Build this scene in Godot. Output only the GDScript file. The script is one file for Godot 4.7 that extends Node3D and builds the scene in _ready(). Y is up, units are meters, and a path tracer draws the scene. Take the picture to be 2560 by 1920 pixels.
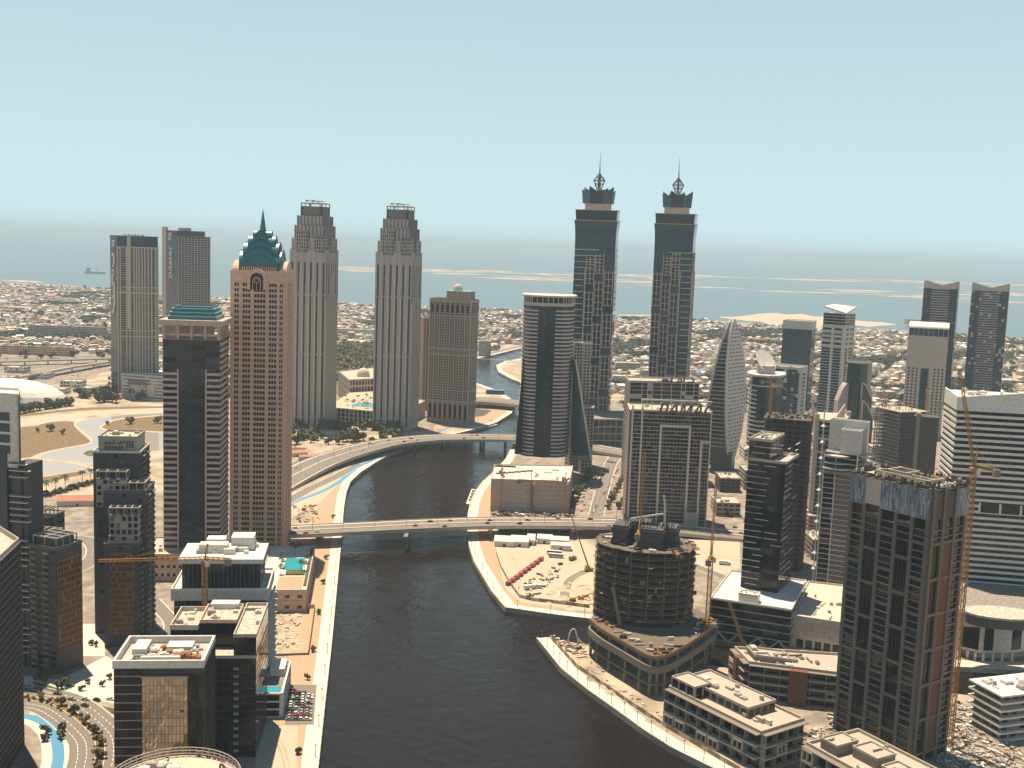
extends Node3D
# Downtown canal district seen from a high window: camera, sky, sun; then the setting, the towers, the small things.
const FOC := 2800.0
const EYE := Vector3(0, 240, 0)
var cb := Basis.from_euler(Vector3(deg_to_rad(-7.02), 0, deg_to_rad(2.0)))
var rng := RandomNumberGenerator.new()
var mats := {}
var texs := {}
var used := {}
var queue := {}
var cube: ArrayMesh

class MB:
	var v := PackedVector3Array()
	var n := PackedVector3Array()
	var k := PackedInt32Array()
	func quad(a: Vector3, b: Vector3, c: Vector3, d: Vector3) -> void:
		var m := (d - a).cross(b - a)
		if m.length_squared() < 1e-12: m = (c - a).cross(b - a)
		m = m.normalized()
		var i := v.size()
		v.append_array([a, b, c, d]); n.append_array([m, m, m, m])
		k.append_array([i, i + 1, i + 2, i, i + 2, i + 3])
	func tri(a: Vector3, b: Vector3, c: Vector3) -> void:
		var m := (c - a).cross(b - a).normalized()
		var i := v.size()
		v.append_array([a, b, c]); n.append_array([m, m, m]); k.append_array([i, i + 1, i + 2])
	func box(o: Vector3, u: Vector3, w: Vector3, t: Vector3) -> void:
		if u.cross(w).dot(t) < 0:
			var s := u
			u = t; t = s
		quad(o, o + u, o + u + w, o + w)
		quad(o + t, o + t + w, o + t + w + u, o + t + u)
		quad(o, o + w, o + w + t, o + t)
		quad(o + u, o + u + t, o + u + t + w, o + u + w)
		quad(o, o + t, o + t + u, o + u)
		quad(o + w, o + w + u, o + w + u + t, o + w + t)
	func cbox(c: Vector3, s: Vector3, yaw := 0.0) -> void:
		var b := Basis(Vector3.UP, yaw)
		box(c - b * Vector3(s.x, 0, s.z) / 2, b.x * s.x, Vector3(0, s.y, 0), b.z * s.z)
	func bar(a: Vector3, b: Vector3, r: float, r2 := -1.0) -> void:
		if r2 < 0: r2 = r
		var d := (b - a).normalized()
		var s := d.cross(Vector3.UP if absf(d.y) < 0.9 else Vector3.RIGHT).normalized()
		var t := s.cross(d)
		var p := [s + t, s - t, -s - t, -s + t]
		for i in 4:
			var x: Vector3 = p[i]
			var y: Vector3 = p[(i + 1) % 4]
			quad(a + x * r, b + x * r2, b + y * r2, a + y * r)
		quad(a + p[0] * r, a + p[1] * r, a + p[2] * r, a + p[3] * r)
		quad(b + p[3] * r2, b + p[2] * r2, b + p[1] * r2, b + p[0] * r2)
	func cap(p: PackedVector2Array, y: float, up := true) -> void:
		var t := Geometry2D.triangulate_polygon(p)
		var m := Vector3.UP if up else Vector3.DOWN
		var i := v.size()
		for q in p:
			v.append(Vector3(q.x, y, q.y)); n.append(m)
		for j in range(0, t.size(), 3):
			var a := p[t[j]]
			var c := (p[t[j + 1]] - a).cross(p[t[j + 2]] - a)
			if (c > 0) == up: k.append_array([i + t[j], i + t[j + 1], i + t[j + 2]])
			else: k.append_array([i + t[j], i + t[j + 2], i + t[j + 1]])
	func loft(p: PackedVector2Array, y0: float, q: PackedVector2Array, y1: float) -> void:
		for i in p.size():
			var j := (i + 1) % p.size()
			quad(Vector3(p[i].x, y0, p[i].y), Vector3(q[i].x, y1, q[i].y), Vector3(q[j].x, y1, q[j].y), Vector3(p[j].x, y0, p[j].y))
	func prism(p: PackedVector2Array, y0: float, y1: float, bottom := true) -> void:
		loft(p, y0, p, y1)
		cap(p, y1)
		if bottom: cap(p, y0, false)
	func cyl(c: Vector3, r0: float, r1: float, h: float, seg := 16) -> void:
		var p := PackedVector2Array()
		var q := PackedVector2Array()
		for i in seg:
			var a := TAU * i / seg
			p.append(Vector2(c.x + r0 * cos(a), c.z + r0 * sin(a)))
			q.append(Vector2(c.x + r1 * cos(a), c.z + r1 * sin(a)))
		loft(p, c.y, q, c.y + h)
		if r1 > 0.01: cap(q, c.y + h)
	func mesh(into: ArrayMesh = null) -> ArrayMesh:
		var m := into if into else ArrayMesh.new()
		if v.is_empty(): return m
		var a := []
		a.resize(Mesh.ARRAY_MAX)
		a[Mesh.ARRAY_VERTEX] = v; a[Mesh.ARRAY_NORMAL] = n; a[Mesh.ARRAY_INDEX] = k
		m.add_surface_from_arrays(Mesh.PRIMITIVE_TRIANGLES, a)
		return m

# ---- pixels of the photograph to points: a ray that meets a level, or a ray at a known depth
func px(x: float, y: float, h := 0.0) -> Vector3:
	var d := cb * Vector3((x - 1280) / FOC, -(y - 960) / FOC, -1)
	return EYE + d * ((h - EYE.y) / d.y)
func p2(x: float, y: float, h := 0.0) -> Vector2:
	var p := px(x, y, h)
	return Vector2(p.x, p.z)
func pz(x: float, y: float, z: float) -> Vector3:
	var d := cb * Vector3((x - 1280) / FOC, -(y - 960) / FOC, -1)
	return EYE + d * (z / -d.z)
func proj(p: Vector3) -> Vector2:
	var q := cb.inverse() * (p - EYE)
	return Vector2(1280 + FOC * q.x / -q.z, 960 - FOC * q.y / -q.z)
func pts(a: Array, h := 0.0) -> PackedVector2Array:
	var r := PackedVector2Array()
	for q in a: r.append(p2(q[0], q[1], h))
	return r
func PZ(y: float, a: Array) -> PackedVector2Array:
	var r := PackedVector2Array()
	for q in a:
		var p := pz(q[0], y, q[1])
		r.append(Vector2(p.x, p.z))
	return r
# a rectangle (left, near, right, back) from three roof corners at level h, its near corner made square
func R3(l: Array, c: Array, r: Array, h: float) -> PackedVector2Array:
	var a := p2(l[0], l[1], h)
	var b := p2(c[0], c[1], h)
	var d := p2(r[0], r[1], h)
	var e := (a - b).normalized()
	var f := (d - b).normalized()
	var m := (e + f).normalized()
	var s := Vector2(-m.y, m.x)
	if s.dot(e) < 0: s = -s
	e = (m + s).normalized(); f = (m - s).normalized()
	a = b + e * (a - b).length(); d = b + f * (d - b).length()
	return PackedVector2Array([a, b, d, a + d - b])
func rect(c: Vector2, az: float, l: float, r: float) -> PackedVector2Array:
	var e := Vector2(sin(deg_to_rad(az)), -cos(deg_to_rad(az)))
	var f := Vector2(-e.y, e.x)
	return PackedVector2Array([c + e * l, c, c + f * r, c + e * l + f * r])
# a rectangle whose near corner stands at a ground pixel; its sides run at az and az + 90 as far as two pixel columns
func RA(x: float, y: float, az: float, xl: float, xr: float, row: float, h := 0.0) -> PackedVector2Array:
	var c := p2(x, y, h)
	var s := [0.0, 0.0]
	for i in 2:
		var a := deg_to_rad(az + 90 * i)
		var e := Vector2(sin(a), -cos(a))
		var d := cb * Vector3(((xl if i == 0 else xr) - 1280) / FOC, -(row - 960) / FOC, -1)
		s[i] = (c.x * d.z - c.y * d.x) / (e.y * d.x - e.x * d.z)
	return rect(c, az, s[0], s[1])
func orient(p: PackedVector2Array) -> PackedVector2Array:
	var a := 0.0
	for i in p.size(): a += p[i].cross(p[(i + 1) % p.size()])
	if a > 0:
		var r := p.duplicate()
		r.reverse()
		return r
	return p
func grow(p: PackedVector2Array, o: float) -> PackedVector2Array:
	if absf(o) < 1e-4: return p
	var n := p.size()
	var r := PackedVector2Array()
	for i in n:
		var a := (p[i] - p[(i + n - 1) % n]).normalized()
		var b := (p[(i + 1) % n] - p[i]).normalized()
		var na := Vector2(-a.y, a.x)
		var nb := Vector2(-b.y, b.x)
		r.append(p[i] + (na + nb) * o / maxf(0.35, 1 + na.dot(nb)))
	return r
func mid(p: PackedVector2Array) -> Vector2:
	var c := Vector2.ZERO
	for q in p: c += q
	return c / p.size()
func scaled(p: PackedVector2Array, s: float) -> PackedVector2Array:
	var c := mid(p)
	var r := PackedVector2Array()
	for q in p: r.append(c + (q - c) * s)
	return r
func inner(p: PackedVector2Array, u: float, w: float) -> Vector2:   # u, w in 0..1 within a four-cornered plan
	return p[1] + (p[0] - p[1]) * u + (p[2] - p[1]) * w
func sub(p: PackedVector2Array, u0: float, u1: float, w0: float, w1: float) -> PackedVector2Array:
	return PackedVector2Array([inner(p, u1, w0), inner(p, u0, w0), inner(p, u0, w1), inner(p, u1, w1)])
func oval(c: Vector2, a: float, b: float, turn: float, seg: int) -> PackedVector2Array:
	var r := PackedVector2Array()
	for i in seg:
		var t := -TAU * i / seg
		r.append(c + Vector2(a * cos(t), b * sin(t)).rotated(turn))
	return r

# ---- materials
func noise_tex(key: String, seed_: int, freq: float, lo: float, hi: float, oct := 4) -> ImageTexture:
	if texs.has(key): return texs[key]
	var f := FastNoiseLite.new()
	f.seed = seed_; f.frequency = freq; f.fractal_octaves = oct
	f.noise_type = FastNoiseLite.TYPE_SIMPLEX_SMOOTH
	var im := f.get_seamless_image(512, 512)
	im.convert(Image.FORMAT_RGB8)
	for y in 512:
		for x in 512:
			var g := lerpf(lo, hi, im.get_pixel(x, y).r)
			im.set_pixel(x, y, Color(g, g, g))
	texs[key] = ImageTexture.create_from_image(im)
	return texs[key]
func mat(key: String, r := 0.5, g := 0.5, b := 0.5, rough := 0.85, o := {}) -> StandardMaterial3D:
	if mats.has(key): return mats[key]
	var m := StandardMaterial3D.new()
	m.resource_name = key
	m.albedo_color = Color(r, g, b).linear_to_srgb()
	m.roughness = rough
	m.metallic = o.get("metal", 0.0)
	m.metallic_specular = o.get("spec", 0.5)
	m.cull_mode = BaseMaterial3D.CULL_DISABLED
	if o.has("tex"):
		m.albedo_texture = texs[o.tex]
		m.uv1_triplanar = true; m.uv1_world_triplanar = true
		m.uv1_scale = Vector3.ONE * o.get("scale", 0.05)
	if o.has("vc"): m.vertex_color_use_as_albedo = true
	if o.has("normal"):
		m.normal_enabled = true; m.normal_texture = texs[o.normal]; m.normal_scale = o.get("ns", 0.3)
	if o.has("back"): m.backlight_enabled = true; m.backlight = o.back
	mats[key] = m
	return m

# ---- things, parts and pieces
func numbered(nm: String) -> String:
	if not used.has(nm):
		used[nm] = 0
		return nm
	used[nm] += 1
	return "%s_%03d" % [nm, used[nm]]
func thing(nm: String, label: String, cat: String, at: Vector3, group := "") -> Node3D:
	var o := Node3D.new()
	o.name = numbered(nm); o.position = at
	tag(o, label, cat, group)
	add_child(o)
	return o
func tag(o: Node, label: String, cat: String, group := "") -> void:
	o.set_meta("label", label); o.set_meta("category", cat)
	if group: o.set_meta("group", group)
func inst(me: Mesh, m: Material, nm: String) -> MeshInstance3D:
	var i := MeshInstance3D.new()
	i.mesh = me; i.name = nm
	if m: i.material_override = m
	return i
func part(t: Node3D, nm: String, b: MB, m: Material, deeper: Node3D = null) -> MeshInstance3D:   # b in world coordinates
	var i := inst(b.mesh(), m, nm)
	if deeper: deeper.add_child(i, true)
	else:
		i.position = -t.position
		t.add_child(i, true)
	return i
func structure(nm: String, b: MB, m: Material) -> MeshInstance3D:
	var i := inst(b.mesh(), m, numbered(nm))
	i.set_meta("kind", "structure")
	add_child(i)
	return i
func piece(t: Node3D, nm: String, m: Material, o: Vector3, u: Vector3, w: Vector3, d: Vector3) -> void:
	if not queue.has(nm): queue[nm] = []
	if u.cross(w).dot(d) < 0:
		var s := u
		u = d; d = s
	var l := [u.length(), w.length(), d.length()]
	l.sort()
	var z := FOC / maxf(1.0, (o - EYE).length())
	queue[nm].append([sqrt(l[2] * l[1]) * z if l[1] * z > 3.0 else 0.0, m, o - t.position, u, w, d])
func flush(t: Node3D, most := 300, least := 9.0) -> void:
	for nm in queue:
		var a: Array = queue[nm]
		a.sort_custom(func(x, y): return x[0] > y[0])
		var rest := {}
		for i in a.size():
			var e: Array = a[i]
			if i < most and e[0] >= least:
				var p := inst(cube, e[1], nm)
				p.transform = Transform3D(Basis(e[3], e[4], e[5]), e[2])
				t.add_child(p, true)
			else:
				if not rest.has(e[1]): rest[e[1]] = MB.new()
				rest[e[1]].box(e[2], e[3], e[4], e[5])
		if rest.size():
			var me := ArrayMesh.new()
			for m in rest:
				rest[m].mesh(me)
				me.surface_set_material(me.get_surface_count() - 1, m)
			var p := inst(me, null, nm + "s")
			p.set_meta("kind", "stuff")
			t.add_child(p, true)
	queue = {}
func v3(p: Vector2, y: float) -> Vector3:
	return Vector3(p.x, y, p.y)
func seen(a: Vector2, b: Vector2) -> bool:
	var e := b - a
	return Vector2(-e.y, e.x).dot(Vector2(EYE.x, EYE.z) - (a + b) / 2) > 0

# one face of a building between ground points a and b (outside to the left of b - a seen from above): panes, piers, bands, mullions
func face(t: Node3D, a: Vector2, b: Vector2, y0: float, y1: float, d: Dictionary) -> void:
	if not seen(a, b): return
	var e := b - a
	var ln := e.length()
	e /= ln
	var n := Vector2(-e.y, e.x)
	var E := v3(e, 0)
	var N := v3(n, 0)
	var nf := maxi(1, roundi((y1 - y0) / float(d.get("fh", 3.6))))
	var fh := (y1 - y0) / nf
	var cuts: Array = d.get("cuts", [])
	if cuts.is_empty():
		var nb := maxi(1, roundi(ln / float(d.get("bw", 4.0))))
		for j in nb + 1: cuts.append(float(j) / nb)
	if d.has("glass"):
		var gl: Array = d.glass
		var tl: float = d.get("tilt", 0.006)
		var g: float = d.get("gap", 0.12)
		for i in nf:
			for j in cuts.size() - 1:
				var u0: float = cuts[j] * ln + g / 2
				var w: float = (cuts[j + 1] - cuts[j]) * ln - g
				var m: Material = gl[0] if rng.randf() < 0.6 else gl[rng.randi() % gl.size()]
				var o := v3(a + e * u0, y0 + i * fh + g / 2) + N * 0.05
				piece(t, "window", m, o, E * w + N * rng.randfn(0, tl) * w, Vector3(0, fh - g, 0) + N * rng.randfn(0, tl) * fh, N * 0.06)
	if d.has("band"):
		var q: Array = d.band   # height, depth, material, lift
		for i in nf + (0 if d.has("open_top") else 1):
			var y := y0 + i * fh + float(q[3])
			if y + q[0] > y1 + 0.8: continue
			for s in d.get("span", [[0.0, 1.0]]):
				piece(t, d.get("bandname", "floor_band"), q[2], v3(a + e * ln * s[0], y), E * ln * (s[1] - s[0]), Vector3(0, q[0], 0), N * q[1])
	if d.has("pier"):
		var q: Array = d.pier   # width, depth, material
		for j in cuts.size():
			var u: float = clampf(cuts[j] * ln - q[0] / 2, 0.0, ln - q[0])
			piece(t, "pier", q[2], v3(a + e * u, y0), E * q[0], Vector3(0, y1 - y0, 0), N * q[1])
	if d.has("mull"):
		var q: Array = d.mull   # per bay, width, depth, material
		for j in cuts.size() - 1:
			for s in range(1, q[0]):
				var u: float = (cuts[j] + (cuts[j + 1] - cuts[j]) * s / q[0]) * ln - q[1] / 2
				piece(t, "mullion", q[3], v3(a + e * u, y0), E * q[1], Vector3(0, y1 - y0, 0), N * q[2])
# level slabs round the whole plan, one piece a floor, all sharing a mesh
func slabs(t: Node3D, p: PackedVector2Array, off: float, y0: float, y1: float, fh: float, h: float, m: Material, lift := 0.0, nm := "floor_slab", skip := []) -> void:
	var b := MB.new()
	b.prism(grow(p, off), 0, h)
	var me := b.mesh()
	var nf := maxi(1, roundi((y1 - y0) / fh))
	for i in nf + 1:
		if i in skip: continue
		var y := y0 + i * (y1 - y0) / nf + lift
		if y < y0 - 0.1 or y + h > y1 + 1.5: continue
		var q := inst(me, m, nm)
		q.position = Vector3(0, y, 0) - t.position
		t.add_child(q, true)
func parapet(t: Node3D, p: PackedVector2Array, y: float, h: float, w: float, m: Material) -> void:
	var g := grow(p, -w)
	for i in p.size():
		var j := (i + 1) % p.size()
		var b := MB.new()
		b.quad(v3(p[i], y), v3(p[i], y + h), v3(p[j], y + h), v3(p[j], y))
		b.quad(v3(g[j], y), v3(g[j], y + h), v3(g[i], y + h), v3(g[i], y))
		b.quad(v3(p[i], y + h), v3(g[i], y + h), v3(g[j], y + h), v3(p[j], y + h))
		part(t, "parapet", b, m)
# roof plant: housings, fans, ducts, tanks, each a part
func plant(t: Node3D, p: PackedVector2Array, y: float, n: int, s: float, ms: Array) -> void:
	var e := (p[0] - p[1]).normalized()
	var yaw := -e.angle()
	for i in n:
		var c := inner(p, rng.randf_range(0.08, 0.92), rng.randf_range(0.08, 0.92))
		var b := MB.new()
		var k := rng.randi() % 5
		var w := s * rng.randf_range(0.5, 1.5)
		var h := s * rng.randf_range(0.25, 0.8)
		var nm := "roof_unit"
		if k == 0:
			nm = "duct"
			b.cbox(v3(c, y + 0.3), Vector3(w * 2.2, h * 0.5, s * 0.3), yaw + (PI / 2 if i % 2 else 0.0))
			b.cbox(v3(c + e.rotated(PI / 2 if i % 2 else 0.0) * w, y), Vector3(s * 0.35, h * 0.5 + 0.3, s * 0.35), yaw)
		elif k == 1:
			nm = "water_tank"
			b.cyl(v3(c, y), w * 0.4, w * 0.4, h, 12)
			b.cyl(v3(c, y + h), w * 0.4, w * 0.08, h * 0.12, 12)
		elif k == 2:
			nm = "fan_unit"
			b.cbox(v3(c, y + 0.25), Vector3(w, h * 0.7, w * 0.7), yaw)
			b.cyl(v3(c, y + 0.25 + h * 0.7), w * 0.28, w * 0.28, 0.4, 10)
		else:
			b.cbox(v3(c, y), Vector3(w, h, w * rng.randf_range(0.5, 1.1)), yaw)
			b.cbox(v3(c, y + h), Vector3(w * 0.8, 0.15, w * 0.4), yaw)
		part(t, nm, b, ms[rng.randi() % ms.size()])
# a whole tower: core, facade on each side in view, slabs, roof, parapet, plant
func tower(nm: String, label: String, cat: String, p: PackedVector2Array, y0: float, y1: float, d: Dictionary, group := "") -> Node3D:
	p = orient(p)
	var c := mid(p)
	var t := thing(nm, label, cat, v3(c, y0), group)
	block(t, p, y0, y1, d)
	return t
func block(t: Node3D, p: PackedVector2Array, y0: float, y1: float, d: Dictionary) -> void:
	p = orient(p)
	var b := MB.new()
	b.prism(grow(p, -float(d.get("inset", 0.0))), y0, y1 - 0.3, y0 > 1)
	part(t, d.get("corename", "core"), b, d.core)
	var fs: Array = d.get("faces", [])
	for i in p.size():
		var f: Dictionary = fs[i % fs.size()] if fs.size() else d
		if f.is_empty(): continue
		face(t, p[i], p[(i + 1) % p.size()], y0 + float(d.get("base", 0.0)), y1, f)
	if d.has("slab"):
		var q: Array = d.slab   # height, offset, material, lift
		slabs(t, p, q[1], y0, y1 - 0.5, d.get("fh", 3.6), q[0], q[2], q[3], d.get("slabname", "floor_slab"))
	if d.has("roof"):
		var r: Dictionary = d.roof
		var g := MB.new()
		g.prism(grow(p, float(r.get("over", 0.25))), y1 - 0.3, y1, true)
		part(t, "roof", g, r.mat)
		if r.has("par"): parapet(t, grow(p, float(r.get("over", 0.25)) - 0.03), y1 - 0.02, r.par, r.get("pw", 0.5), r.get("pmat", r.mat))
		if r.has("units") and p.size() == 4: plant(t, p, y1, r.units, r.get("us", 3.0), r.get("um", [mat("plant_white"), mat("plant_grey")]))
	flush(t, d.get("most", 300))
func letters(t: Node3D, nm: String, s: String, at: Vector3, right: Vector3, up: Vector3, h: float, depth: float, m: Material, font := "Droid Sans", bold := true, slant := 0.0) -> MeshInstance3D:
	var tm := TextMesh.new()
	var f := SystemFont.new()
	f.font_names = PackedStringArray([font])
	if bold: f.font_weight = 700
	tm.text = s; tm.font = f; tm.font_size = 64; tm.pixel_size = h / 46.0; tm.depth = depth
	tm.horizontal_alignment = HORIZONTAL_ALIGNMENT_CENTER
	var i := inst(tm, m, nm)
	right = right.normalized(); up = up.normalized()
	i.transform = Transform3D(Basis(right, up + right * slant, right.cross(up)), at - t.position)
	t.add_child(i, true)
	return i
func ribbon(p: PackedVector2Array, o0: float, o1: float, y: float, b: MB) -> void:
	var n := p.size()
	var l := []
	for i in n:
		var a := (p[i] - p[maxi(i - 1, 0)])
		var c := (p[mini(i + 1, n - 1)] - p[i])
		if i == 0: a = c
		if i == n - 1: c = a
		var e := (a.normalized() + c.normalized()).normalized()
		l.append(Vector2(-e.y, e.x))
	for i in n - 1:
		b.quad(v3(p[i] + l[i] * o1, y), v3(p[i + 1] + l[i + 1] * o1, y), v3(p[i + 1] + l[i + 1] * o0, y), v3(p[i] + l[i] * o0, y))
func smooth(p: PackedVector2Array, k := 4) -> PackedVector2Array:
	var r := PackedVector2Array()
	var n := p.size()
	for i in n - 1:
		for j in k:
			r.append(p[i].cubic_interpolate(p[i + 1], p[maxi(i - 1, 0)], p[mini(i + 2, n - 1)], float(j) / k))
	r.append(p[n - 1])
	return r

func _ready() -> void:
	rng.seed = 7
	var cam := Camera3D.new()
	cam.name = "camera"
	cam.position = EYE
	cam.basis = cb
	cam.fov = rad_to_deg(2 * atan(960.0 / FOC))
	cam.near = 0.5; cam.far = 90000
	add_child(cam)
	cam.current = true
	var env := Environment.new()
	env.background_mode = Environment.BG_SKY
	var sm := ProceduralSkyMaterial.new()
	sm.sky_top_color = Color(0.10, 0.27, 0.46)
	sm.sky_horizon_color = Color(0.75, 0.855, 0.87)
	sm.sky_curve = 0.46
	sm.sky_energy_multiplier = 1.0
	sm.ground_bottom_color = Color(0.5, 0.46, 0.4)
	sm.ground_horizon_color = Color(0.74, 0.80, 0.81)
	sm.sun_angle_max = 0.0
	var sk := Sky.new()
	sk.sky_material = sm
	env.sky = sk
	env.tonemap_mode = Environment.TONE_MAPPER_LINEAR
	env.tonemap_exposure = 1.82
	env.background_energy_multiplier = 0.70
	env.fog_enabled = true
	env.fog_density = 0.000065
	env.fog_light_color = Color(0.83, 0.93, 1.0)
	env.sdfgi_enabled = true; env.ssao_enabled = true; env.ssil_enabled = true
	var we := WorldEnvironment.new()
	we.name = "air"; we.environment = env
	add_child(we)
	var sun := DirectionalLight3D.new()
	sun.name = "sun"
	sun.light_energy = 1.55
	sun.light_angular_distance = 0.5
	sun.light_color = Color(1.0, 0.92, 0.80)
	sun.shadow_enabled = true
	sun.look_at_from_position(Vector3.ZERO, Vector3(0.17, -1.0, 0.237))
	add_child(sun)
	materials()
	print("setting"); setting()
	print("left"); left_far(); left_near()
	print("mid"); middle()
	print("right"); right_far(); right_near()
	print("bridges"); bridges()
	print("small"); small_things()
	print("city"); city()
	print("done ", get_child_count())

func materials() -> void:
	noise_tex("grain", 3, 0.05, 0.72, 1.0, 5)
	noise_tex("patch", 5, 0.012, 0.66, 1.0, 6)
	noise_tex("fine", 9, 0.02, 0.82, 1.0, 4)
	var f := FastNoiseLite.new()
	f.seed = 11; f.frequency = 0.02; f.fractal_octaves = 5
	var im := f.get_seamless_image(512, 512)
	im.convert(Image.FORMAT_RGBA8)
	im.bump_map_to_normal_map(3.0)
	texs["ripple"] = ImageTexture.create_from_image(im)
	var b := MB.new()
	b.box(Vector3.ZERO, Vector3.RIGHT, Vector3.UP, Vector3.BACK)
	cube = b.mesh()
	# ground and paving
	mat("sand", 0.52, 0.42, 0.31, 0.95, {"tex": "patch", "scale": 0.0045})
	mat("sand_pale", 0.58, 0.48, 0.36, 0.95, {"tex": "grain", "scale": 0.03})
	mat("scrub", 0.24, 0.16, 0.075, 0.95, {"tex": "patch", "scale": 0.03})
	mat("grass", 0.11, 0.12, 0.035, 0.95, {"tex": "patch", "scale": 0.03})
	mat("asphalt", 0.23, 0.205, 0.18, 0.9, {"tex": "grain", "scale": 0.03})
	mat("asphalt_dark", 0.10, 0.09, 0.08, 0.9, {"tex": "grain", "scale": 0.03})
	mat("paving", 0.62, 0.52, 0.42, 0.9, {"tex": "fine", "scale": 0.08})
	mat("paving_white", 0.68, 0.62, 0.53, 0.9, {"tex": "fine", "scale": 0.08})
	mat("paving_tan", 0.55, 0.36, 0.23, 0.9, {"tex": "grain", "scale": 0.03})
	mat("quay", 0.42, 0.35, 0.28, 0.9, {"tex": "grain", "scale": 0.1})
	mat("track_blue", 0.08, 0.28, 0.47, 0.8, {"tex": "fine", "scale": 0.1})
	mat("lot", 0.35, 0.295, 0.24, 0.92, {"tex": "patch", "scale": 0.011})
	mat("dry_field", 0.36, 0.26, 0.12, 0.95, {"tex": "patch", "scale": 0.02})
	mat("line", 0.75, 0.73, 0.68, 0.8)
	mat("water", 0.012, 0.009, 0.008, 0.32, {"spec": 0.24, "normal": "ripple", "ns": 0.35, "scale": 0.03})
	noise_tex("wind", 17, 0.006, 0.0, 1.0, 4)
	mats.water.roughness_texture = texs.wind
	mats.water.roughness_texture_channel = BaseMaterial3D.TEXTURE_CHANNEL_RED
	mats.water.uv1_triplanar = true; mats.water.uv1_world_triplanar = true; mats.water.uv1_scale = Vector3.ONE * 0.0085
	mat("sea", 0.10, 0.16, 0.20, 0.35, {"spec": 0.3})
	mat("lagoon", 0.34, 0.30, 0.265, 0.08, {"spec": 0.45})  # pale base colour carries the reflection of the hazy sky
	mat("pool", 0.03, 0.28, 0.36, 0.1)
	# walls
	mat("concrete", 0.27, 0.225, 0.18, 0.9, {"tex": "grain", "scale": 0.05})
	mat("concrete_dark", 0.09, 0.07, 0.055, 0.9, {"tex": "patch", "scale": 0.05})
	mat("concrete_pale", 0.52, 0.45, 0.37, 0.9, {"tex": "grain", "scale": 0.05})
	mat("raw", 0.17, 0.13, 0.095, 0.9, {"tex": "grain", "scale": 0.1})
	mat("flowers", 0.26, 0.15, 0.05, 0.9, {"tex": "patch", "scale": 0.2})
	mat("grid_frame", 0.15, 0.115, 0.09, 0.7, {"tex": "fine", "scale": 0.1})
	mat("white", 0.72, 0.68, 0.62, 0.7, {"tex": "fine", "scale": 0.05})
	mat("white_panel", 0.60, 0.56, 0.52, 0.6, {"tex": "fine", "scale": 0.04})
	mat("tan", 0.78, 0.50, 0.355, 0.85, {"tex": "fine", "scale": 0.03})
	mat("pink", 0.60, 0.43, 0.36, 0.8, {"tex": "fine", "scale": 0.03})
	mat("stone", 0.47, 0.34, 0.265, 0.85, {"tex": "grain", "scale": 0.04})
	mat("beige", 0.54, 0.44, 0.37, 0.85, {"tex": "fine", "scale": 0.04})
	mat("beige_pale", 0.62, 0.53, 0.44, 0.85, {"tex": "fine", "scale": 0.04})
	mat("mauve", 0.50, 0.42, 0.395, 0.8, {"tex": "fine", "scale": 0.04})
	mat("mauve_dark", 0.20, 0.165, 0.16, 0.8, {"tex": "fine", "scale": 0.04})
	mat("slate", 0.075, 0.070, 0.072, 0.75, {"tex": "fine", "scale": 0.05})
	mat("rust", 0.30, 0.12, 0.03, 0.7, {"tex": "grain", "scale": 0.1})
	mat("brick", 0.19, 0.07, 0.035, 0.8, {"tex": "grain", "scale": 0.08})
	mat("bronze", 0.055, 0.035, 0.025, 0.6)
	mat("brown", 0.085, 0.058, 0.042, 0.7, {"tex": "fine", "scale": 0.05})
	mat("teal", 0.006, 0.13, 0.155, 0.35)
	mat("teal_pale", 0.20, 0.42, 0.44, 0.45)
	mat("tile", 0.55, 0.25, 0.15, 0.85, {"tex": "grain", "scale": 0.2})
	mat("blue_roof", 0.02, 0.24, 0.55, 0.6)
	mat("plant_white", 0.70, 0.66, 0.60, 0.7, {"tex": "fine", "scale": 0.2})
	mat("plant_grey", 0.36, 0.33, 0.30, 0.6, {"tex": "fine", "scale": 0.2})
	mat("plant_rust", 0.25, 0.10, 0.05, 0.8)
	mat("roof_pale", 0.62, 0.55, 0.46, 0.9, {"tex": "patch", "scale": 0.06})
	mat("roof_grey", 0.32, 0.29, 0.26, 0.9, {"tex": "patch", "scale": 0.06})
	mat("black_panel", 0.018, 0.018, 0.022, 0.3)  # near-black panels between the pergola beams
	# glass: dark coated panes
	mat("glass", 0.016, 0.019, 0.023, 0.06, {"spec": 0.42})
	mat("glass_b", 0.030, 0.036, 0.044, 0.08, {"spec": 0.5})
	mat("glass_c", 0.010, 0.008, 0.008, 0.1, {"spec": 0.34})
	mat("glass_pale", 0.07, 0.062, 0.055, 0.2, {"spec": 0.5})  # palest and roughest of the plain pane tones
	mat("blue_glass", 0.020, 0.036, 0.056, 0.06, {"spec": 0.42})
	mat("blue_glass_b", 0.034, 0.058, 0.085, 0.08, {"spec": 0.45})
	mat("green_glass", 0.014, 0.044, 0.040, 0.06, {"spec": 0.45})
	mat("green_glass_b", 0.024, 0.07, 0.066, 0.08, {"spec": 0.45})
	mat("black_glass", 0.006, 0.004, 0.004, 0.05, {"spec": 0.35})
	mat("black_glass_b", 0.012, 0.009, 0.008, 0.06, {"spec": 0.45})
	mat("mirror", 0.36, 0.31, 0.26, 0.03, {"metal": 1.0})
	mat("curtain", 0.12, 0.10, 0.085, 0.5)
	mat("steel", 0.45, 0.42, 0.38, 0.5, {"metal": 0.3})
	mat("dark_steel", 0.08, 0.065, 0.055, 0.5)
	mat("crane", 0.50, 0.24, 0.03, 0.6, {"tex": "grain", "scale": 0.2})
	mat("crane_red", 0.32, 0.08, 0.03, 0.6)
	mat("red", 0.42, 0.07, 0.06, 0.8, {"tex": "grain", "scale": 0.3})
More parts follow.
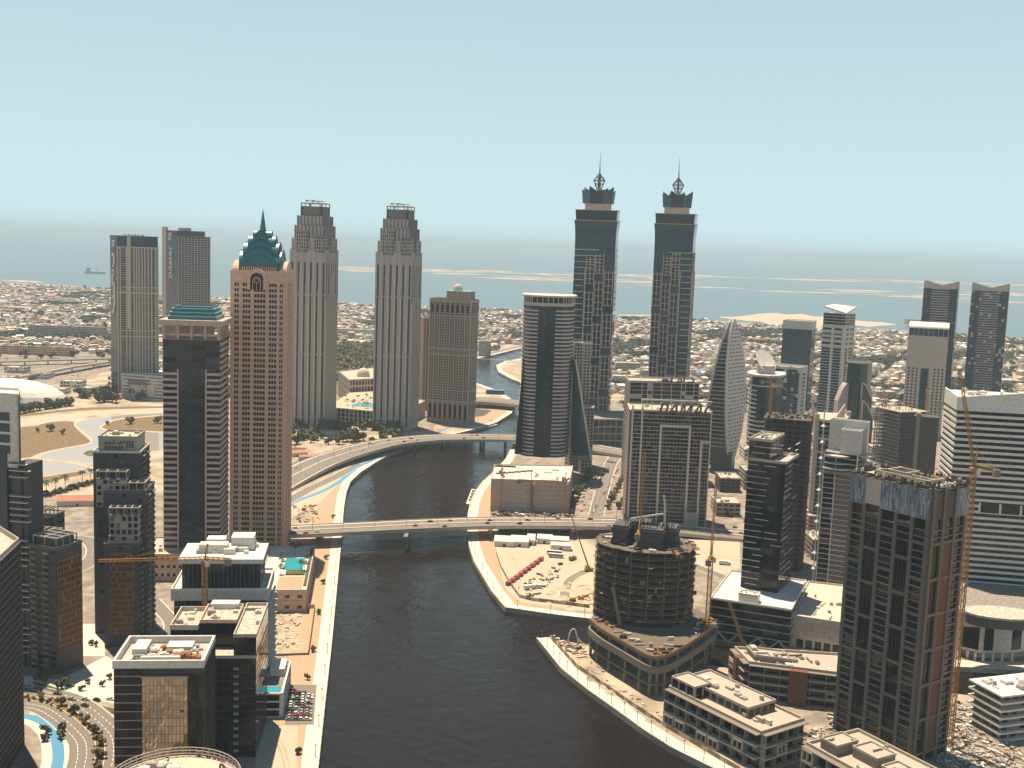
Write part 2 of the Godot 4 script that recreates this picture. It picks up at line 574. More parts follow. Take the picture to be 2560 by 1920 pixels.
	mat("bark", 0.13, 0.085, 0.05, 0.9)
	mat("leaf", 0.066, 0.066, 0.024, 0.8, {"back": Color(0.08, 0.08, 0.02)})
	mat("leaf_b", 0.085, 0.080, 0.030, 0.8, {"back": Color(0.08, 0.08, 0.02)})
	mat("leaf_dry", 0.14, 0.11, 0.055, 0.85)
	mat("palm", 0.05, 0.055, 0.022, 0.8)
	mat("rubber", 0.015, 0.015, 0.015, 0.9)

var bank_l: PackedVector2Array
var bank_r: PackedVector2Array
var spit: PackedVector2Array
func setting() -> void:
	var b := MB.new()
	b.prism(PackedVector2Array([Vector2(-52000, -56000), Vector2(-52000, 3000), Vector2(52000, 3000), Vector2(52000, -56000)]), -9.0, -6.5)
	structure("sea", b, mats.sea)
	b = MB.new()
	b.cap(PackedVector2Array([Vector2(-700, -2600), Vector2(-700, 1500), Vector2(2600, 1500), Vector2(2600, -2600)]), -3.0)
	structure("water", b, mats.water)
	# the canal's banks, from the lens outwards
	bank_l = pts([[796, 1920], [813, 1760], [829, 1615], [849, 1400], [855, 1342], [857, 1311], [860, 1270], [866, 1232], [877, 1204], [902, 1181], [940, 1156], [978, 1134], [1016, 1121], [1064, 1111], [1100, 1098], [1137, 1085], [1206, 1069], [1244, 1055], [1279, 1033], [1288, 1016], [1278, 998], [1250, 978], [1189, 957], [1150, 930], [1150, 905], [1180, 899], [1240, 886], [1312, 868], [1360, 858]])
	bank_l.insert(0, bank_l[0] + (bank_l[0] - bank_l[1]).normalized() * 1500)
	bank_r = pts([[1472, 1547], [1380, 1536], [1263, 1519], [1246, 1500], [1228, 1478], [1206, 1441], [1184, 1403], [1172, 1365], [1168, 1327], [1168, 1289], [1175, 1257], [1187, 1229], [1206, 1204], [1232, 1181], [1262, 1150], [1292, 1095], [1330, 1030], [1345, 985], [1330, 964], [1312, 959], [1280, 948], [1246, 930], [1240, 914], [1262, 903], [1320, 893], [1370, 876], [1360, 858]])
	var inlet := pts([[2900, 1690], [2560, 1674], [2397, 1668], [2060, 1648], [1857, 1610], [1781, 1598], [1600, 1568]])
	var shore := pts([[1360, 782], [1430, 787], [1500, 790], [1600, 797], [1740, 800], [1850, 808], [2000, 815], [2200, 824], [2300, 830], [2400, 838], [2560, 845], [3300, 880], [5200, 960]])
	var sl := pts([[-2600, 610], [-700, 672], [-250, 697], [0, 706], [120, 711], [275, 722], [400, 733], [525, 742], [700, 752], [860, 758], [1000, 765], [1200, 772], [1360, 782]])
	b = MB.new()
	var p := PackedVector2Array([Vector2(-6000, 1500), Vector2(bank_l[0].x, 1500)])
	p.append_array(bank_l)
	var q := sl.duplicate()
	q.reverse()
	p.append_array(q)
	p.append(Vector2(-7000, sl[0].y))
	b.prism(orient(p), -7.0, 0, false)
	structure("ground", b, mats.sand)
	b = MB.new()
	p = PackedVector2Array([Vector2(6000, inlet[0].y)])
	p.append_array(inlet)
	p.append_array(bank_r)
	p.append_array(shore)
	p.append(Vector2(7000, shore[shore.size() - 1].y))
	b.prism(orient(p), -7.0, 0, false)
	structure("ground", b, mats.sand)
	b = MB.new()
	spit = pts([[1341, 1595], [1403, 1672], [1472, 1727], [1540, 1775], [1609, 1825], [1678, 1869], [1781, 1920]])
	spit.append(spit[6] + (spit[6] - spit[5]).normalized() * 1200)
	p = spit.duplicate()
	p.append_array(PackedVector2Array([Vector2(4000, 1500), Vector2(4000, -500)]))
	p.append_array(pts([[2900, 1760], [2440, 1740], [1830, 1672], [1600, 1634], [1470, 1612]]))
	b.prism(orient(p), -7.0, 0, false)
	structure("ground", b, mats.sand)
	# quayside promenades
	quay(bank_l, -1, 0.0, 1.2, 0.35, "kerb", mats.paving_white)
	quay(bank_l, -1, 1.2, 8.0, 0.03, "promenade", mats.paving_white)
	quay(bank_l.slice(0, 13), -1, 8.0, 24.0, 0.02, "promenade", mats.paving_tan)
	quay(bank_r, 1, 0.0, 1.2, 0.35, "kerb", mats.paving_white)
	quay(bank_r, 1, 1.2, 9.0, 0.03, "promenade", mats.paving_white)
	quay(bank_r.slice(2, 13), 1, 9.0, 20.0, 0.02, "promenade", mats.paving_tan)
	quay(spit, -1, 0.0, 1.0, 0.35, "kerb", mats.paving_white)
	quay(spit, -1, 1.0, 8.5, 0.03, "promenade", mats.paving_white)
	inlet.reverse()
	quay(inlet, -1, 0.0, 1.0, 0.35, "kerb", mats.paving_white)
	quay(inlet, -1, 1.0, 12.0, 0.03, "promenade", mats.paving)
	# lagoon on the open ground, its pale rim and islet
	var lag := [[1410, 392], [1230, 398], [1050, 408], [900, 425], [760, 445], [680, 470], [658, 490], [690, 520], [740, 560], [790, 600], [800, 640], [760, 662], [600, 690], [450, 722], [350, 758], [345, 775], [420, 785], [520, 795], [640, 806], [810, 825], [1000, 800], [1300, 722], [1560, 665], [1560, 392]]
	sheet("lagoon_rim", lag, 0.02, mats.sand_pale, 5.0)
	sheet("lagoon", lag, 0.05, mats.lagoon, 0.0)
	sheet("lagoon_rim", [[862, 512], [900, 485], [1000, 445], [1180, 425], [1560, 408], [1560, 552], [1250, 550], [1000, 545], [905, 538]], 0.08, mats.sand_pale, 1.5)
	sheet("scrub", [[880, 512], [915, 488], [1010, 452], [1180, 432], [1560, 414], [1560, 544], [1250, 542], [1000, 536], [920, 530]], 0.11, mats.scrub, 0.0)
	sheet("scrub", [[720, 740], [760, 715], [850, 712], [900, 740], [840, 758], [760, 760]], 0.08, mats.grass, 0.0)
	var lag2 := [[240, 800], [400, 800], [600, 820], [740, 850], [775, 870], [720, 890], [560, 905], [400, 930], [200, 950], [100, 950], [100, 800]]
	sheet("lagoon_rim", lag2, 0.02, mats.sand_pale, 4.0)
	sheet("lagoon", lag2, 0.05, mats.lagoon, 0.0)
	sheet("scrub", [[-900, 520], [160, 515], [420, 470], [620, 460], [640, 500], [700, 560], [770, 620], [760, 648], [600, 680], [420, 715], [300, 750], [150, 780], [-900, 800]], 0.03, mats.scrub, 0.0)
	sheet("scrub", [[-900, 420], [160, 400], [700, 345], [1410, 330], [1410, 345], [700, 365], [160, 420], [-900, 440]], 0.03, mats.scrub, 0.0)
	sheet("scrub", [[250, 955], [420, 935], [600, 905], [720, 895], [700, 925], [500, 965], [330, 1010], [200, 1040]], 0.03, mats.scrub, 0.0)
	sheet("sand_track", [[-900, 460], [160, 440], [700, 380], [1410, 345], [1410, 385], [900, 400], [600, 440], [160, 510], [-900, 560]], 0.025, mats.sand_pale, 0.0)
	# islands and spits out at sea
	rng.seed = 21
	for a in [[1240, 791, 1690, 799, 6], [1800, 793, 2240, 812, 22], [1535, 787, 1640, 790, 3], [0, 700, 120, 706, 3], [1640, 800, 1850, 806, 5]]:
		island(a[0], a[1], a[2], a[3], a[4])
	for i in 70:
		var x := rng.randf_range(840, 2660)
		var dy := rng.randf_range(-1, 1)
		var y := 672 + (x - 870) * 0.036 + dy * (4 + (x - 800) * 0.012)
		var w := rng.randf_range(60, 340) * (0.6 + 0.6 * absf(dy))
		island(x - w / 2, y - w * 0.012, x + w / 2, y + w * 0.018, rng.randf_range(0.9, 2.6))
	rng.seed = 8

func island(x0: float, y0: float, x1: float, y1: float, h: float) -> void:
	var up := PackedVector2Array()
	var n := 14
	for s in 2:
		for i in n:
			var f := float(i) / (n - 1)
			if s: f = 1 - f
			var w := h * sin(PI * clampf(f, 0.02, 0.98)) * rng.randf_range(0.35, 1.0)
			up.append(p2(lerpf(x0, x1, f), lerpf(y0, y1, f) + (w if s else -w), -5.5))
	var b := MB.new()
	b.prism(orient(up), -7.0, -5.5, false)
	structure("sand_island", b, mats.sand_pale)
func sheet(nm: String, a: Array, y: float, m: Material, more: float) -> void:   # a in the pixels of the enlarged left strip
	var p := PackedVector2Array()
	for q in a: p.append(p2(q[0] / 3.456, 920 + q[1] / 3.456))
	p.append(p[0])
	p = smooth(p, 3)
	p.remove_at(p.size() - 1)
	p = orient(p)
	if more > 0:
		var g := Geometry2D.offset_polygon(p, more, Geometry2D.JOIN_ROUND)
		if g.size(): p = orient(g[0])
	var b := MB.new()
	b.cap(p, y)
	structure(nm, b, m)
func quay(l: PackedVector2Array, s: float, a: float, c: float, y: float, nm: String, m: Material) -> void:
	var b := MB.new()
	if y > 0.2:
		ribbon(l, s * a, s * c, y, b)
		ribbon_wall(l, s * c, y, b)
		ribbon_wall(l, s * a, y, b)
	else: ribbon(l, s * a, s * c, y, b)
	structure(nm, b, m)
func ribbon_wall(l: PackedVector2Array, o: float, y: float, b: MB) -> void:
	var k := b.v.size()
	ribbon(l, o, o + 0.001, y, b)
	for i in l.size() - 1:
		var v := b.v[k + i * 4]
		var w := b.v[k + i * 4 + 1]
		b.quad(v, w, w - Vector3(0, y + 0.2, 0), v - Vector3(0, y + 0.2, 0))

func clone(d: Dictionary, o: Dictionary) -> Dictionary:
	var r := d.duplicate()
	r.merge(o, true)
	return r
func W(k: Array) -> Array:
	var r := []
	for s in k: r.append(mats[s])
	return r
# extrude an outline (u along e, y up) from plane a by thickness along n
func extrude(b: MB, o: Vector3, e: Vector3, n: Vector3, outline: PackedVector2Array, th: float) -> void:
	var tr := Geometry2D.triangulate_polygon(outline)
	var q := []
	for p in outline: q.append(o + e * p.x + Vector3.UP * p.y)
	for s in 2:
		var f: Vector3 = n * th * s
		for j in range(0, tr.size(), 3):
			var a: Vector3 = q[tr[j]] + f
			var c: Vector3 = q[tr[j + 1]] + f
			var d: Vector3 = q[tr[j + 2]] + f
			if ((d - a).cross(c - a).dot(n) > 0) == (s == 1): b.tri(a, c, d)
			else: b.tri(a, d, c)
	for i in q.size():
		var a: Vector3 = q[i]
		var c: Vector3 = q[(i + 1) % q.size()]
		b.quad(a, c, c + n * th, a + n * th)
func arch(w: float, h: float, seg := 14, foot := 0.0) -> PackedVector2Array:   # half-round outline on a foot
	var r := PackedVector2Array([Vector2(w / 2, 0), Vector2(-w / 2, 0)])
	if foot > 0: r = PackedVector2Array([Vector2(w / 2, -foot), Vector2(-w / 2, -foot)])
	for i in seg + 1:
		var a := PI - PI * i / seg
		r.append(Vector2(w / 2 * cos(a), h * sin(a)))
	if foot <= 0:
		r.remove_at(r.size() - 1); r.remove_at(2)
	return r

func left_far() -> void:
	rng.seed = 31
	var gl := W(["glass", "glass_b", "glass_c", "glass_pale"])
	# dark residential tower with the vertical sign, and its car park
	var p := PZ(800, [[277, 1662], [294, 1640], [397, 1652], [385, 1690]])
	var t := tower("apartment_tower", "dark grey apartment tower with white Arabic letters down its blue flank", "tower", p, 0, 219, {"core": mats.mauve_dark, "faces": [{"fh": 3.4, "bw": 6.0, "glass": W(["blue_glass", "glass"])}, {"fh": 3.4, "cuts": [0.0, 0.075, 0.22, 0.30, 0.41, 0.47, 0.53, 0.60, 0.67, 0.75, 0.83, 0.93, 1.0], "glass": gl, "band": [0.7, 0.8, mats.mauve, 0.0], "pier": [1.6, 1.3, mats.beige]}, {}, {}], "roof": {"mat": mats.mauve_dark}})
	block(t, sub(p, 0.0, 1.0, 0.0, 0.985), 219, 234.5, {"core": mats.slate, "corename": "crown", "fh": 15.0, "bw": 9.0, "glass": W(["blue_glass", "glass"]), "roof": {"mat": mats.slate, "par": 1.0}})
	var e := (p[2] - p[1]).normalized()
	var n := Vector2(-e.y, e.x)
	for y in [88.0, 96.0, 152.0, 160.0, 218.0]:
		piece(t, "belt", mats.beige, v3(p[1] + e * 2 + n * 0.2, y), v3(e, 0) * ((p[2] - p[1]).length() - 2), Vector3(0, 1.6, 0), v3(n, 0) * 1.4)
	piece(t, "spine", mats.beige, v3(p[1] + e * 14 + n * 0.2, 100), v3(e, 0) * 5, Vector3(0, 135, 0), v3(n, 0) * 1.8)
	flush(t)
	var er := (p[1] - p[0]).normalized()
	var nn := Vector2(-er.y, er.x)
	# vertical sign: strokes of a joined Arabic word, read downwards
	var b := MB.new()
	var su := v3(er, 0)
	var sc := v3((p[0] + p[1]) / 2 + nn * 0.5, 0)
	for s in [[[-3, 208], [3, 206], [4, 196], [0, 190]], [[4, 184], [-4, 184]], [[4, 178], [-3, 178], [-3, 164], [4, 166]], [[4, 166], [4, 132]], [[4, 146], [-3, 146]], [[4, 132], [-1, 122], [-4, 124]]]:
		for i in s.size() - 1:
			b.bar(sc + su * s[i][0] + Vector3(0, s[i][1], 0), sc + su * s[i + 1][0] + Vector3(0, s[i + 1][1], 0), 1.3)
	part(t, "sign_letters", b, mats.white)
	letters(t, "sign_letter", "D", sc + Vector3(0, 223, 0), su, Vector3.UP, 10, 0.8, mats.white, "Droid Sans", true, 0.2)
	letters(t, "sign_letter", "DAMAC", v3((p[0] + p[2]) / 2, 234.5), -v3(e, 0), Vector3.UP, 6, 0.8, mats.slate, "Droid Sans", true, 0.2)
	p = PZ(960, [[303, 1638], [306, 1622], [415, 1600], [420, 1640]])
	t = tower("car_park", "pale low car park with dark louvre panels and dark sign below the dark tower", "building", p, 0, 34, {"core": mats.beige, "faces": [{}, {"fh": 5.0, "cuts": [0.02, 0.23, 0.24, 0.50, 0.52, 0.62, 0.64, 0.82, 0.84, 0.99], "band": [2.6, 0.5, mats.beige_pale, 0.0], "glass": W(["mauve_dark", "mauve", "mauve_dark"])}, {}, {}], "roof": {"mat": mats.roof_pale, "par": 2.0, "pmat": mats.beige_pale}})
	e = (p[2] - p[1]).normalized(); n = Vector2(-e.y, e.x)
	var q := MB.new()
	q.box(v3(p[1] + e * 15.5 + n * 0.5, 3), v3(e, 0) * 17, Vector3(0, 20, 0), v3(n, 0) * 0.5)
	part(t, "blank_panel", q, mats.beige_pale)
	q = MB.new()
	q.box(v3(p[1] + e * 43 + n * 0.5, 6), v3(e, 0) * 12, Vector3(0, 16, 0), v3(n, 0) * 0.5)

	part(t, "blank_panel", q, mats.beige_pale)
	letters(t, "sign_letter", "DAMAC", v3(p[1] + e * 27 + n * 1.4, 24), v3(e, 0), Vector3.UP, 7, 0.8, mats.mauve_dark, "Droid Sans", true, 0.25)
	# second dark tower behind
	p = PZ(700, [[407, 1850], [446, 1810], [526, 1820], [500, 1860]])
	t = tower("apartment_tower", "blue grey apartment tower with a white vertical sign, behind the teal roofed office", "tower", p, 0, 236, {"core": mats.mauve_dark, "faces": [{"fh": 12, "bw": 8.0, "glass": W(["blue_glass_b", "blue_glass"])}, {"fh": 3.5, "bw": 5.0, "glass": gl, "band": [0.9, 0.8, mats.mauve, 0.0], "pier": [0.9, 1.2, mats.mauve]}, {}, {}], "roof": {"mat": mats.mauve_dark, "par": 1.5}})
	block(t, sub(p, 0.1, 0.9, 0.0, 0.88), 236, 246, {"core": mats.slate, "corename": "crown", "roof": {"mat": mats.slate}})
	block(t, sub(p, 0.75, 1.0, -0.02, 0.05), 0, 252, {"core": mats.beige, "corename": "flank_wall"})
	block(t, sub(p, 0.3, 0.6, 0.3, 0.55), 246, 251, {"core": mats.beige, "corename": "lift_house"})
	er = (p[1] - p[0]).normalized(); nn = Vector2(-er.y, er.x)
	letters(t, "sign_letter", "DAMAC", v3((p[0] + p[1]) / 2 + nn * 1.0 + er * 3, 196), Vector3.UP, -v3(er, 0), 11, 0.8, mats.white, "Droid Sans", true, 0.2)
	letters(t, "sign_letter", "D", v3((p[0] + p[1]) / 2 + nn * 1.0, 236), v3(er, 0), Vector3.UP, 12, 0.8, mats.white, "Droid Sans", true, 0.2)
	teal_office()
	tan_tower()
	# the pair of lilac stone towers, then the arcaded hotel beside them
	striped_tower(Vector2(-256, -1420), "tall mauve stone tower of the twin pair, standing behind the tan tower", 283)
	striped_tower(Vector2(-149, -1428), "tall mauve stone tower of the twin pair, standing beside the arcaded hotel", 283)
	hotel()

func teal_office() -> void:
	var p := RA(548, 1436, -95, 408, 571, 1000)
	var t := tower("office_tower", "pink banded office tower with a dark glass middle and a stepped teal roof", "tower", p, 0, 168, {"core": mats.bronze, "base": 9.0, "faces": [
		{"fh": 4.18, "cuts": [0.0, 0.25, 0.275, 0.51, 0.73, 0.75, 1.0], "glass": W(["blue_glass", "glass", "blue_glass_b", "glass_c"]), "mull": [8, 0.12, 0.25, mats.bronze], "tilt": 0.01},
		{"fh": 4.18, "bw": 6.0, "glass": W(["glass", "brown", "glass_c"]), "band": [1.9, 0.6, mats.pink, 0.0]}, {}, {}], "roof": {"mat": mats.pink}})
	var e := (p[1] - p[0]).normalized()
	var ln := (p[1] - p[0]).length()
	var n := Vector2(-e.y, e.x)
	var E := v3(e, 0)
	var N := v3(n, 0)
	var fh := 159.0 / 38
	for i in 33:
		for s in [[0.0, 0.25], [0.75, 1.0]]:
			piece(t, "spandrel", mats.pink, v3(p[0] + e * ln * s[0], 9.0 + i * fh), E * ln * (s[1] - s[0]), Vector3(0, fh * 0.42, 0), N * 0.7)
	for i in 39:
		piece(t, "transom", mats.bronze, v3(p[0] + e * ln * 0.27, 9.0 + i * fh), E * ln * 0.46, Vector3(0, 0.25, 0), N * 0.35)
		piece(t, "transom", mats.bronze, v3(p[0] + e * ln * 0.27, 9.0 + i * fh + 1.0), E * ln * 0.46, Vector3(0, 0.2, 0), N * 0.3)
	for u in [0.25, 0.745]:
		piece(t, "pier", mats.pink, v3(p[0] + e * ln * u, 0), E * 1.0, Vector3(0, 9 + 33 * fh, 0), N * 0.9)
	# belvedere: posts under a cornice, then the stepped roof
	for i in 5:
		piece(t, "post", mats.pink, v3(p[0] + e * (ln - 1.6) * i / 4.0 - n * 1.4, 168), E * 1.6, Vector3(0, 9.5, 0), N * 1.6)
		var f := p[1] + (p[2] - p[1]) * (0.25 * i)
		piece(t, "post", mats.pink, v3(f - e * 1.5, 168), E * 1.5, Vector3(0, 9.5, 0), N * 1.5)
		f = p[3] + (p[0] - p[3]) * (0.25 * i)
		piece(t, "post", mats.pink, v3(f, 168), E * 1.5, Vector3(0, 9.5, 0), N * 1.5)
	piece(t, "rail_beam", mats.pink, v3(p[0] - n * 0.8, 170.3), E * ln, Vector3(0, 1.6, 0), N * 0.5)
	flush(t)
	var b := MB.new()
	b.prism(scaled(p, 0.55), 168, 177.5)
	part(t, "plant_room", b, mats.pink)
	b = MB.new()
	b.prism(grow(p, 2.4), 177.5, 181.3)
	part(t, "cornice", b, mats.pink)
	for i in 3:
		b = MB.new()
		var g := scaled(p, 0.86 - 0.06 * i)
		b.prism(g, 181.3 + i * 2.6, 183.9 + i * 2.6)
		var s := part(t, "roof_step", b, mats.teal)
		b = MB.new()
		b.prism(grow(g, 0.3), 183.5 + i * 2.6, 183.9 + i * 2.6 + 0.05)
		part(t, "coping", b, mats.teal_pale, s)
	b = MB.new()
	b.prism(scaled(p, 0.62), 189.0, 189.3)
	part(t, "roof_deck", b, mats.tan)
	parapet(t, scaled(p, 0.68), 189.0, 1.6, 1.0, mats.teal)
	# podium with square windows
	t = tower("podium", "low tan podium with two rows of small square windows beneath the teal roofed office", "building", rect(p[1] + e * -14 + n * 16, -95, 40, 46), 0, 18, {"core": mats.tan, "fh": 6.0, "bw": 4.2, "glass": W(["glass_c"]), "gap": 1.7, "band": [3.0, 0.5, mats.tan, 0.0], "pier": [1.9, 0.5, mats.tan], "roof": {"mat": mats.roof_pale, "par": 1.2, "pmat": mats.tan, "units": 5}})

func tan_tower() -> void:
	var p := RA(706, 1392, -93, 575, 716, 1000)
	var e := (p[1] - p[0]).normalized()
	var ln := (p[1] - p[0]).length()
	p = rect(p[1], -93, ln, 40)
	e = (p[1] - p[0]).normalized()
	var n := Vector2(-e.y, e.x)
	var E := v3(e, 0)
	var N := v3(n, 0)
	var top := 214.5
	var cuts := [0.0, 0.085, 0.155, 0.245, 0.42, 0.505, 0.80, 0.885, 1.0]
	var t := tower("crowned_tower", "tan stone tower with paired windows and a stepped teal crown with a spire", "tower", p, 0, top, {"core": mats.tan, "base": 6.0, "roof": {"mat": mats.tan, "par": 1.0}})
	var fh := 4.0
	# wall as piers and bands standing proud of the panes
	var groups := [[0.075, 0.155, 2], [0.225, 0.37, 3], [0.435, 0.645, 4], [0.71, 0.85, 3], [0.905, 0.965, 2]]
	var nf := 50
	for k in 2:
		var a: Vector2 = p[k]
		var f := (p[k + 1] - p[k]).normalized()
		var w := (p[k + 1] - p[k]).length()
		var m := Vector2(-f.y, f.x)
		var F := v3(f, 0)
		var M := v3(m, 0)
		for g in groups.size():
			var u0: float = groups[g][0] * w
			var u1: float = groups[g][1] * w
			for i in nf:
				var o := v3(a + f * u0, 8 + i * fh)
				piece(t, "window", mats.glass_c if rng.randf() < 0.7 else mats.glass, o + M * 0.02, F * (u1 - u0), Vector3(0, 2.4, 0), M * 0.05)
				for s in range(1, groups[g][2]):
					piece(t, "mullion", mats.tan, o + F * ((u1 - u0) * s / groups[g][2] - 0.18), F * 0.36, Vector3(0, 2.5, 0), M * 0.45)
		var edge := [0.0]
		for g in groups: edge.append_array([g[0], g[1]])
		edge.append(1.0)
		for j in range(0, edge.size(), 2):
			piece(t, "pier", mats.tan, v3(a + f * w * edge[j], 0), F * w * (edge[j + 1] - edge[j]), Vector3(0, top - 2, 0), M * (0.9 if j == 4 or j == 6 else 0.6))
		for g in groups:
			for i in nf + 1:
				piece(t, "spandrel", mats.tan, v3(a + f * w * g[0], 6.4 + i * fh), F * w * (g[1] - g[0]), Vector3(0, 1.5, 0), M * 0.3)
			piece(t, "frieze", mats.tan, v3(a + f * w * g[0], 8 + nf * fh), F * w * (g[1] - g[0]), Vector3(0, top - 9 - nf * fh, 0), M * 0.5)
	flush(t)
	# half-round gable with the ring emblem in the middle of the front
	var c := v3((p[0] + p[1]) / 2 + n * 0.2, top - 5)
	var b := MB.new()
	extrude(b, c + E * -0.5, E, N, arch(14, 7.5, 16, 8), 1.6)
	part(t, "gable", b, mats.tan)
	b = MB.new()
	extrude(b, c + N * 1.65 + E * -0.5, E, N, arch(9.4, 4.6, 16, 8), 0.12)
	var win := part(t, "gable_window", b, mats.glass_c)
	b = MB.new()
	for i in 16:
		var a0 := TAU * i / 16
		var a1 := TAU * (i + 1) / 16
		var cc := c + N * 1.9 + E * -0.5
		b.bar(cc + E * 1.7 * cos(a0) + Vector3(0, 1.7 * sin(a0) - 1.2, 0), cc + E * 1.7 * cos(a1) + Vector3(0, 1.7 * sin(a1) - 1.2, 0), 0.22)
		if i < 8: b.bar(cc + E * 2.8 * cos(a0) + Vector3(0, 2.8 * sin(a0) - 1.2, 0), cc + E * 2.8 * cos(a1) + Vector3(0, 2.8 * sin(a1) - 1.2, 0), 0.22)
	for x in [-2.8, 0.0, 2.8]:
		b.bar(c + N * 1.9 + E * (x - 0.5) + Vector3(0, -8, 0), c + N * 1.9 + E * (x - 0.5) + Vector3(0, -1.2 - (1.7 if x == 0 else 0.0), 0), 0.22)
	part(t, "emblem", b, mats.tan, win)
	# barrel shoulders at the two flanks
	for s in [0.0, 1.0]:
		b = MB.new()
		var o := v3(p[0] + e * (ln - 5.5) * s, top) + E * 0.0
		var out := arch(26, 8.0, 12)
		extrude(b, v3((p[1] + p[2]) / 2 - (p[1] + p[2]) / 2, 0) + v3(mid(p) - e * (ln / 2) + e * (ln - 5.5) * s, top), N, E, out, 5.5)
		part(t, "shoulder_vault", b, mats.tan)
	# crown: four crossing vaults, each smaller and higher
	var cm := v3(mid(p), top)
	b = MB.new()
	b.cbox(cm, Vector3(ln - 14, 4, 34), -e.angle())
	part(t, "crown_base", b, mats.dark_steel)
	for i in 16:
		piece(t, "louvre_post", mats.tan, cm - E * (ln / 2 - 8) + E * (ln - 16) * i / 15.0 + N * 17.0, E * 0.5, Vector3(0, 4, 0), N * 0.4)
	flush(t)
	var wd := [13.6, 11.2, 8.3, 5.0]
	var yb := [3.7, 10.0, 16.0, 24.0]
	var ri := [12.6, 12.2, 11.0, 6.6]
	for i in 4:
		var w: float = wd[i]
		var y: float = yb[i]
		for k in 2:
			var A := E if k == 0 else N
			var D := N if k == 0 else E
			var hl: float = w + 1.6
			b = MB.new()
			extrude(b, cm - D * hl + Vector3(0, y, 0), A, D, arch(w * 2, ri[i], 18, y if i == 0 else 7.0), hl * 2)
			var v := part(t, "crown_vault", b, mats.teal)
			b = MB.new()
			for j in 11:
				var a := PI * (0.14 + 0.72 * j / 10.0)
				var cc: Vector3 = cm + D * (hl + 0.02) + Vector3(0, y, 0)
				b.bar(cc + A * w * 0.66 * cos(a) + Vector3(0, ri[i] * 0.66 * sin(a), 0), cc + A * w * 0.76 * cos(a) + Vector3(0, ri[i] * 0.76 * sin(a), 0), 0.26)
			if i < 3: part(t, "dark_slot", b, mats.glass_c, v)  # raised dark bars paint the shade inside open slots
			b = MB.new()
			for j in 14:
				var a0 := PI * j / 14
				var a1 := PI * (j + 1) / 14
				var cc: Vector3 = cm + D * (hl + 0.15) + Vector3(0, y, 0)
				b.bar(cc + A * w * cos(a0) + Vector3(0, ri[i] * sin(a0), 0), cc + A * w * cos(a1) + Vector3(0, ri[i] * sin(a1), 0), 0.2)
			part(t, "arch_trim", b, mats.teal, v)
	b = MB.new()
	b.cyl(cm + Vector3(0, 28, 0), 2.8, 0.05, 19, 4)
	part(t, "spire", b, mats.teal)

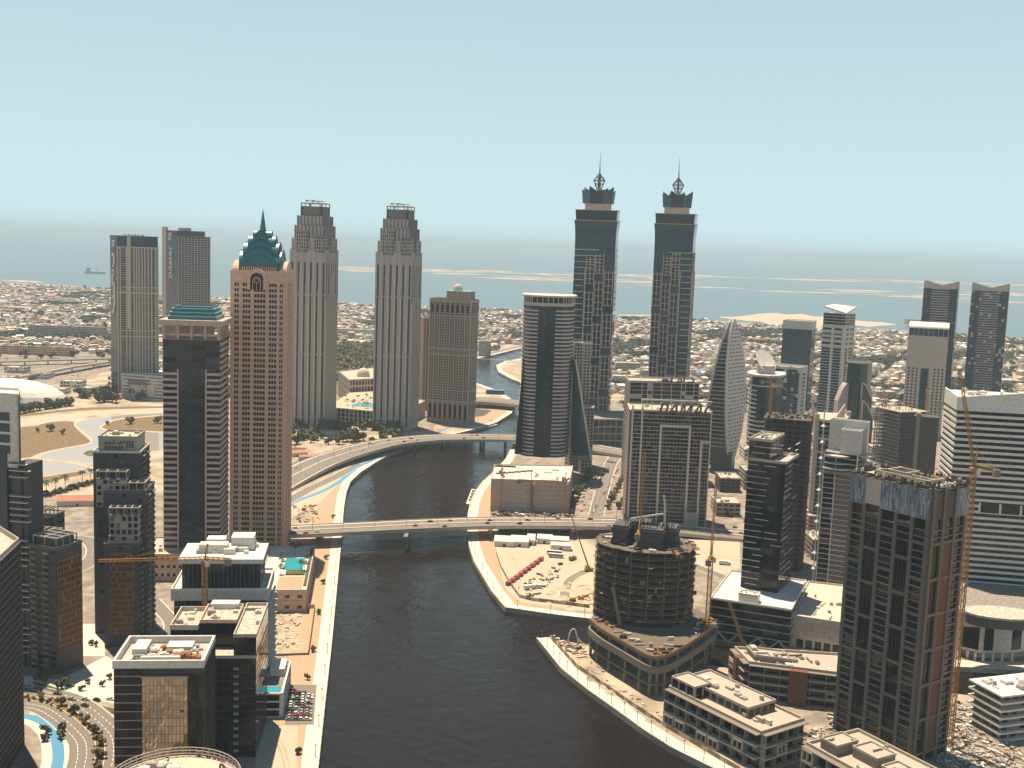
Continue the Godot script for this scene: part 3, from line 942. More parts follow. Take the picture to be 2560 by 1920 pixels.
func striped_tower(c: Vector2, label: String, h: float) -> void:
	var g := "twin mauve towers"
	var az := -78.0
	var p := rect(c + Vector2(18, 14), az, 48, 44)
	var hs := h - 56
	var t := tower("striped_tower", label, "tower", p, 0, hs, {"core": mats.mauve, "roof": {"mat": mats.mauve}}, g)
	for k in 2:
		var a: Vector2 = p[k]
		var f := (p[k + 1] - p[k]).normalized()
		var w := (p[k + 1] - p[k]).length()
		var m := Vector2(-f.y, f.x)
		var F := v3(f, 0)
		var M := v3(m, 0)
		# recessed balcony strips between tall fins; fins and blind panels stop at stepped heights
		for i in 11:
			var u := 1.0 + i * (w - 2.0) / 11
			var bay := (w - 2.0) / 11
			var hi: float = hs - absf(i - 5) * absf(i - 5) * 1.6
			piece(t, "fin", mats.beige_pale, v3(a + f * u, 6), F * (0.9 if i % 2 else 1.3), Vector3(0, hi - 30 - (i % 3) * 9, 0), M * 1.5)
			if i % 2 == 0:
				piece(t, "window_strip", mats.glass_c, v3(a + f * (u + 1.5), 6), F * (bay - 1.7), Vector3(0, hs - 22, 0), M * 0.1)
				for j in 66:
					piece(t, "balcony", mats.mauve_dark, v3(a + f * (u + 1.5), 8 + j * 3.35), F * (bay - 1.7), Vector3(0, 0.7, 0), M * 0.4)
			else:
				piece(t, "blind_panel", mats.mauve, v3(a + f * (u + 1.0), 6), F * (bay - 1.2), Vector3(0, hs - 8 - (i % 3) * 7, 0), M * 0.7)
		for y in [14.0, 95.0, 170.0]:
			piece(t, "belt", mats.mauve, v3(a, y), F * w, Vector3(0, 1.2, 0), M * 1.0)
	flush(t)
	# setbacks
	var ins := [[0.04, 0.96, 0.04, 0.96, 14.0], [0.08, 0.90, 0.08, 0.92, 16.0], [0.13, 0.85, 0.13, 0.87, 12.0]]
	var y := hs
	for s in ins:
		var q := sub(p, s[0], s[1], s[2], s[3])
		block(t, q, y, y + s[4], {"core": mats.mauve, "corename": "setback", "fh": s[4] + 1, "bw": 5.0, "pier": [1.4, 0.8, mats.mauve_dark if y > hs + 10 else mats.mauve]})
		y += s[4]
	for s in [[0.02, 0.30, -0.02, 0.22], [0.5, 0.8, -0.03, 0.1], [-0.02, 0.12, 0.3, 0.75], [0.06, 0.2, 0.1, 0.8]]:
		block(t, sub(p, s[0], s[1], s[2], s[3]), hs - 4, hs + 14 + 20 * s[1] * rng.randf(), {"core": mats.mauve, "corename": "corner_bay", "fh": 4.5, "bw": 2.6, "glass": W(["glass_c", "mauve_dark"]), "gap": 1.0, "roof": {"mat": mats.mauve}})
	var q := sub(p, 0.2, 0.78, 0.2, 0.8)
	block(t, q, y, y + 12, {"core": mats.mauve_dark, "corename": "plant_house", "fh": 13, "bw": 30, "pier": [2.5, 0.6, mats.brown]})
	for i in 4:
		var a := q[i]
		var bb := q[(i + 1) % 4]
		piece(t, "top_beam", mats.beige, v3(a, y + 15), v3(bb - a, 0), Vector3(0, 1.2, 0), Vector3(0.9, 0, 0.9))
		for k in 3:
			piece(t, "top_post", mats.beige, v3(a + (bb - a) * k * 0.48, y + 11), Vector3(1.0, 0, 0), Vector3(0, 4.2, 0), Vector3(0, 0, 1.0))
	flush(t)
	for s in [0.35, 0.65]:
		var b := MB.new()
		var o := v3(inner(q, s, 0.5), y + 16)
		b.bar(o, o + Vector3(0, 2.6, 0), 0.5)
		b.bar(o + Vector3(-7, 3, 0), o + Vector3(7, 2.4, 0), 0.45)
		b.cbox(o + Vector3(-7, 2, 0), Vector3(3, 2, 2))
		part(t, "cleaning_cradle", b, mats.plant_grey)

func hotel() -> void:
	var p := RA(1168, 1062, -72, 1072, 1192, 900)
	var st := {"core": mats.stone, "fh": 3.6, "bw": 3.7, "glass": W(["glass_c", "glass"]), "gap": 0.7, "band": [1.3, 0.5, mats.stone, 0.0], "pier": [1.3, 0.6, mats.stone]}
	var t := tower("hotel", "brown stone hotel with arched top windows and a small white dome", "hotel", p, 0, 166, clone(st, {"base": 30.0, "roof": {"mat": mats.stone, "par": 1.5}}))
	for y in [30.0, 44.0, 92.0, 100.0, 144.0, 164.0]:
		var b := MB.new()
		b.prism(grow(p, 1.3), y, y + 1.2)
		part(t, "cornice", b, mats.beige)
	for k in 2:
		var a: Vector2 = p[k]
		var w := (p[k + 1] - p[k]).length()
		var f := (p[k + 1] - p[k]).normalized()
		var m := Vector2(-f.y, f.x)
		var nb := int(w / 7.0)
		for i in nb:
			var b := MB.new()
			extrude(b, v3(a + f * w * (i + 0.5) / nb + m * 0.05, 24), v3(f, 0), v3(m, 0), arch(3.6, 2.2, 8, 18), 0.15)
			part(t, "arched_window", b, mats.glass_c)
			b = MB.new()
			extrude(b, v3(a + f * w * (i + 0.5) / nb + m * 0.75, 158), v3(f, 0), v3(m, 0), arch(2.8, 1.6, 8, 9), 0.15)
			part(t, "arched_window", b, mats.glass_c)
			piece(t, "pilaster", mats.beige, v3(a + f * (w * i / nb - 0.6), 0), v3(f, 0) * 1.2, Vector3(0, 166, 0), v3(m, 0) * 1.0)
	flush(t)
	block(t, sub(p, 0.08, 0.62, 0.1, 0.9), 166, 178, {"core": mats.stone, "corename": "attic", "fh": 12, "bw": 5, "pier": [1.2, 0.5, mats.beige], "roof": {"mat": mats.teal_pale, "over": 1.0}})
	var c := v3(inner(p, 0.42, 0.5), 178)
	var b := MB.new()
	b.cyl(c, 6.5, 6.5, 2.5, 16)
	part(t, "drum", b, mats.beige_pale)
	b = MB.new()
	for i in 5:
		var a0 := PI / 2 * i / 5
		var a1 := PI / 2 * (i + 1) / 5
		b.cyl(c + Vector3(0, 2.5 + 7.0 * sin(a0), 0), 6.3 * cos(a0), 6.3 * cos(a1), 7.0 * (sin(a1) - sin(a0)), 16)
	b.cyl(c + Vector3(0, 9.4, 0), 0.5, 0.05, 5, 6)
	part(t, "dome", b, mats.beige_pale)
	# slim tower between the mauve tower and the hotel
	tower("slim_tower", "slim brown tower showing behind the arcaded hotel", "tower", PZ(900, [[1050, 1640], [1057, 1610], [1078, 1612], [1074, 1645]]), 0, 132, clone(st, {"roof": {"mat": mats.roof_pale, "par": 2.0}}))
	# pool podium between the twin towers
	var d := PackedVector2Array([p2(812, 1058), p2(1000, 1076), p2(1062, 1040), p2(900, 1000)])
	t = tower("hotel_podium", "pale podium with dark paired windows and pool deck between the twin mauve towers", "building", d, 0, 21, {"core": mats.beige, "fh": 5.2, "bw": 6.0, "glass": W(["glass_c", "brown"]), "band": [0.8, 0.5, mats.beige, 0.0], "pier": [1.4, 0.8, mats.beige_pale], "roof": {"mat": mats.sand_pale, "par": 1.2, "pmat": mats.beige_pale}})
	b = MB.new()
	b.prism(sub(d, 0.35, 0.75, 0.25, 0.5), 21.0, 21.25)
	part(t, "pool", b, mats.pool)
	# domed low hotel wing
	d = PackedVector2Array([p2(846, 990), p2(872, 1016), p2(962, 1010), p2(960, 975)])
	t = tower("domed_wing", "sand coloured low hotel wing with arched windows and a ribbed dome", "hotel", d, 0, 38, {"core": mats.beige, "fh": 9.0, "bw": 5.0, "glass": W(["glass_c", "brown"]), "gap": 2.0, "band": [2.2, 0.4, mats.beige_pale, 0.0], "pier": [1.8, 0.6, mats.beige], "roof": {"mat": mats.roof_pale, "par": 1.5}})
	c = v3(inner(d, 0.35, 0.5), 38)
	b = MB.new()
	b.cyl(c, 10, 10, 3, 20)
	for i in 6:
		var a0 := PI / 2 * i / 6
		var a1 := PI / 2 * (i + 1) / 6
		b.cyl(c + Vector3(0, 3 + 10.0 * sin(a0), 0), 9.5 * cos(a0), 9.5 * cos(a1), 10.0 * (sin(a1) - sin(a0)), 20)
	b.cyl(c + Vector3(0, 13, 0), 0.6, 0.05, 5, 6)
	part(t, "dome", b, mats.beige_pale)

func hz(x: float, y: float, z: float) -> float:
	return pz(x, y, z).y
# a pergola frame standing on a roof: posts, beams, dark canopy panels
func pergola(t: Node3D, p: PackedVector2Array, y: float, h: float, nu: int, nw: int, m: Material, dark: Material) -> void:
	for i in nu + 1:
		for j in nw + 1:
			if i > 0 and i < nu and j > 0 and j < nw: continue
			var c := inner(p, float(i) / nu, float(j) / nw)
			piece(t, "pergola_post", m, v3(c, y) - Vector3(0.25, 0, 0.25), Vector3(0.5, 0, 0), Vector3(0, h, 0), Vector3(0, 0, 0.5))
	var eu := v3(p[0] - p[1], 0)
	var ew := v3(p[2] - p[1], 0)
	var nu3 := ew.normalized()
	for j in nw + 1: piece(t, "pergola_beam", m, v3(inner(p, 0, float(j) / nw), y + h) - nu3 * 0.3, eu, Vector3(0, 0.7, 0), nu3 * 0.6)
	for i in nu + 1: piece(t, "pergola_beam", m, v3(inner(p, float(i) / nu, 0), y + h + 0.02) - eu.normalized() * 0.3, ew, Vector3(0, 0.66, 0), eu.normalized() * 0.6)
	for i in nu:
		for j in nw:
			piece(t, "canopy_panel", dark, v3(inner(p, (i + 0.12) / nu, (j + 0.12) / nw), y + h + 0.2), eu * 0.76 / nu, Vector3(0, 0.08, 0), ew * 0.76 / nw)
	flush(t)

func left_near() -> void:
	rng.seed = 41
	stepped_tower()
	# black office with the mirror wall
	var h := 58.5
	var p := R3([283, 1671], [508, 1668], [539, 1606], h)
	var blk := W(["black_glass", "black_glass_b", "glass_c"])
	var t := tower("mirror_office", "black glass office with a gold mirror wall and white rimmed roof full of plant", "office", p, 0, h, {"core": mats.black_glass_b, "faces": [{"fh": 3.9, "cuts": [0.0, 0.08, 0.16, 0.24, 0.317], "glass": blk, "band": [0.35, 0.25, mats.plant_grey, 0.0], "span": [[0.0, 0.315]], "tilt": 0.003}, {"fh": 3.9, "bw": 3.0, "glass": blk, "band": [0.5, 0.5, mats.concrete_dark, 0.0], "pier": [0.5, 0.6, mats.concrete_dark]}, {}, {}], "roof": {"mat": mats.roof_pale, "par": 3.2, "pw": 1.0, "pmat": mats.white, "over": 0.5}})
	var e := (p[1] - p[0]).normalized()
	var ln := (p[1] - p[0]).length()
	var n := Vector2(-e.y, e.x)
	for i in 12:
		for j in 15:
			var w := ln * 0.51 / 12
			var o := v3(p[0] + e * (ln * 0.317 + i * w) + n * 0.35, h - 4.2 - (j + 1) * 3.6)
			piece(t, "mirror_pane", mats.mirror, o, v3(e, 0) * (w - 0.14) + v3(n, 0) * rng.randfn(0, 0.012) * w, Vector3(0, 3.46, 0) + v3(n, 0) * rng.randfn(0, 0.012) * 3.4, v3(n, 0) * 0.08)
	piece(t, "mirror_frame", mats.bronze, v3(p[0] + e * ln * 0.317 + n * 0.02, 0), v3(e, 0) * ln * 0.51, Vector3(0, h - 4.2, 0), v3(n, 0) * 0.3)
	piece(t, "canopy_beam", mats.plant_grey, v3(p[0] + e * (ln * 0.31), h - 4.1), v3(e, 0) * ln * 0.525, Vector3(0, 0.6, 0), v3(n, 0) * 1.3)
	for j in 14:
		for i in 4:
			piece(t, "window", blk[rng.randi() % 3], v3(p[0] + e * ln * (0.83 + i * 0.0415) + n * 0.05, 1 + j * 3.9), v3(e, 0) * ln * 0.039 + v3(n, 0) * rng.randfn(0, 0.02), Vector3(0, 3.7, 0), v3(n, 0) * 0.06)
	flush(t)
	plant(t, sub(p, 0.04, 0.96, 0.1, 0.97), h, 70, 3.8, W(["plant_white", "plant_white", "plant_grey", "plant_rust"]))
	for s in [[0.28, 0.72, 0.10, 0.16, 3.4], [0.3, 0.34, 0.16, 0.5, 2.6], [0.70, 0.86, 0.35, 0.75, 4.2], [0.2, 0.5, 0.55, 0.8, 3.0]]:
		var b := MB.new()
		b.prism(orient(sub(p, s[0], s[1], s[2], s[3])), h, h + s[4])
		part(t, "plant_screen", b, mats.plant_white)
	# black office behind with orange brown roofs
	h = 58.0
	p = R3([408, 1590], [640, 1592], [664, 1512], h)
	t = tower("black_office", "black office block with stepped orange lit roof terraces behind the mirror office", "office", p, 0, h - 10, {"core": mats.black_glass_b, "fh": 3.6, "bw": 3.2, "glass": blk, "band": [0.3, 0.2, mats.bronze, 0.0], "mull": [2, 0.1, 0.15, mats.bronze], "roof": {"mat": mats.roof_pale, "par": 1.2, "pmat": mats.beige}})
	block(t, orient(sub(p, 0.0, 0.24, 0.0, 0.98)), h - 10, h, {"core": mats.black_glass_b, "corename": "stair_tower", "fh": 3.6, "bw": 3.2, "glass": blk, "roof": {"mat": mats.roof_pale, "par": 1.4, "pmat": mats.beige, "units": 3}})
	block(t, orient(sub(p, 0.26, 0.66, 0.30, 0.80)), h - 10, h + 2, {"core": mats.black_glass_b, "corename": "penthouse", "fh": 5, "bw": 3.2, "glass": blk, "roof": {"mat": mats.roof_pale, "par": 1.5, "pmat": mats.tan, "units": 6}})
	block(t, orient(sub(p, 0.68, 0.98, 0.28, 0.86)), h - 10, h - 1, {"core": mats.black_glass_b, "corename": "penthouse", "fh": 5, "bw": 3.2, "glass": blk, "roof": {"mat": mats.roof_pale, "par": 2.2, "pmat": mats.beige_pale, "units": 6, "us": 2.0}})
	var b := MB.new()
	b.prism(orient(sub(p, 0.3, 0.62, 0.72, 0.86)), h + 2, h + 4.6)
	part(t, "roof_hall", b, mats.plant_white)
	# white balconies zigzag up the flank
	for i in 12:
		var y := 3.0 + i * 3.6
		piece(t, "balcony", mats.plant_grey, v3(inner(p, 0.235, 0.0), y), v3(p[0] - p[1], 0).normalized() * -2.2, Vector3(0, 1.0, 0), v3(n, 0) * 1.3)
	flush(t)
	# white roofed office
	h = 74.0
	p = R3([455, 1396], [650, 1396], [662, 1360], h)
	var lo := grow(p, 3.4)
	t = tower("white_roof_office", "dark glass office with a white slab roof and a white belt terrace", "office", lo, 0, 57, {"core": mats.black_glass_b, "fh": 3.7, "bw": 3.6, "glass": W(["glass_c", "black_glass_b", "glass"]), "mull": [2, 0.1, 0.15, mats.plant_grey], "roof": {"mat": mats.roof_pale}})
	b = MB.new()
	b.prism(grow(lo, 1.4), 53.0, 58.2)
	part(t, "belt", b, mats.white_panel)
	parapet(t, grow(lo, 1.4), 58.2, 1.2, 0.6, mats.white)
	block(t, p, 58.2, h - 2.4, {"core": mats.black_glass_b, "corename": "upper_storeys", "fh": 7, "bw": 2.2, "glass": W(["glass", "green_glass", "glass_c"]), "mull": [2, 0.1, 0.2, mats.plant_grey]})
	b = MB.new()
	b.prism(grow(p, 1.8), h - 2.4, h)
	part(t, "roof", b, mats.white)
	plant(t, sub(p, 0.05, 0.85, 0.2, 0.9), h, 26, 4.0, W(["plant_white", "plant_white", "plant_grey"]))
	for s in [[0.12, 0.42, 0.55, 0.95, 7.0], [0.45, 0.82, 0.35, 0.6, 4.5], [0.5, 0.75, 0.62, 0.9, 5.5]]:
		b = MB.new()
		b.prism(orient(sub(p, s[0], s[1], s[2], s[3])), h, h + s[4])
		part(t, "plant_house", b, mats.white)
	for i in 13:
		for k in 2:
			var a: Vector2 = lo[1] if k else lo[0]
			var f := (lo[2] - lo[1]) if k else (lo[1] - lo[0])
			var m := Vector2(-f.y, f.x).normalized()
			if k or i > 11: piece(t, "balcony_slab", mats.white, v3(a + m * 0.1, 5 + i * 3.7), v3(f, 0) + v3(m, 0) * (1.4 if k else 0.0), Vector3(0, 0.32, 0), v3(m, 0) * (1.8 if k else 1.0))
	for i in 3: piece(t, "long_slab", mats.white, v3(lo[0] + (lo[1] - lo[0]) * 0.34 + n * 0.1, 51 - i * 3.7), v3(lo[1] - lo[0], 0) * 0.66, Vector3(0, 0.6, 0), v3(n, 0) * 2.0)
	piece(t, "pier", mats.white, v3(lo[0] + (lo[1] - lo[0]) * 0.33 + n * 0.1, 0), v3(e, 0) * 1.2, Vector3(0, 53, 0), v3(n, 0) * 1.0)
	flush(t)
	# grey towers with orange panels at the road
	h = 72.0
	var L := p2(76, 1672)
	var N := p2(144, 1687)
	var R := p2(210, 1659)
	p = R3([76, 1672], [144, 1687], [210, 1659], 0)
	h = hz(138, 1375, -p[1].y)
	t = tower("orange_panel_block", "grey apartment block with an orange panelled flank and a roof pergola", "apartment block", p, 0, h, {"core": mats.slate, "faces": [{"fh": 3.5, "bw": 4.5, "glass": W(["glass_c", "slate", "glass_c"]), "gap": 1.5, "band": [1.0, 1.2, mats.concrete, 0.0], "span": [[0.1, 0.3], [0.55, 0.75]], "bandname": "balcony"}, {}, {}, {}], "roof": {"mat": mats.roof_grey, "par": 1.1, "pmat": mats.slate}})
	orange_face(t, p[1], p[2], 12, h - 6)
	pergola(t, sub(p, 0.1, 0.95, 0.12, 0.9), h, 5.0, 2, 3, mats.concrete_pale, mats.black_panel)
	block(t, sub(p, 0.14, 0.9, 0.2, 0.84), h, h + 4.6, {"core": mats.brown, "corename": "penthouse"})
	# stepped terraces behind it
	var z := 655.0
	for s in [[62, 1345, 137, 655.0, 1.0], [84, 1290, 124, 672.0, 0.0]]:
		z = s[3]
		var a := pz(s[0], s[1], z)
		var c := pz(s[2], s[1] - 12, z - 2)
		var w := (c - a).length()
		var q := orient(rect(Vector2(c.x, c.z), -80, w, 16))
		t = tower("terrace_block", "white apartment terrace with a slatted roof behind the orange panelled block" if s[4] else "grey apartment terrace with a roof pergola, topmost behind the orange panelled block", "apartment block", q, 0, a.y, {"core": mats.concrete_pale if s[4] else mats.slate, "fh": 3.6, "bw": 4.0, "glass": W(["glass_c", "curtain", "glass_c"]), "gap": 1.4, "roof": {"mat": mats.roof_grey, "par": 0.8}})
		pergola(t, sub(q, 0.05, 0.98, 0.05, 0.6), a.y, 4.4, 4, 1, mats.concrete_pale, mats.black_panel)
	# the balcony tower at the picture's edge and its brown neighbour
	z = 596.0
	h = hz(20, 992, z)
	p = PZ(1100, [[-90, 602], [47, 596], [52, 620], [-80, 626]])
	t = tower("balcony_tower", "white and slate apartment tower with thin cantilevered balconies", "tower", p, 0, h, {"core": mats.slate, "faces": [{"fh": 3.6, "cuts": [0.0, 0.3, 0.6], "glass": W(["blue_glass", "glass", "glass_c"]), "tilt": 0.02}, {}, {}, {}], "roof": {"mat": mats.white, "par": 1.5, "units": 4}})
	e = (p[1] - p[0]).normalized(); ln = (p[1] - p[0]).length(); n = Vector2(-e.y, e.x)
	var h2 := hz(60, 1160, z)
	piece(t, "white_wall", mats.white_panel, v3(p[0] + e * ln * 0.66 + n * 0.2, h2 - 2), v3(e, 0) * ln * 0.345, Vector3(0, h - h2 + 4, 0), v3(n, 0) * 1.6)
	piece(t, "glass_bay", mats.blue_glass, v3(p[0] + e * ln * 0.62 + n * 0.1, 0), v3(e, 0) * ln * 0.20, Vector3(0, h - 30, 0), v3(n, 0) * 2.4)
	for i in 4: piece(t, "window", mats.blue_glass, v3(p[0] + e * ln * 0.68 + n * 1.85, h - 13 - i * 6.0), v3(e, 0) * ln * 0.2, Vector3(0, 4.6, 0), v3(n, 0) * 0.1)
	piece(t, "side_wing", mats.slate, v3(p[1] - e * 4.0 - n * 14, 0), v3(e, 0) * 8.8, Vector3(0, h2, 0), v3(n, 0) * 14.6)
	piece(t, "wing_glass", mats.glass_c, v3(p[1] + e * 1.2 + n * 0.62, 0), v3(e, 0) * 1.6, Vector3(0, h2 - 1, 0), v3(n, 0) * 0.1)
	for i in 40:
		var y := h2 - i * 3.5
		if y < 6: break
		if i % 7 == 3 or i % 7 == 4: continue
		piece(t, "balcony_slab", mats.white, v3(p[1] - e * 4.2 + n * 0.6, y), v3(e, 0) * (11.6 if i % 2 else 10.0), Vector3(0, 0.35, 0), v3(n, 0) * 2.6)
		piece(t, "balcony_rail", mats.glass_b, v3(p[1] - e * 4.2 + n * 3.1, y + 0.35), v3(e, 0) * (11.6 if i % 2 else 10.0), Vector3(0, 1.0, 0), v3(n, 0) * 0.06)
	flush(t)
	h = hz(46, 1357, 500)
	p = PZ(1500, [[-170, 480], [-62, 438], [49, 500], [-60, 548]])
	t = tower("brown_tower", "dark brown apartment tower with grey floor edges at the road bend", "tower", p, 0, h, {"core": mats.brown, "fh": 3.5, "bw": 3.4, "glass": W(["glass_c", "brown", "glass_c"]), "band": [0.6, 0.9, mats.mauve_dark, 0.0], "pier": [0.6, 1.0, mats.brown], "roof": {"mat": mats.roof_pale, "par": 2.4, "pmat": mats.beige, "units": 8}})
	# round rooftop with lettered rail, just under the lens
	h = 62.0
	var c := px(436, 1964, h)
	t = thing("round_roof_building", "round tan roofed building with a lettered rail around its rim", "building", Vector3(c.x, 0, c.z))
	b = MB.new()
	b.cyl(Vector3(c.x, 0, c.z), 21, 21, h, 40)
	part(t, "drum", b, mats.brown)
	b = MB.new()
	b.cyl(Vector3(c.x, h - 1.5, c.z), 21.6, 21.6, 1.6, 40)
	part(t, "roof", b, mats.pink)
	b = MB.new()
	b.cyl(Vector3(c.x, h, c.z), 15, 15, 2.4, 36)
	part(t, "upper_roof", b, mats.tan)
	for i in 30:
		var a0 := PI + PI * i / 29
		var o := Vector3(c.x + 21 * cos(a0), h, c.z + 21 * sin(a0))
		piece(t, "rail_post", mats.steel, o, Vector3(0.2, 0, 0), Vector3(0, 3.4, 0), Vector3(0, 0, 0.2))
	flush(t, 300, 2.0)
	b = MB.new()
	for k in 3:
		for i in 30:
			var a0 := PI + PI * i / 30
			var a1 := PI + PI * (i + 1) / 30
			b.bar(Vector3(c.x + 21 * cos(a0), h + 1.1 * (k + 1), c.z + 21 * sin(a0)), Vector3(c.x + 21 * cos(a1), h + 1.1 * (k + 1), c.z + 21 * sin(a1)), 0.1)
	part(t, "rail", b, mats.steel)
	var i2 := 0
	for s in "INC":
		var a0 := -PI / 2 + 0.1 + i2 * 0.2
		letters(t, "sign_letter", s, Vector3(c.x + 21.3 * cos(a0), h - 0.5, c.z + 21.3 * sin(a0)), Vector3(sin(a0), 0, -cos(a0)) * -1, Vector3.UP, 4.2, 0.4, mats.dark_steel)
		i2 += 1
	i2 = 0
	for s in "DIA":
		var a0 := -0.75 + i2 * 0.2
		letters(t, "sign_letter", s, Vector3(c.x + 17 * cos(a0), h + 0.3, c.z + 17 * sin(a0)), Vector3(-sin(a0), 0, cos(a0)) * -1, Vector3.UP, 4.2, 0.4, mats.dark_steel)
		i2 += 1
	plant(t, rect(Vector2(c.x + 2, c.z - 2), -95, 14, 10), h + 2.4, 7, 3.5, W(["plant_white", "plant_grey"]))
	# waterfront: cafe house, pool podium
	h = 12.0
	p = R3([656, 1736], [704, 1736], [721, 1656], h)
	t = tower("cafe_house", "white framed waterfront house with roof terrace and small pool", "building", p, 0, h, {"core": mats.beige_pale, "fh": 4.0, "cuts": [0.04, 0.96], "glass": W(["glass_c"]), "band": [0.8, 0.7, mats.white, 0.0], "pier": [1.0, 0.8, mats.white], "roof": {"mat": mats.roof_grey, "par": 1.0, "pmat": mats.white}})
	b = MB.new()
	b.prism(orient(sub(p, 0.12, 0.8, 0.05, 0.22)), h, h + 0.3)
	part(t, "terrace_pool", b, mats.pool)
	b = MB.new()
	b.prism(orient(sub(p, 0.1, 0.9, 0.55, 0.9)), h, h + 4)
	part(t, "roof_house", b, mats.white)
	h = 14.0
	p = R3([640, 1478], [765, 1478], [783, 1368], h)
	t = tower("pool_podium", "tan podium with a blue swimming pool and palms on its deck", "building", p, 0, h, {"core": mats.tan, "fh": 6.5, "bw": 8.0, "glass": W(["brown"]), "gap": 5.0, "band": [0.6, 0.4, mats.tan, 0.0], "roof": {"mat": mats.paving_white, "par": 1.2, "pmat": mats.beige_pale}})
	b = MB.new()
	b.prism(orient(sub(p, 0.16, 0.58, 0.45, 0.72)), h, h + 0.25)
	part(t, "pool", b, mats.pool)
	b = MB.new()
	b.prism(orient(sub(p, 0.1, 0.62, 0.05, 0.3)), h, h + 0.2)
	part(t, "terrace", b, mats.paving_tan)
	b = MB.new()
	b.prism(orient(sub(p, 0.1, 0.5, 0.33, 0.42)), h, h + 1.0)
	part(t, "planter", b, mats.grass)
	b = MB.new()
	b.prism(orient(sub(p, 0.02, 0.08, 0.1, 0.95)), h, h + 0.9)
	part(t, "hedge", b, mats.leaf)

func orange_face(t: Node3D, a: Vector2, b: Vector2, y0: float, y1: float) -> void:
	var e := (b - a).normalized()
	var w := (b - a).length()
	var n := Vector2(-e.y, e.x)
	piece(t, "panel_field", mats.rust, v3(a + e * 0.6 + n * 0.05, y0), v3(e, 0) * (w - 1.0), Vector3(0, y1 - y0, 0), v3(n, 0) * 0.3)
	var nf := int((y1 - y0) / 3.4)
	var nc := 9
	for i in nf:
		for j in nc:
			var u := 1.2 + (j + (0.35 if i % 2 else 0.0)) * (w - 2.2) / nc
			piece(t, "window", mats.glass_c if rng.randf() < 0.85 else mats.curtain, v3(a + e * u + n * 0.3, y0 + 0.5 + i * 3.4), v3(e, 0) * (w / nc * 0.42), Vector3(0, 2.3, 0), v3(n, 0) * 0.12)
	flush(t)

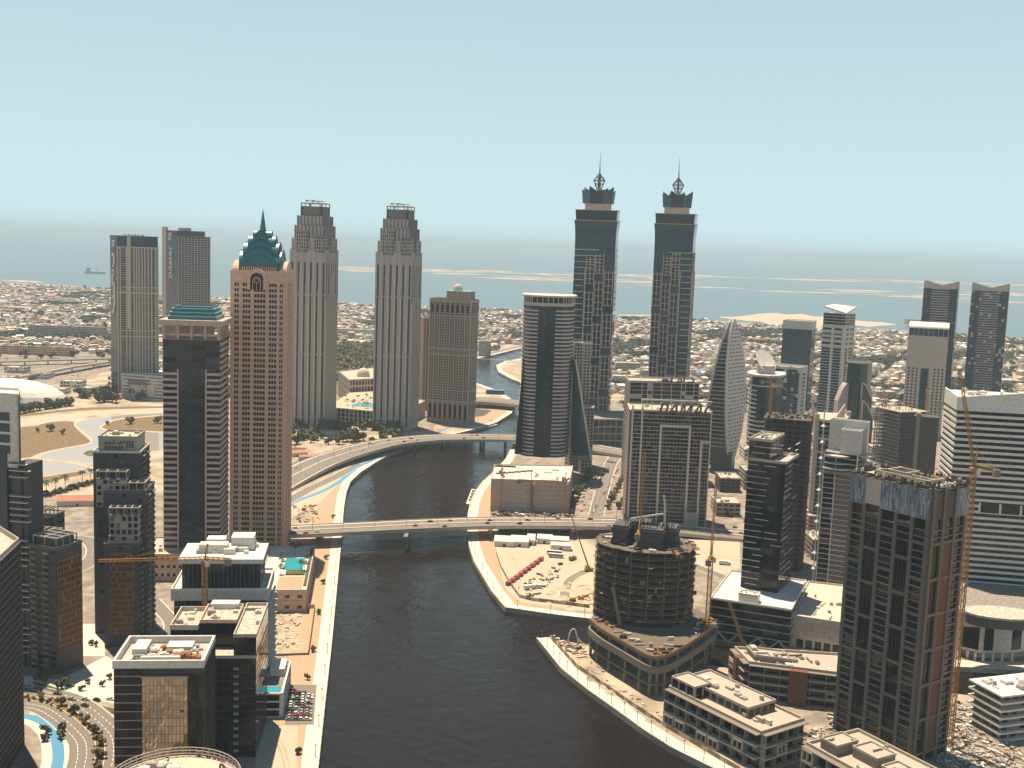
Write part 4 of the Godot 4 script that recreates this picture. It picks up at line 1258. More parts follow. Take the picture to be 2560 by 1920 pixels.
func stepped_tower() -> void:
	var sp := [[262.0, 347.0, 1364.0, 630.0, 22.0], [264.0, 364.0, 1231.0, 641.0, 26.0], [237.0, 350.0, 1133.0, 653.0, 28.0]]
	var t: Node3D
	var y := 0.0
	for i in 3:
		var s: Array = sp[i]
		var a := pz(s[0], s[2], s[3])
		var c := pz(s[1], s[2], s[3])
		y = c.y
		var w := (c - a).length()
		var p := orient(rect(Vector2(c.x, c.z), -97, w, s[4]))
		var st := {"core": mats.slate, "corename": "step_block", "faces": [{"fh": 3.5, "cuts": [0.1, 0.22, 0.36, 0.42, 0.55, 0.68, 0.80, 0.92], "glass": W(["slate", "slate", "glass_c", "curtain"]), "gap": 1.3}, {"fh": 3.5, "bw": 4.5, "glass": W(["glass_c", "slate"]), "gap": 1.4, "band": [1.0, 1.5, mats.concrete, 0.0], "span": [[0.15, 0.35], [0.6, 0.85]], "bandname": "balcony"}, {}, {}], "roof": {"mat": mats.roof_grey, "par": 1.2, "pmat": mats.slate if i < 2 else mats.white}}
		if i == 0:
			t = tower("stepped_tower", "charcoal stepped apartment tower with white pergolas and a white lettered penthouse", "tower", p, 0, y, st)
			orange_face(t, p[0] + (p[1] - p[0]) * 0.15, p[1] - (p[1] - p[0]) * 0.14, 8, y - 4)
			pergola(t, sub(p, 0.15, 0.85, 0.05, 0.75), y, 5.0, 2, 2, mats.concrete_pale, mats.black_panel)
			block(t, orient(sub(p, 0.12, 0.9, 0.1, 0.8)), y, y + 2.4, {"core": mats.beige, "corename": "penthouse"})
		else:
			block(t, p, 0, y, st)
			if i == 1:
				pergola(t, sub(p, 0.05, 0.8, 0.1, 0.7), y, 4.6, 4, 2, mats.concrete_pale, mats.black_panel)
				block(t, orient(sub(p, 0.1, 0.8, -0.32, 0.02)), 40, y - 12, {"core": mats.concrete_pale, "corename": "white_bay", "fh": 3.6, "bw": 3.2, "glass": W(["glass_c", "concrete_pale", "curtain"]), "gap": 1.2, "roof": {"mat": mats.roof_grey}})
				pergola(t, orient(sub(p, 0.1, 0.8, -0.32, -0.05)), y - 12, 4.2, 4, 1, mats.concrete_pale, mats.black_panel)
			else:
				block(t, orient(sub(p, 0.22, 0.86, -0.32, 0.02)), 80, y - 14, {"core": mats.concrete_pale, "corename": "white_bay", "fh": 3.6, "bw": 3.2, "glass": W(["glass_c", "concrete_pale", "curtain"]), "gap": 1.2, "roof": {"mat": mats.roof_grey}})
				pergola(t, orient(sub(p, 0.22, 0.86, -0.32, -0.05)), y - 14, 4.2, 3, 1, mats.concrete_pale, mats.black_panel)
				var q := orient(sub(p, 0.08, 0.9, 0.06, 0.9))
				block(t, q, y, y + 8.5, {"core": mats.concrete_pale, "corename": "penthouse", "roof": {"mat": mats.roof_pale, "par": 1.3, "pmat": mats.concrete_pale, "units": 8, "us": 2.6}})
				var e := (q[1] - q[0]).normalized()
				var n := Vector2(-e.y, e.x)
				var ctr := v3((q[0] + q[1]) / 2 + n * 0.3, y)
				letters(t, "sign_letter", "DEYAAR", ctr - v3(e, 0) * 2.0 + Vector3(0, 2.8, 0), v3(e, 0), Vector3.UP, 2.1, 0.4, mats.dark_steel)
				var b := MB.new()
				for k in 9: b.cbox(ctr + v3(e, 0) * (5.5 + (k % 3) * 1.6) + Vector3(0, 2.8 + (k / 3) * 1.5, 0), Vector3(1.1, 1.0, 0.4), -e.angle())
				part(t, "sign_dots", b, mats.dark_steel)
				b = MB.new()
				for sg in [[[-7, 5.4], [-7, 6.4]], [[-7, 5.4], [-2.5, 5.4]], [[-4.8, 5.4], [-4.8, 6.4]], [[-2.5, 5.4], [-2.5, 7.2]], [[-1, 5.4], [1.6, 5.4]], [[1.6, 5.4], [1.2, 6.8]], [[3, 5.4], [3, 7.2]], [[-8.2, 4.9], [-7.2, 5.4]]]:
					b.bar(ctr + v3(e, 0) * (sg[0][0] + 0.5) + Vector3(0, sg[0][1], 0), ctr + v3(e, 0) * (sg[1][0] + 0.5) + Vector3(0, sg[1][1], 0), 0.28)
				part(t, "sign_script", b, mats.dark_steel)

func lattice_ball(b: MB, c: Vector3, r: float, up: float, down: float) -> void:
	for i in 10:
		var a := TAU * i / 10
		var a2 := TAU * (i + 1) / 10
		var p := c + Vector3(r * cos(a), 0, r * sin(a))
		var q := c + Vector3(r * cos(a2), 0, r * sin(a2))
		b.bar(p, c + Vector3(0.6 * cos(a), up, 0.6 * sin(a)), 0.28)
		b.bar(p, c + Vector3(r * 0.45 * cos(a), -down, r * 0.45 * sin(a)), 0.28)
		b.bar(p, q, 0.3)
		b.bar(c + Vector3(r * 0.55 * cos(a), up * 0.45, r * 0.55 * sin(a)), c + Vector3(r * 0.55 * cos(a2), up * 0.45, r * 0.55 * sin(a2)), 0.25)
		b.bar(c + Vector3(r * 0.75 * cos(a), -down * 0.45, r * 0.75 * sin(a)), c + Vector3(r * 0.75 * cos(a2), -down * 0.45, r * 0.75 * sin(a2)), 0.25)
	b.bar(c - Vector3(0, down, 0), c + Vector3(0, up, 0), 1.0)

func twisted_tower(xn: float, z: float, az: float, l: float, r: float, label: String, mirror: bool) -> void:
	var c := pz(xn, 800, z)
	var p := orient(rect(Vector2(c.x, c.z), az, l, r))
	var ctr := mid(p)
	var t := thing("blue_glass_tower", label, "tower", v3(ctr, 0), "twin blue glass towers with spires")
	var prof := [[0.0, 0.97], [40.0, 0.985], [80.0, 1.0], [120.0, 1.01], [160.0, 1.015], [200.0, 1.01], [235.0, 1.0], [256.0, 1.01], [266.0, 1.03], [275.0, 1.07]]
	for i in prof.size() - 1:
		var q := scaled(p, prof[i][1])
		var q2 := scaled(p, prof[i + 1][1])
		var b := MB.new()
		b.loft(q, prof[i][0], q2, prof[i + 1][0])
		b.cap(q2, prof[i + 1][0])
		part(t, "shaft", b, mats.blue_glass)
		if i < 8:
			for k in 4: face(t, q[k], q[(k + 1) % 4], prof[i][0], prof[i + 1][0], {"fh": 3.8, "bw": 5.0, "glass": W(["blue_glass", "blue_glass_b", "glass", "glass_c"]), "tilt": 0.004, "gap": 0.25})
	flush(t)
	# pale floor lines and staggered framed window panels on the two faces in view
	for k in 2:
		var a: Vector2 = p[k]
		var f := (p[k + 1] - p[k]).normalized()
		var w := (p[k + 1] - p[k]).length()
		var n := Vector2(-f.y, f.x)
		var F := v3(f, 0)
		var M := v3(n, 0)
		var wide := w > 35
		for i in 30:
			var y := 18.0 + i * 7.6
			var s := [0.0, 0.24]
			if i > 26: s = [0.0, 0.62]
			elif i > 24: s = [0.0, 0.45]
			if mirror: s = [1 - s[1], 1.0]
			if not wide: s = [0.0, 1.0]
			piece(t, "floor_line", mats.beige_pale, v3(a + f * w * s[0] + n * 0.3, y), F * w * (s[1] - s[0]), Vector3(0, 0.9, 0), M * 0.7)
		if not wide: continue
		var u := 0.27
		if mirror: u = 0.70
		piece(t, "edge_fin", mats.beige, v3(a + f * w * u + n * 0.3, 10), F * 1.3, Vector3(0, 205, 0), M * 2.2)
		for cI in 3:
			var uc := 0.30 + cI * 0.235
			if mirror: uc = 0.66 - 0.20 - (2 - cI) * 0.235 + 0.02
			var pw := 0.20 * w
			for r_ in 5:
				var y0: float = 4 + r_ * 53.0 + (cI * 13.0 if not mirror else (2 - cI) * 13.0) - 20
				var y1 := minf(y0 + 41, 226 + cI * 5)
				if y1 - y0 < 20: continue
				y0 = maxf(y0, 6)
				for m in 3:
					piece(t, "panel_mullion", mats.beige, v3(a + f * (uc * w + pw * m / 2.0 - 0.4) + n * 0.3, y0), F * 0.9, Vector3(0, y1 - y0 + 3, 0), M * 1.5)
				for m in 6:
					piece(t, "panel_rail", mats.beige, v3(a + f * uc * w + n * 0.3, y0 + (y1 - y0) * m / 5.0), F * pw, Vector3(0, 0.9, 0), M * 1.2)
				for m in 5:
					for s in 2:
						piece(t, "panel_window", mats.glass_c, v3(a + f * (uc * w + pw * s / 2.0 + 0.5) + n * 0.3, y0 + (y1 - y0) * m / 5.0 + 0.9), F * (pw / 2 - 1.0), Vector3(0, (y1 - y0) / 5 - 0.9, 0), M * 0.3)
		for s in [0.5, 0.73]:
			var us: float = s if not mirror else 1 - s - 0.03
			piece(t, "edge_fin", mats.mauve, v3(a + f * w * us + n * 0.3, 10), F * 0.6, Vector3(0, 200 + s * 40, 0), M * 1.6)
	flush(t)
	# collar, crown of folded petals, lattice and mast
	for s in [[275.0, 1.10, 0.8], [288.0, 1.06, 0.8]]:
		var b := MB.new()
		b.prism(scaled(p, s[1]), s[0], s[0] + s[2])
		part(t, "collar", b, mats.beige)
	var b := MB.new()
	b.loft(scaled(p, 1.0), 275.8, scaled(p, 1.04), 288)
	b.cap(scaled(p, 1.04), 288)
	part(t, "collar_glass", b, mats.glass)
	b = MB.new()
	b.prism(scaled(p, 0.62), 288.8, 297)
	part(t, "crown_base", b, mats.beige)
	for i in 8:
		var a0 := TAU * i / 8 + deg_to_rad(-az)
		var a1 := TAU * (i + 1) / 8 + deg_to_rad(-az)
		var am := (a0 + a1) / 2
		var r0 := l * 0.40
		var c0 := v3(ctr, 297)
		var d0 := Vector3(cos(a0), 0, sin(a0))
		var d1 := Vector3(cos(a1), 0, sin(a1))
		var dm := Vector3(cos(am), 0, sin(am))
		b = MB.new()
		b.quad(c0 + d0 * r0, c0 + d0 * r0 * 1.08 + Vector3(0, 21 if i % 2 else 17, 0), c0 + dm * r0 * 0.8 + Vector3(0, 15, 0), c0 + dm * r0 * 0.88)
		b.quad(c0 + dm * r0 * 0.88, c0 + dm * r0 * 0.8 + Vector3(0, 15, 0), c0 + d1 * r0 * 1.08 + Vector3(0, 17 if i % 2 else 21, 0), c0 + d1 * r0)
		b.quad(c0 + d0 * r0 * 0.92, c0 + d0 * r0 + Vector3(0, 20 if i % 2 else 16, 0), c0 + d0 * r0 * 1.08 + Vector3(0, 21 if i % 2 else 17, 0), c0 + d0 * r0)
		part(t, "petal", b, mats.blue_glass_b if i % 2 else mats.glass)
	b = MB.new()
	b.cyl(v3(ctr, 297), 11, 9, 14, 12)
	part(t, "crown_core", b, mats.glass_c)
	b = MB.new()
	b.cyl(v3(ctr, 311), 5, 3, 6, 12)
	part(t, "mast_foot", b, mats.beige)
	b = MB.new()
	lattice_ball(b, v3(ctr, 326), 7.5, 9, 10)
	part(t, "lattice", b, mats.brown)
	b = MB.new()
	b.cyl(v3(ctr, 333), 0.9, 0.8, 10, 8)
	b.cyl(v3(ctr, 343), 0.55, 0.12, 18, 8)
	part(t, "mast", b, mats.mauve)

func middle() -> void:
	rng.seed = 51
	twisted_tower(1530, 1418, -80, 51, 34, "dark blue glass tower with spire, the twin behind the banded tower", false)
	twisted_tower(1722, 1452, -76, 49, 36, "dark blue glass tower with spire, the twin behind the low signed block", true)
	# podium halls of the twins
	tower("podium_hall", "dark glass podium hall at the foot of the blue glass towers", "building", PZ(1060, [[1440, 1420], [1452, 1340], [1570, 1350], [1580, 1420]]), 0, 34, {"core": mats.slate, "fh": 8.5, "bw": 7.0, "glass": W(["glass", "blue_glass", "glass_c"]), "band": [1.0, 0.6, mats.mauve, 0.0], "pier": [0.5, 0.7, mats.mauve], "roof": {"mat": mats.roof_grey, "par": 1.5}})
	banded_tower()
	signed_block()
	sail_tower()

func banded_tower() -> void:
	var z := 1160.0
	var yt := hz(1365, 735, z)
	var base := PZ(950, [[1303, 1180], [1308, 1164], [1322, 1156], [1362, 1152], [1400, 1154], [1420, 1160], [1428, 1176], [1424, 1200], [1310, 1204]])
	var p := orient(base)
	var t := tower("banded_tower", "rounded office tower with pale bands and a dark glass centre strip above a car park", "tower", p, 22, yt - 12, {"core": mats.glass_c, "fh": 3.95, "bw": 3.0, "glass": W(["glass", "blue_glass", "glass_c", "glass_b"]), "tilt": 0.01, "roof": {"mat": mats.roof_pale}})
	# bands wrap everything but the centre strip of the front
	var nf := int((yt - 36) / 3.95)
	for i in nf:
		var y := 24.0 + i * 3.95
		for k in p.size():
			var a := p[k]
			var b := p[(k + 1) % p.size()]
			if not seen(a, b): continue
			var e := (b - a).normalized()
			var n := Vector2(-e.y, e.x)
			var c := proj(v3((a + b) / 2, 120)).x
			var s := [0.0, 1.0]
			if c > 1335 and c < 1355: s = [0.0, 0.45]
			elif c > 1355 and c < 1390: s = [0.55, 1.0]
			piece(t, "spandrel", mats.mauve, v3(a + e * (b - a).length() * s[0] + n * 0.1, y), v3(b - a, 0) * (s[1] - s[0]), Vector3(0, 1.75, 0), v3(n, 0) * 0.5)
			if c < 1316: piece(t, "balcony_rim", mats.beige_pale, v3(a + n * 0.3, y + 1.7), v3(b - a, 0), Vector3(0, 0.35, 0), v3(n, 0) * 1.4)
	flush(t)
	var b := MB.new()
	b.prism(grow(p, 0.6), yt - 12, yt - 9)
	part(t, "frieze", b, mats.beige)
	b = MB.new()
	b.prism(grow(p, -1.5), yt - 9, yt - 3)
	part(t, "belvedere", b, mats.glass_c)
	for i in p.size():
		for k in 3:
			var q := p[i].lerp(p[(i + 1) % p.size()], k / 3.0)
			piece(t, "post", mats.beige, v3(q, yt - 9), Vector3(0.9, 0, 0), Vector3(0, 6, 0), Vector3(0, 0, 0.9))
	flush(t)
	b = MB.new()
	b.prism(grow(p, 2.8), yt - 3, yt - 1.2)
	part(t, "roof_rim", b, mats.beige_pale)
	# sails of dark glass at both flanks
	for s in [[1286, 1313, 1313, 1135, 885, "black_glass_b", "glass_c"], [1478, 1434, 1432, 1150, 900, "green_glass", "green_glass_b"]]:
		var a0 := pz(s[0], s[3], 1150)
		var a1 := pz(s[1], s[3], 1165)
		var c0 := pz(s[1], s[4], 1165)
		b = MB.new()
		var dz := Vector3(0, 0, -26)
		b.quad(a0, c0 + (a0 - a1) * 0.12, c0, a1)
		b.quad(a0 + dz, a1 + dz, c0 + dz, c0 + (a0 - a1) * 0.12 + dz)
		b.quad(a0, a0 + dz, c0 + (a0 - a1) * 0.12 + dz, c0 + (a0 - a1) * 0.12)
		b.quad(c0, c0 + (a0 - a1) * 0.12, c0 + (a0 - a1) * 0.12 + dz, c0 + dz)
		part(t, "glass_sail", b, mats[s[5]])
		b = MB.new()
		b.bar(a0 + Vector3(0, 0, 0.6), c0 + (a0 - a1) * 0.12 + Vector3(0, 0, 0.6), 0.9)
		if s[0] > 1400: part(t, "sail_edge", b, mats.beige_pale)
	# mirrored lower storeys, canopy and car park podium
	var pd := R3([1236, 1162], [1228, 1199], [1424, 1206], 29)
	pd = PackedVector2Array([p2(1237, 1163, 29), p2(1228, 1199, 29), p2(1424, 1206, 29), p2(1432, 1166, 29)])
	var t2 := tower("car_park_podium", "brown grey windowless car park podium with a planted pale deck under the banded tower", "building", pd, 0, 29, {"core": mats.stone, "fh": 4.1, "bw": 9.0, "band": [2.9, 0.35, mats.beige, 0.3], "pier": [0.7, 0.5, mats.mauve], "glass": W(["mauve", "beige", "mauve"]), "gap": 0.3, "roof": {"mat": mats.paving_white, "par": 1.1, "pmat": mats.beige, "units": 9, "us": 3.0}})
	for i in 12:
		b = MB.new()
		var c := inner(pd, 0.9 if i < 6 else 0.1 + 0.05 * i, (0.05 + 0.04 * i) if i < 6 else 0.08 * (i - 5))
		b.cbox(v3(c, 29), Vector3(6, 1.0, 3))
		part(t2, "planter", b, mats.leaf_b)
	# apartment blocks right behind it
	var st := {"core": mats.beige, "fh": 3.5, "bw": 3.6, "glass": W(["glass_c", "glass", "brown"]), "gap": 0.9, "band": [0.9, 0.5, mats.beige_pale, 0.0], "pier": [1.0, 0.6, mats.beige_pale], "roof": {"mat": mats.roof_pale, "par": 1.5}}
	tower("tan_apartments", "tan apartment tower with a slanted top beside the green glass sail", "tower", PZ(950, [[1421, 1215], [1432, 1205], [1454, 1206], [1450, 1230]]), 0, hz(1445, 860, 1205), st)
	tower("tan_apartments", "tan apartment tower with glass balconies behind the green glass sail", "tower", PZ(950, [[1452, 1235], [1456, 1222], [1474, 1224], [1474, 1245]]), 0, hz(1462, 862, 1222), clone(st, {"glass": W(["green_glass_b", "blue_glass"])}))
	tower("tan_apartments", "tan lower apartment block with window columns at the street", "tower", PZ(1100, [[1448, 1200], [1454, 1185], [1482, 1188], [1480, 1215]]), 0, hz(1465, 1022, 1186), st)

func signed_block() -> void:
	var h := 104.0
	var p := R3([1560, 1003], [1579, 1020], [1782, 1031], h)
	var e := (p[2] - p[1]).normalized()
	var ln := (p[2] - p[1]).length()
	p = orient(rect(p[1], rad_to_deg(atan2(e.x, -e.y)) - 90, 40, ln))
	h = 108.0
	e = (p[2] - p[1]).normalized()
	var n := Vector2(-e.y, e.x)
	var rooms := W(["glass_c", "brown", "glass_c", "glass_pale", "curtain"])
	var t := tower("signed_apartments", "brown apartment block with white portal frames and large dark roof letters", "apartment block", p, 0, h - 6, {"core": mats.brown, "fh": 3.42, "bw": 2.9, "glass": rooms, "gap": 0.5, "band": [0.5, 1.5, mats.beige, 0.0], "bandname": "balcony_edge", "pier": [0.25, 1.4, mats.mauve_dark], "roof": {"mat": mats.roof_pale, "par": 1.0}})
	var E := v3(e, 0)
	var N := v3(n, 0)
	for s in [[0.005, 1.5, 4.0, h - 1], [0.125, 1.5, 4.0, h - 1], [0.362, 1.9, 2.0, h - 19], [0.722, 1.9, 2.0, h - 19], [0.872, 1.9, 2.0, h - 32], [0.985, 1.0, 0.0, h - 5]]:
		piece(t, "frame_post", mats.beige_pale, v3(p[1] + e * ln * s[0] + n * 0.2, 0), E * s[1], Vector3(0, s[3], 0), N * 2.2)
	piece(t, "frame_lintel", mats.beige_pale, v3(p[1] + e * ln * 0.362 + n * 0.2, h - 19), E * (ln * 0.36 + 1.9), Vector3(0, 1.9, 0), N * 2.25)
	piece(t, "frame_lintel", mats.beige_pale, v3(p[1] + e * ln * 0.872 + n * 0.2, h - 32), E * ln * 0.122, Vector3(0, 1.9, 0), N * 2.25)
	piece(t, "cornice", mats.beige_pale, v3(p[1] + n * 0.2, h - 6), E * ln, Vector3(0, 1.6, 0), N * 1.9)
	piece(t, "top_beam", mats.beige_pale, v3(p[1] + e * ln * 0.12 - n * 4.0, h + 2.6), E * ln * 0.88, Vector3(0, 1.4, 0), N * 1.6)
	for i in 8: piece(t, "beam_post", mats.beige_pale, v3(p[1] + e * ln * (0.13 + 0.121 * i) - n * 3.6, h - 6), E * 0.6, Vector3(0, 9, 0), N * 0.6)
	piece(t, "blank_wall", mats.mauve, v3(p[1] + e * ln * 0.75 + n * 0.2, 0), E * ln * 0.12, Vector3(0, 14, 0), N * 1.6)
	flush(t)
	letters(t, "sign_letters", "DAMAC", v3(p[1] + e * ln * 0.67 + n * 2.3, h - 3.6), E, Vector3.UP, 9.6, 0.9, mats.dark_steel, "Droid Sans", true, 0.3)
	plant(t, sub(p, 0.2, 0.9, 0.1, 0.9), h - 6, 12, 3.6, W(["plant_white", "plant_grey"]))
	# low block behind with the joined script on its roof
	p = PZ(980, [[1563, 1190], [1573, 1150], [1748, 1156], [1740, 1190]])
	h = hz(1650, 958, 1150)
	t = tower("script_block", "beige block with dark glass and a black Arabic sign on its roof", "apartment block", p, 0, h, {"core": mats.mauve, "fh": 4.2, "cuts": [0.0, 0.18, 0.26, 0.33, 0.46, 0.60, 0.74, 0.80, 0.92, 1.0], "glass": W(["glass", "mauve", "glass_c"]), "band": [0.6, 0.5, mats.beige, 0.0], "pier": [0.8, 0.6, mats.beige], "roof": {"mat": mats.roof_pale, "par": 2.0, "pmat": mats.beige, "units": 6}})
	p = orient(p)
	e = (p[2] - p[1]).normalized(); n = Vector2(-e.y, e.x); ln = (p[2] - p[1]).length()
	var o := v3(p[1] + e * ln * 0.68 + n * 0.5, h + 1.5)
	var i := 0
	for s in [[[-16, 0.5], [-16, 1.8], [-10, 1.8], [-10, 0], [-16, 0]], [[-10, 0], [-6, 0], [-6, 5.5]], [[-2, 0], [4, 0], [4, 3.2], [1, 3.2], [1, 0]], [[7, 0], [7, 5.5]], [[10, 0], [16, 0], [17, 2], [14, 5]]]:
		var b := MB.new()
		for k in s.size() - 1: b.bar(o + v3(e, 0) * s[k][0] + Vector3(0, s[k][1], 0), o + v3(e, 0) * s[k + 1][0] + Vector3(0, s[k + 1][1], 0), 0.8)
		part(t, "sign_letter", b, mats.dark_steel)
		i += 1

func sail_tower() -> void:
	# a leaf-shaped slab: pale perforated flanks, a dark banded glass edge between them
	var z := 1222.0
	var foot := pz(1822, 1178, z)
	var d := Vector3(sin(deg_to_rad(38)), 0, -cos(deg_to_rad(38)))     # the flank runs back this way
	var w := Vector3(-cos(deg_to_rad(38)), 0, -sin(deg_to_rad(38)))    # across, towards the other flank
	w = Vector3(-0.93, 0, -0.36).normalized()
	var rows := [1168, 1120, 1080, 1040, 1000, 960, 920, 880, 850, 825, 806, 797]
	var fl := [1824, 1819, 1816, 1815, 1815, 1816, 1817, 1820, 1823, 1827, 1832, 1836]
	var fr := [1830, 1845, 1855, 1861, 1865, 1866.5, 1865, 1860, 1855, 1848, 1842, 1838]
	var t := thing("leaf_tower", "white leaf shaped tower with slotted flank and dark banded glass edge", "tower", Vector3(foot.x, 0, foot.z))
	var out := PackedVector2Array()
	var yy := []
	var dl := Vector2(d.x, d.z)
	var pf := func(x: float, y: float) -> Vector2:
		# where the ray meets the vertical flank plane: distance along d and height
		var r := cb * Vector3((x - 1280) / FOC, -(y - 960) / FOC, -1)
		var f2 := Vector2(foot.x, foot.z)
		var k := (f2.x * dl.y - f2.y * dl.x) / (r.x * dl.y - r.z * dl.x)
		var q := Vector2(r.x, r.z) * k - f2
		return Vector2(q.dot(dl), EYE.y + r.y * k)
	var le := []
	var re := []
	for i in rows.size():
		le.append(pf.call(fl[i], rows[i]))
		re.append(pf.call(fr[i], rows[i]))
	for q in le: out.append(q)
	re.reverse()
	for q in re: out.append(q)
	var fo := Vector3(foot.x, 0, foot.z)
	var b0 := MB.new()
	extrude(b0, fo, d, w, out, 1.6)
	part(t, "flank", b0, mats.white_panel)
	# the other flank leans in until the two meet at the tip
	re.reverse()
	var wd := []
	var hh: float = le[le.size() - 1].y
	for i in le.size(): wd.append(lerpf(30.0, 4.0, pow(clampf(le[i].y / hh, 0, 1), 1.35)))
	b0 = MB.new()
	for i in le.size() - 1:
		var q := []
		for k in 2:
			q.append(fo + d * le[i + k].x + w * wd[i + k] + Vector3(0, le[i + k].y, 0))
			q.append(fo + d * re[i + k].x + w * wd[i + k] + Vector3(0, re[i + k].y, 0))
		b0.quad(q[0], q[2], q[3], q[1])
		b0.quad(q[0] - w * 1.6, q[2] - w * 1.6, q[3] - w * 1.6, q[1] - w * 1.6)
		b0.quad(q[0], q[0] - w * 1.6, q[2] - w * 1.6, q[2])
	part(t, "flank", b0, mats.white_panel)
	re.reverse()
	# slots on the near flank
	var nrm := -w
	var ymax: float = le[le.size() - 1].y
	var row := 0
	var y := 12.0
	while y < ymax - 8:
		var l := 0.0
		var r := 0.0
		for i in le.size() - 1:
			if y >= le[i].y and y <= le[i + 1].y: l = lerpf(le[i].x, le[i + 1].x, (y - le[i].y) / (le[i + 1].y - le[i].y))
			var i2 := re.size() - 1 - i
			if y >= re[i2].y and y <= re[i2 - 1].y: r = lerpf(re[i2].x, re[i2 - 1].x, (y - re[i2].y) / (re[i2 - 1].y - re[i2].y))
		var u := l + 3 + rng.randf() * 2
		while u < r - 3:
			var sl := rng.randf_range(1.2, 5.2)
			if u + sl < r - 1.2: piece(t, "slot_window", mats.glass_c, fo + d * u + Vector3(0, y, 0) + nrm * 0.02, d * sl, Vector3(0, 1.25, 0), nrm * 0.12)
			u += sl + rng.randf_range(1.6, 3.4)
		y += 4.15
		row += 1
	# banded glass edge, lofted along the flank's front curve
	for i in le.size() - 2:
		var b := MB.new()
		var p0: Vector3 = fo + d * (le[i].x + 1.6) + Vector3(0, le[i].y, 0)
		var p1: Vector3 = fo + d * (le[i + 1].x + 1.6) + Vector3(0, le[i + 1].y, 0)
		if i > le.size() - 5: p0 += d * 4; p1 += d * 5
		b.quad(p0 + w * (wd[i] - 1.0), p1 + w * (wd[i + 1] - 1.0), p1 + w * 1.2, p0 + w * 1.2)
		part(t, "glass_edge", b, mats.glass if i < le.size() - 4 else mats.beige)
		var k := maxi(1, int((p1.y - p0.y) / 4.1))
		for j in k:
			var q := p0.lerp(p1, float(j) / k)
			if i < le.size() - 4: piece(t, "floor_band", mats.beige, q - d * 0.7 + w * 1.6, w * (lerpf(wd[i], wd[i + 1], float(j) / k) - 3.2), Vector3(0, 0.9, 0), d * 0.8)
	flush(t)
	var b := MB.new()
	b.cbox(fo + w * 12 + d * 10, Vector3(22, 22, 26), -0.37)
	part(t, "foot", b, mats.slate)
	b = MB.new()
	b.cbox(fo + w * 15 + d * 6 + Vector3(0, 22, 0), Vector3(18, 9, 20), -0.37)
	part(t, "lobby", b, mats.brown)

func rectz(x: float, y: float, z: float, az: float, l: float, r: float) -> PackedVector2Array:
	var c := pz(x, y, z)
	return orient(rect(Vector2(c.x, c.z), az, l, r))

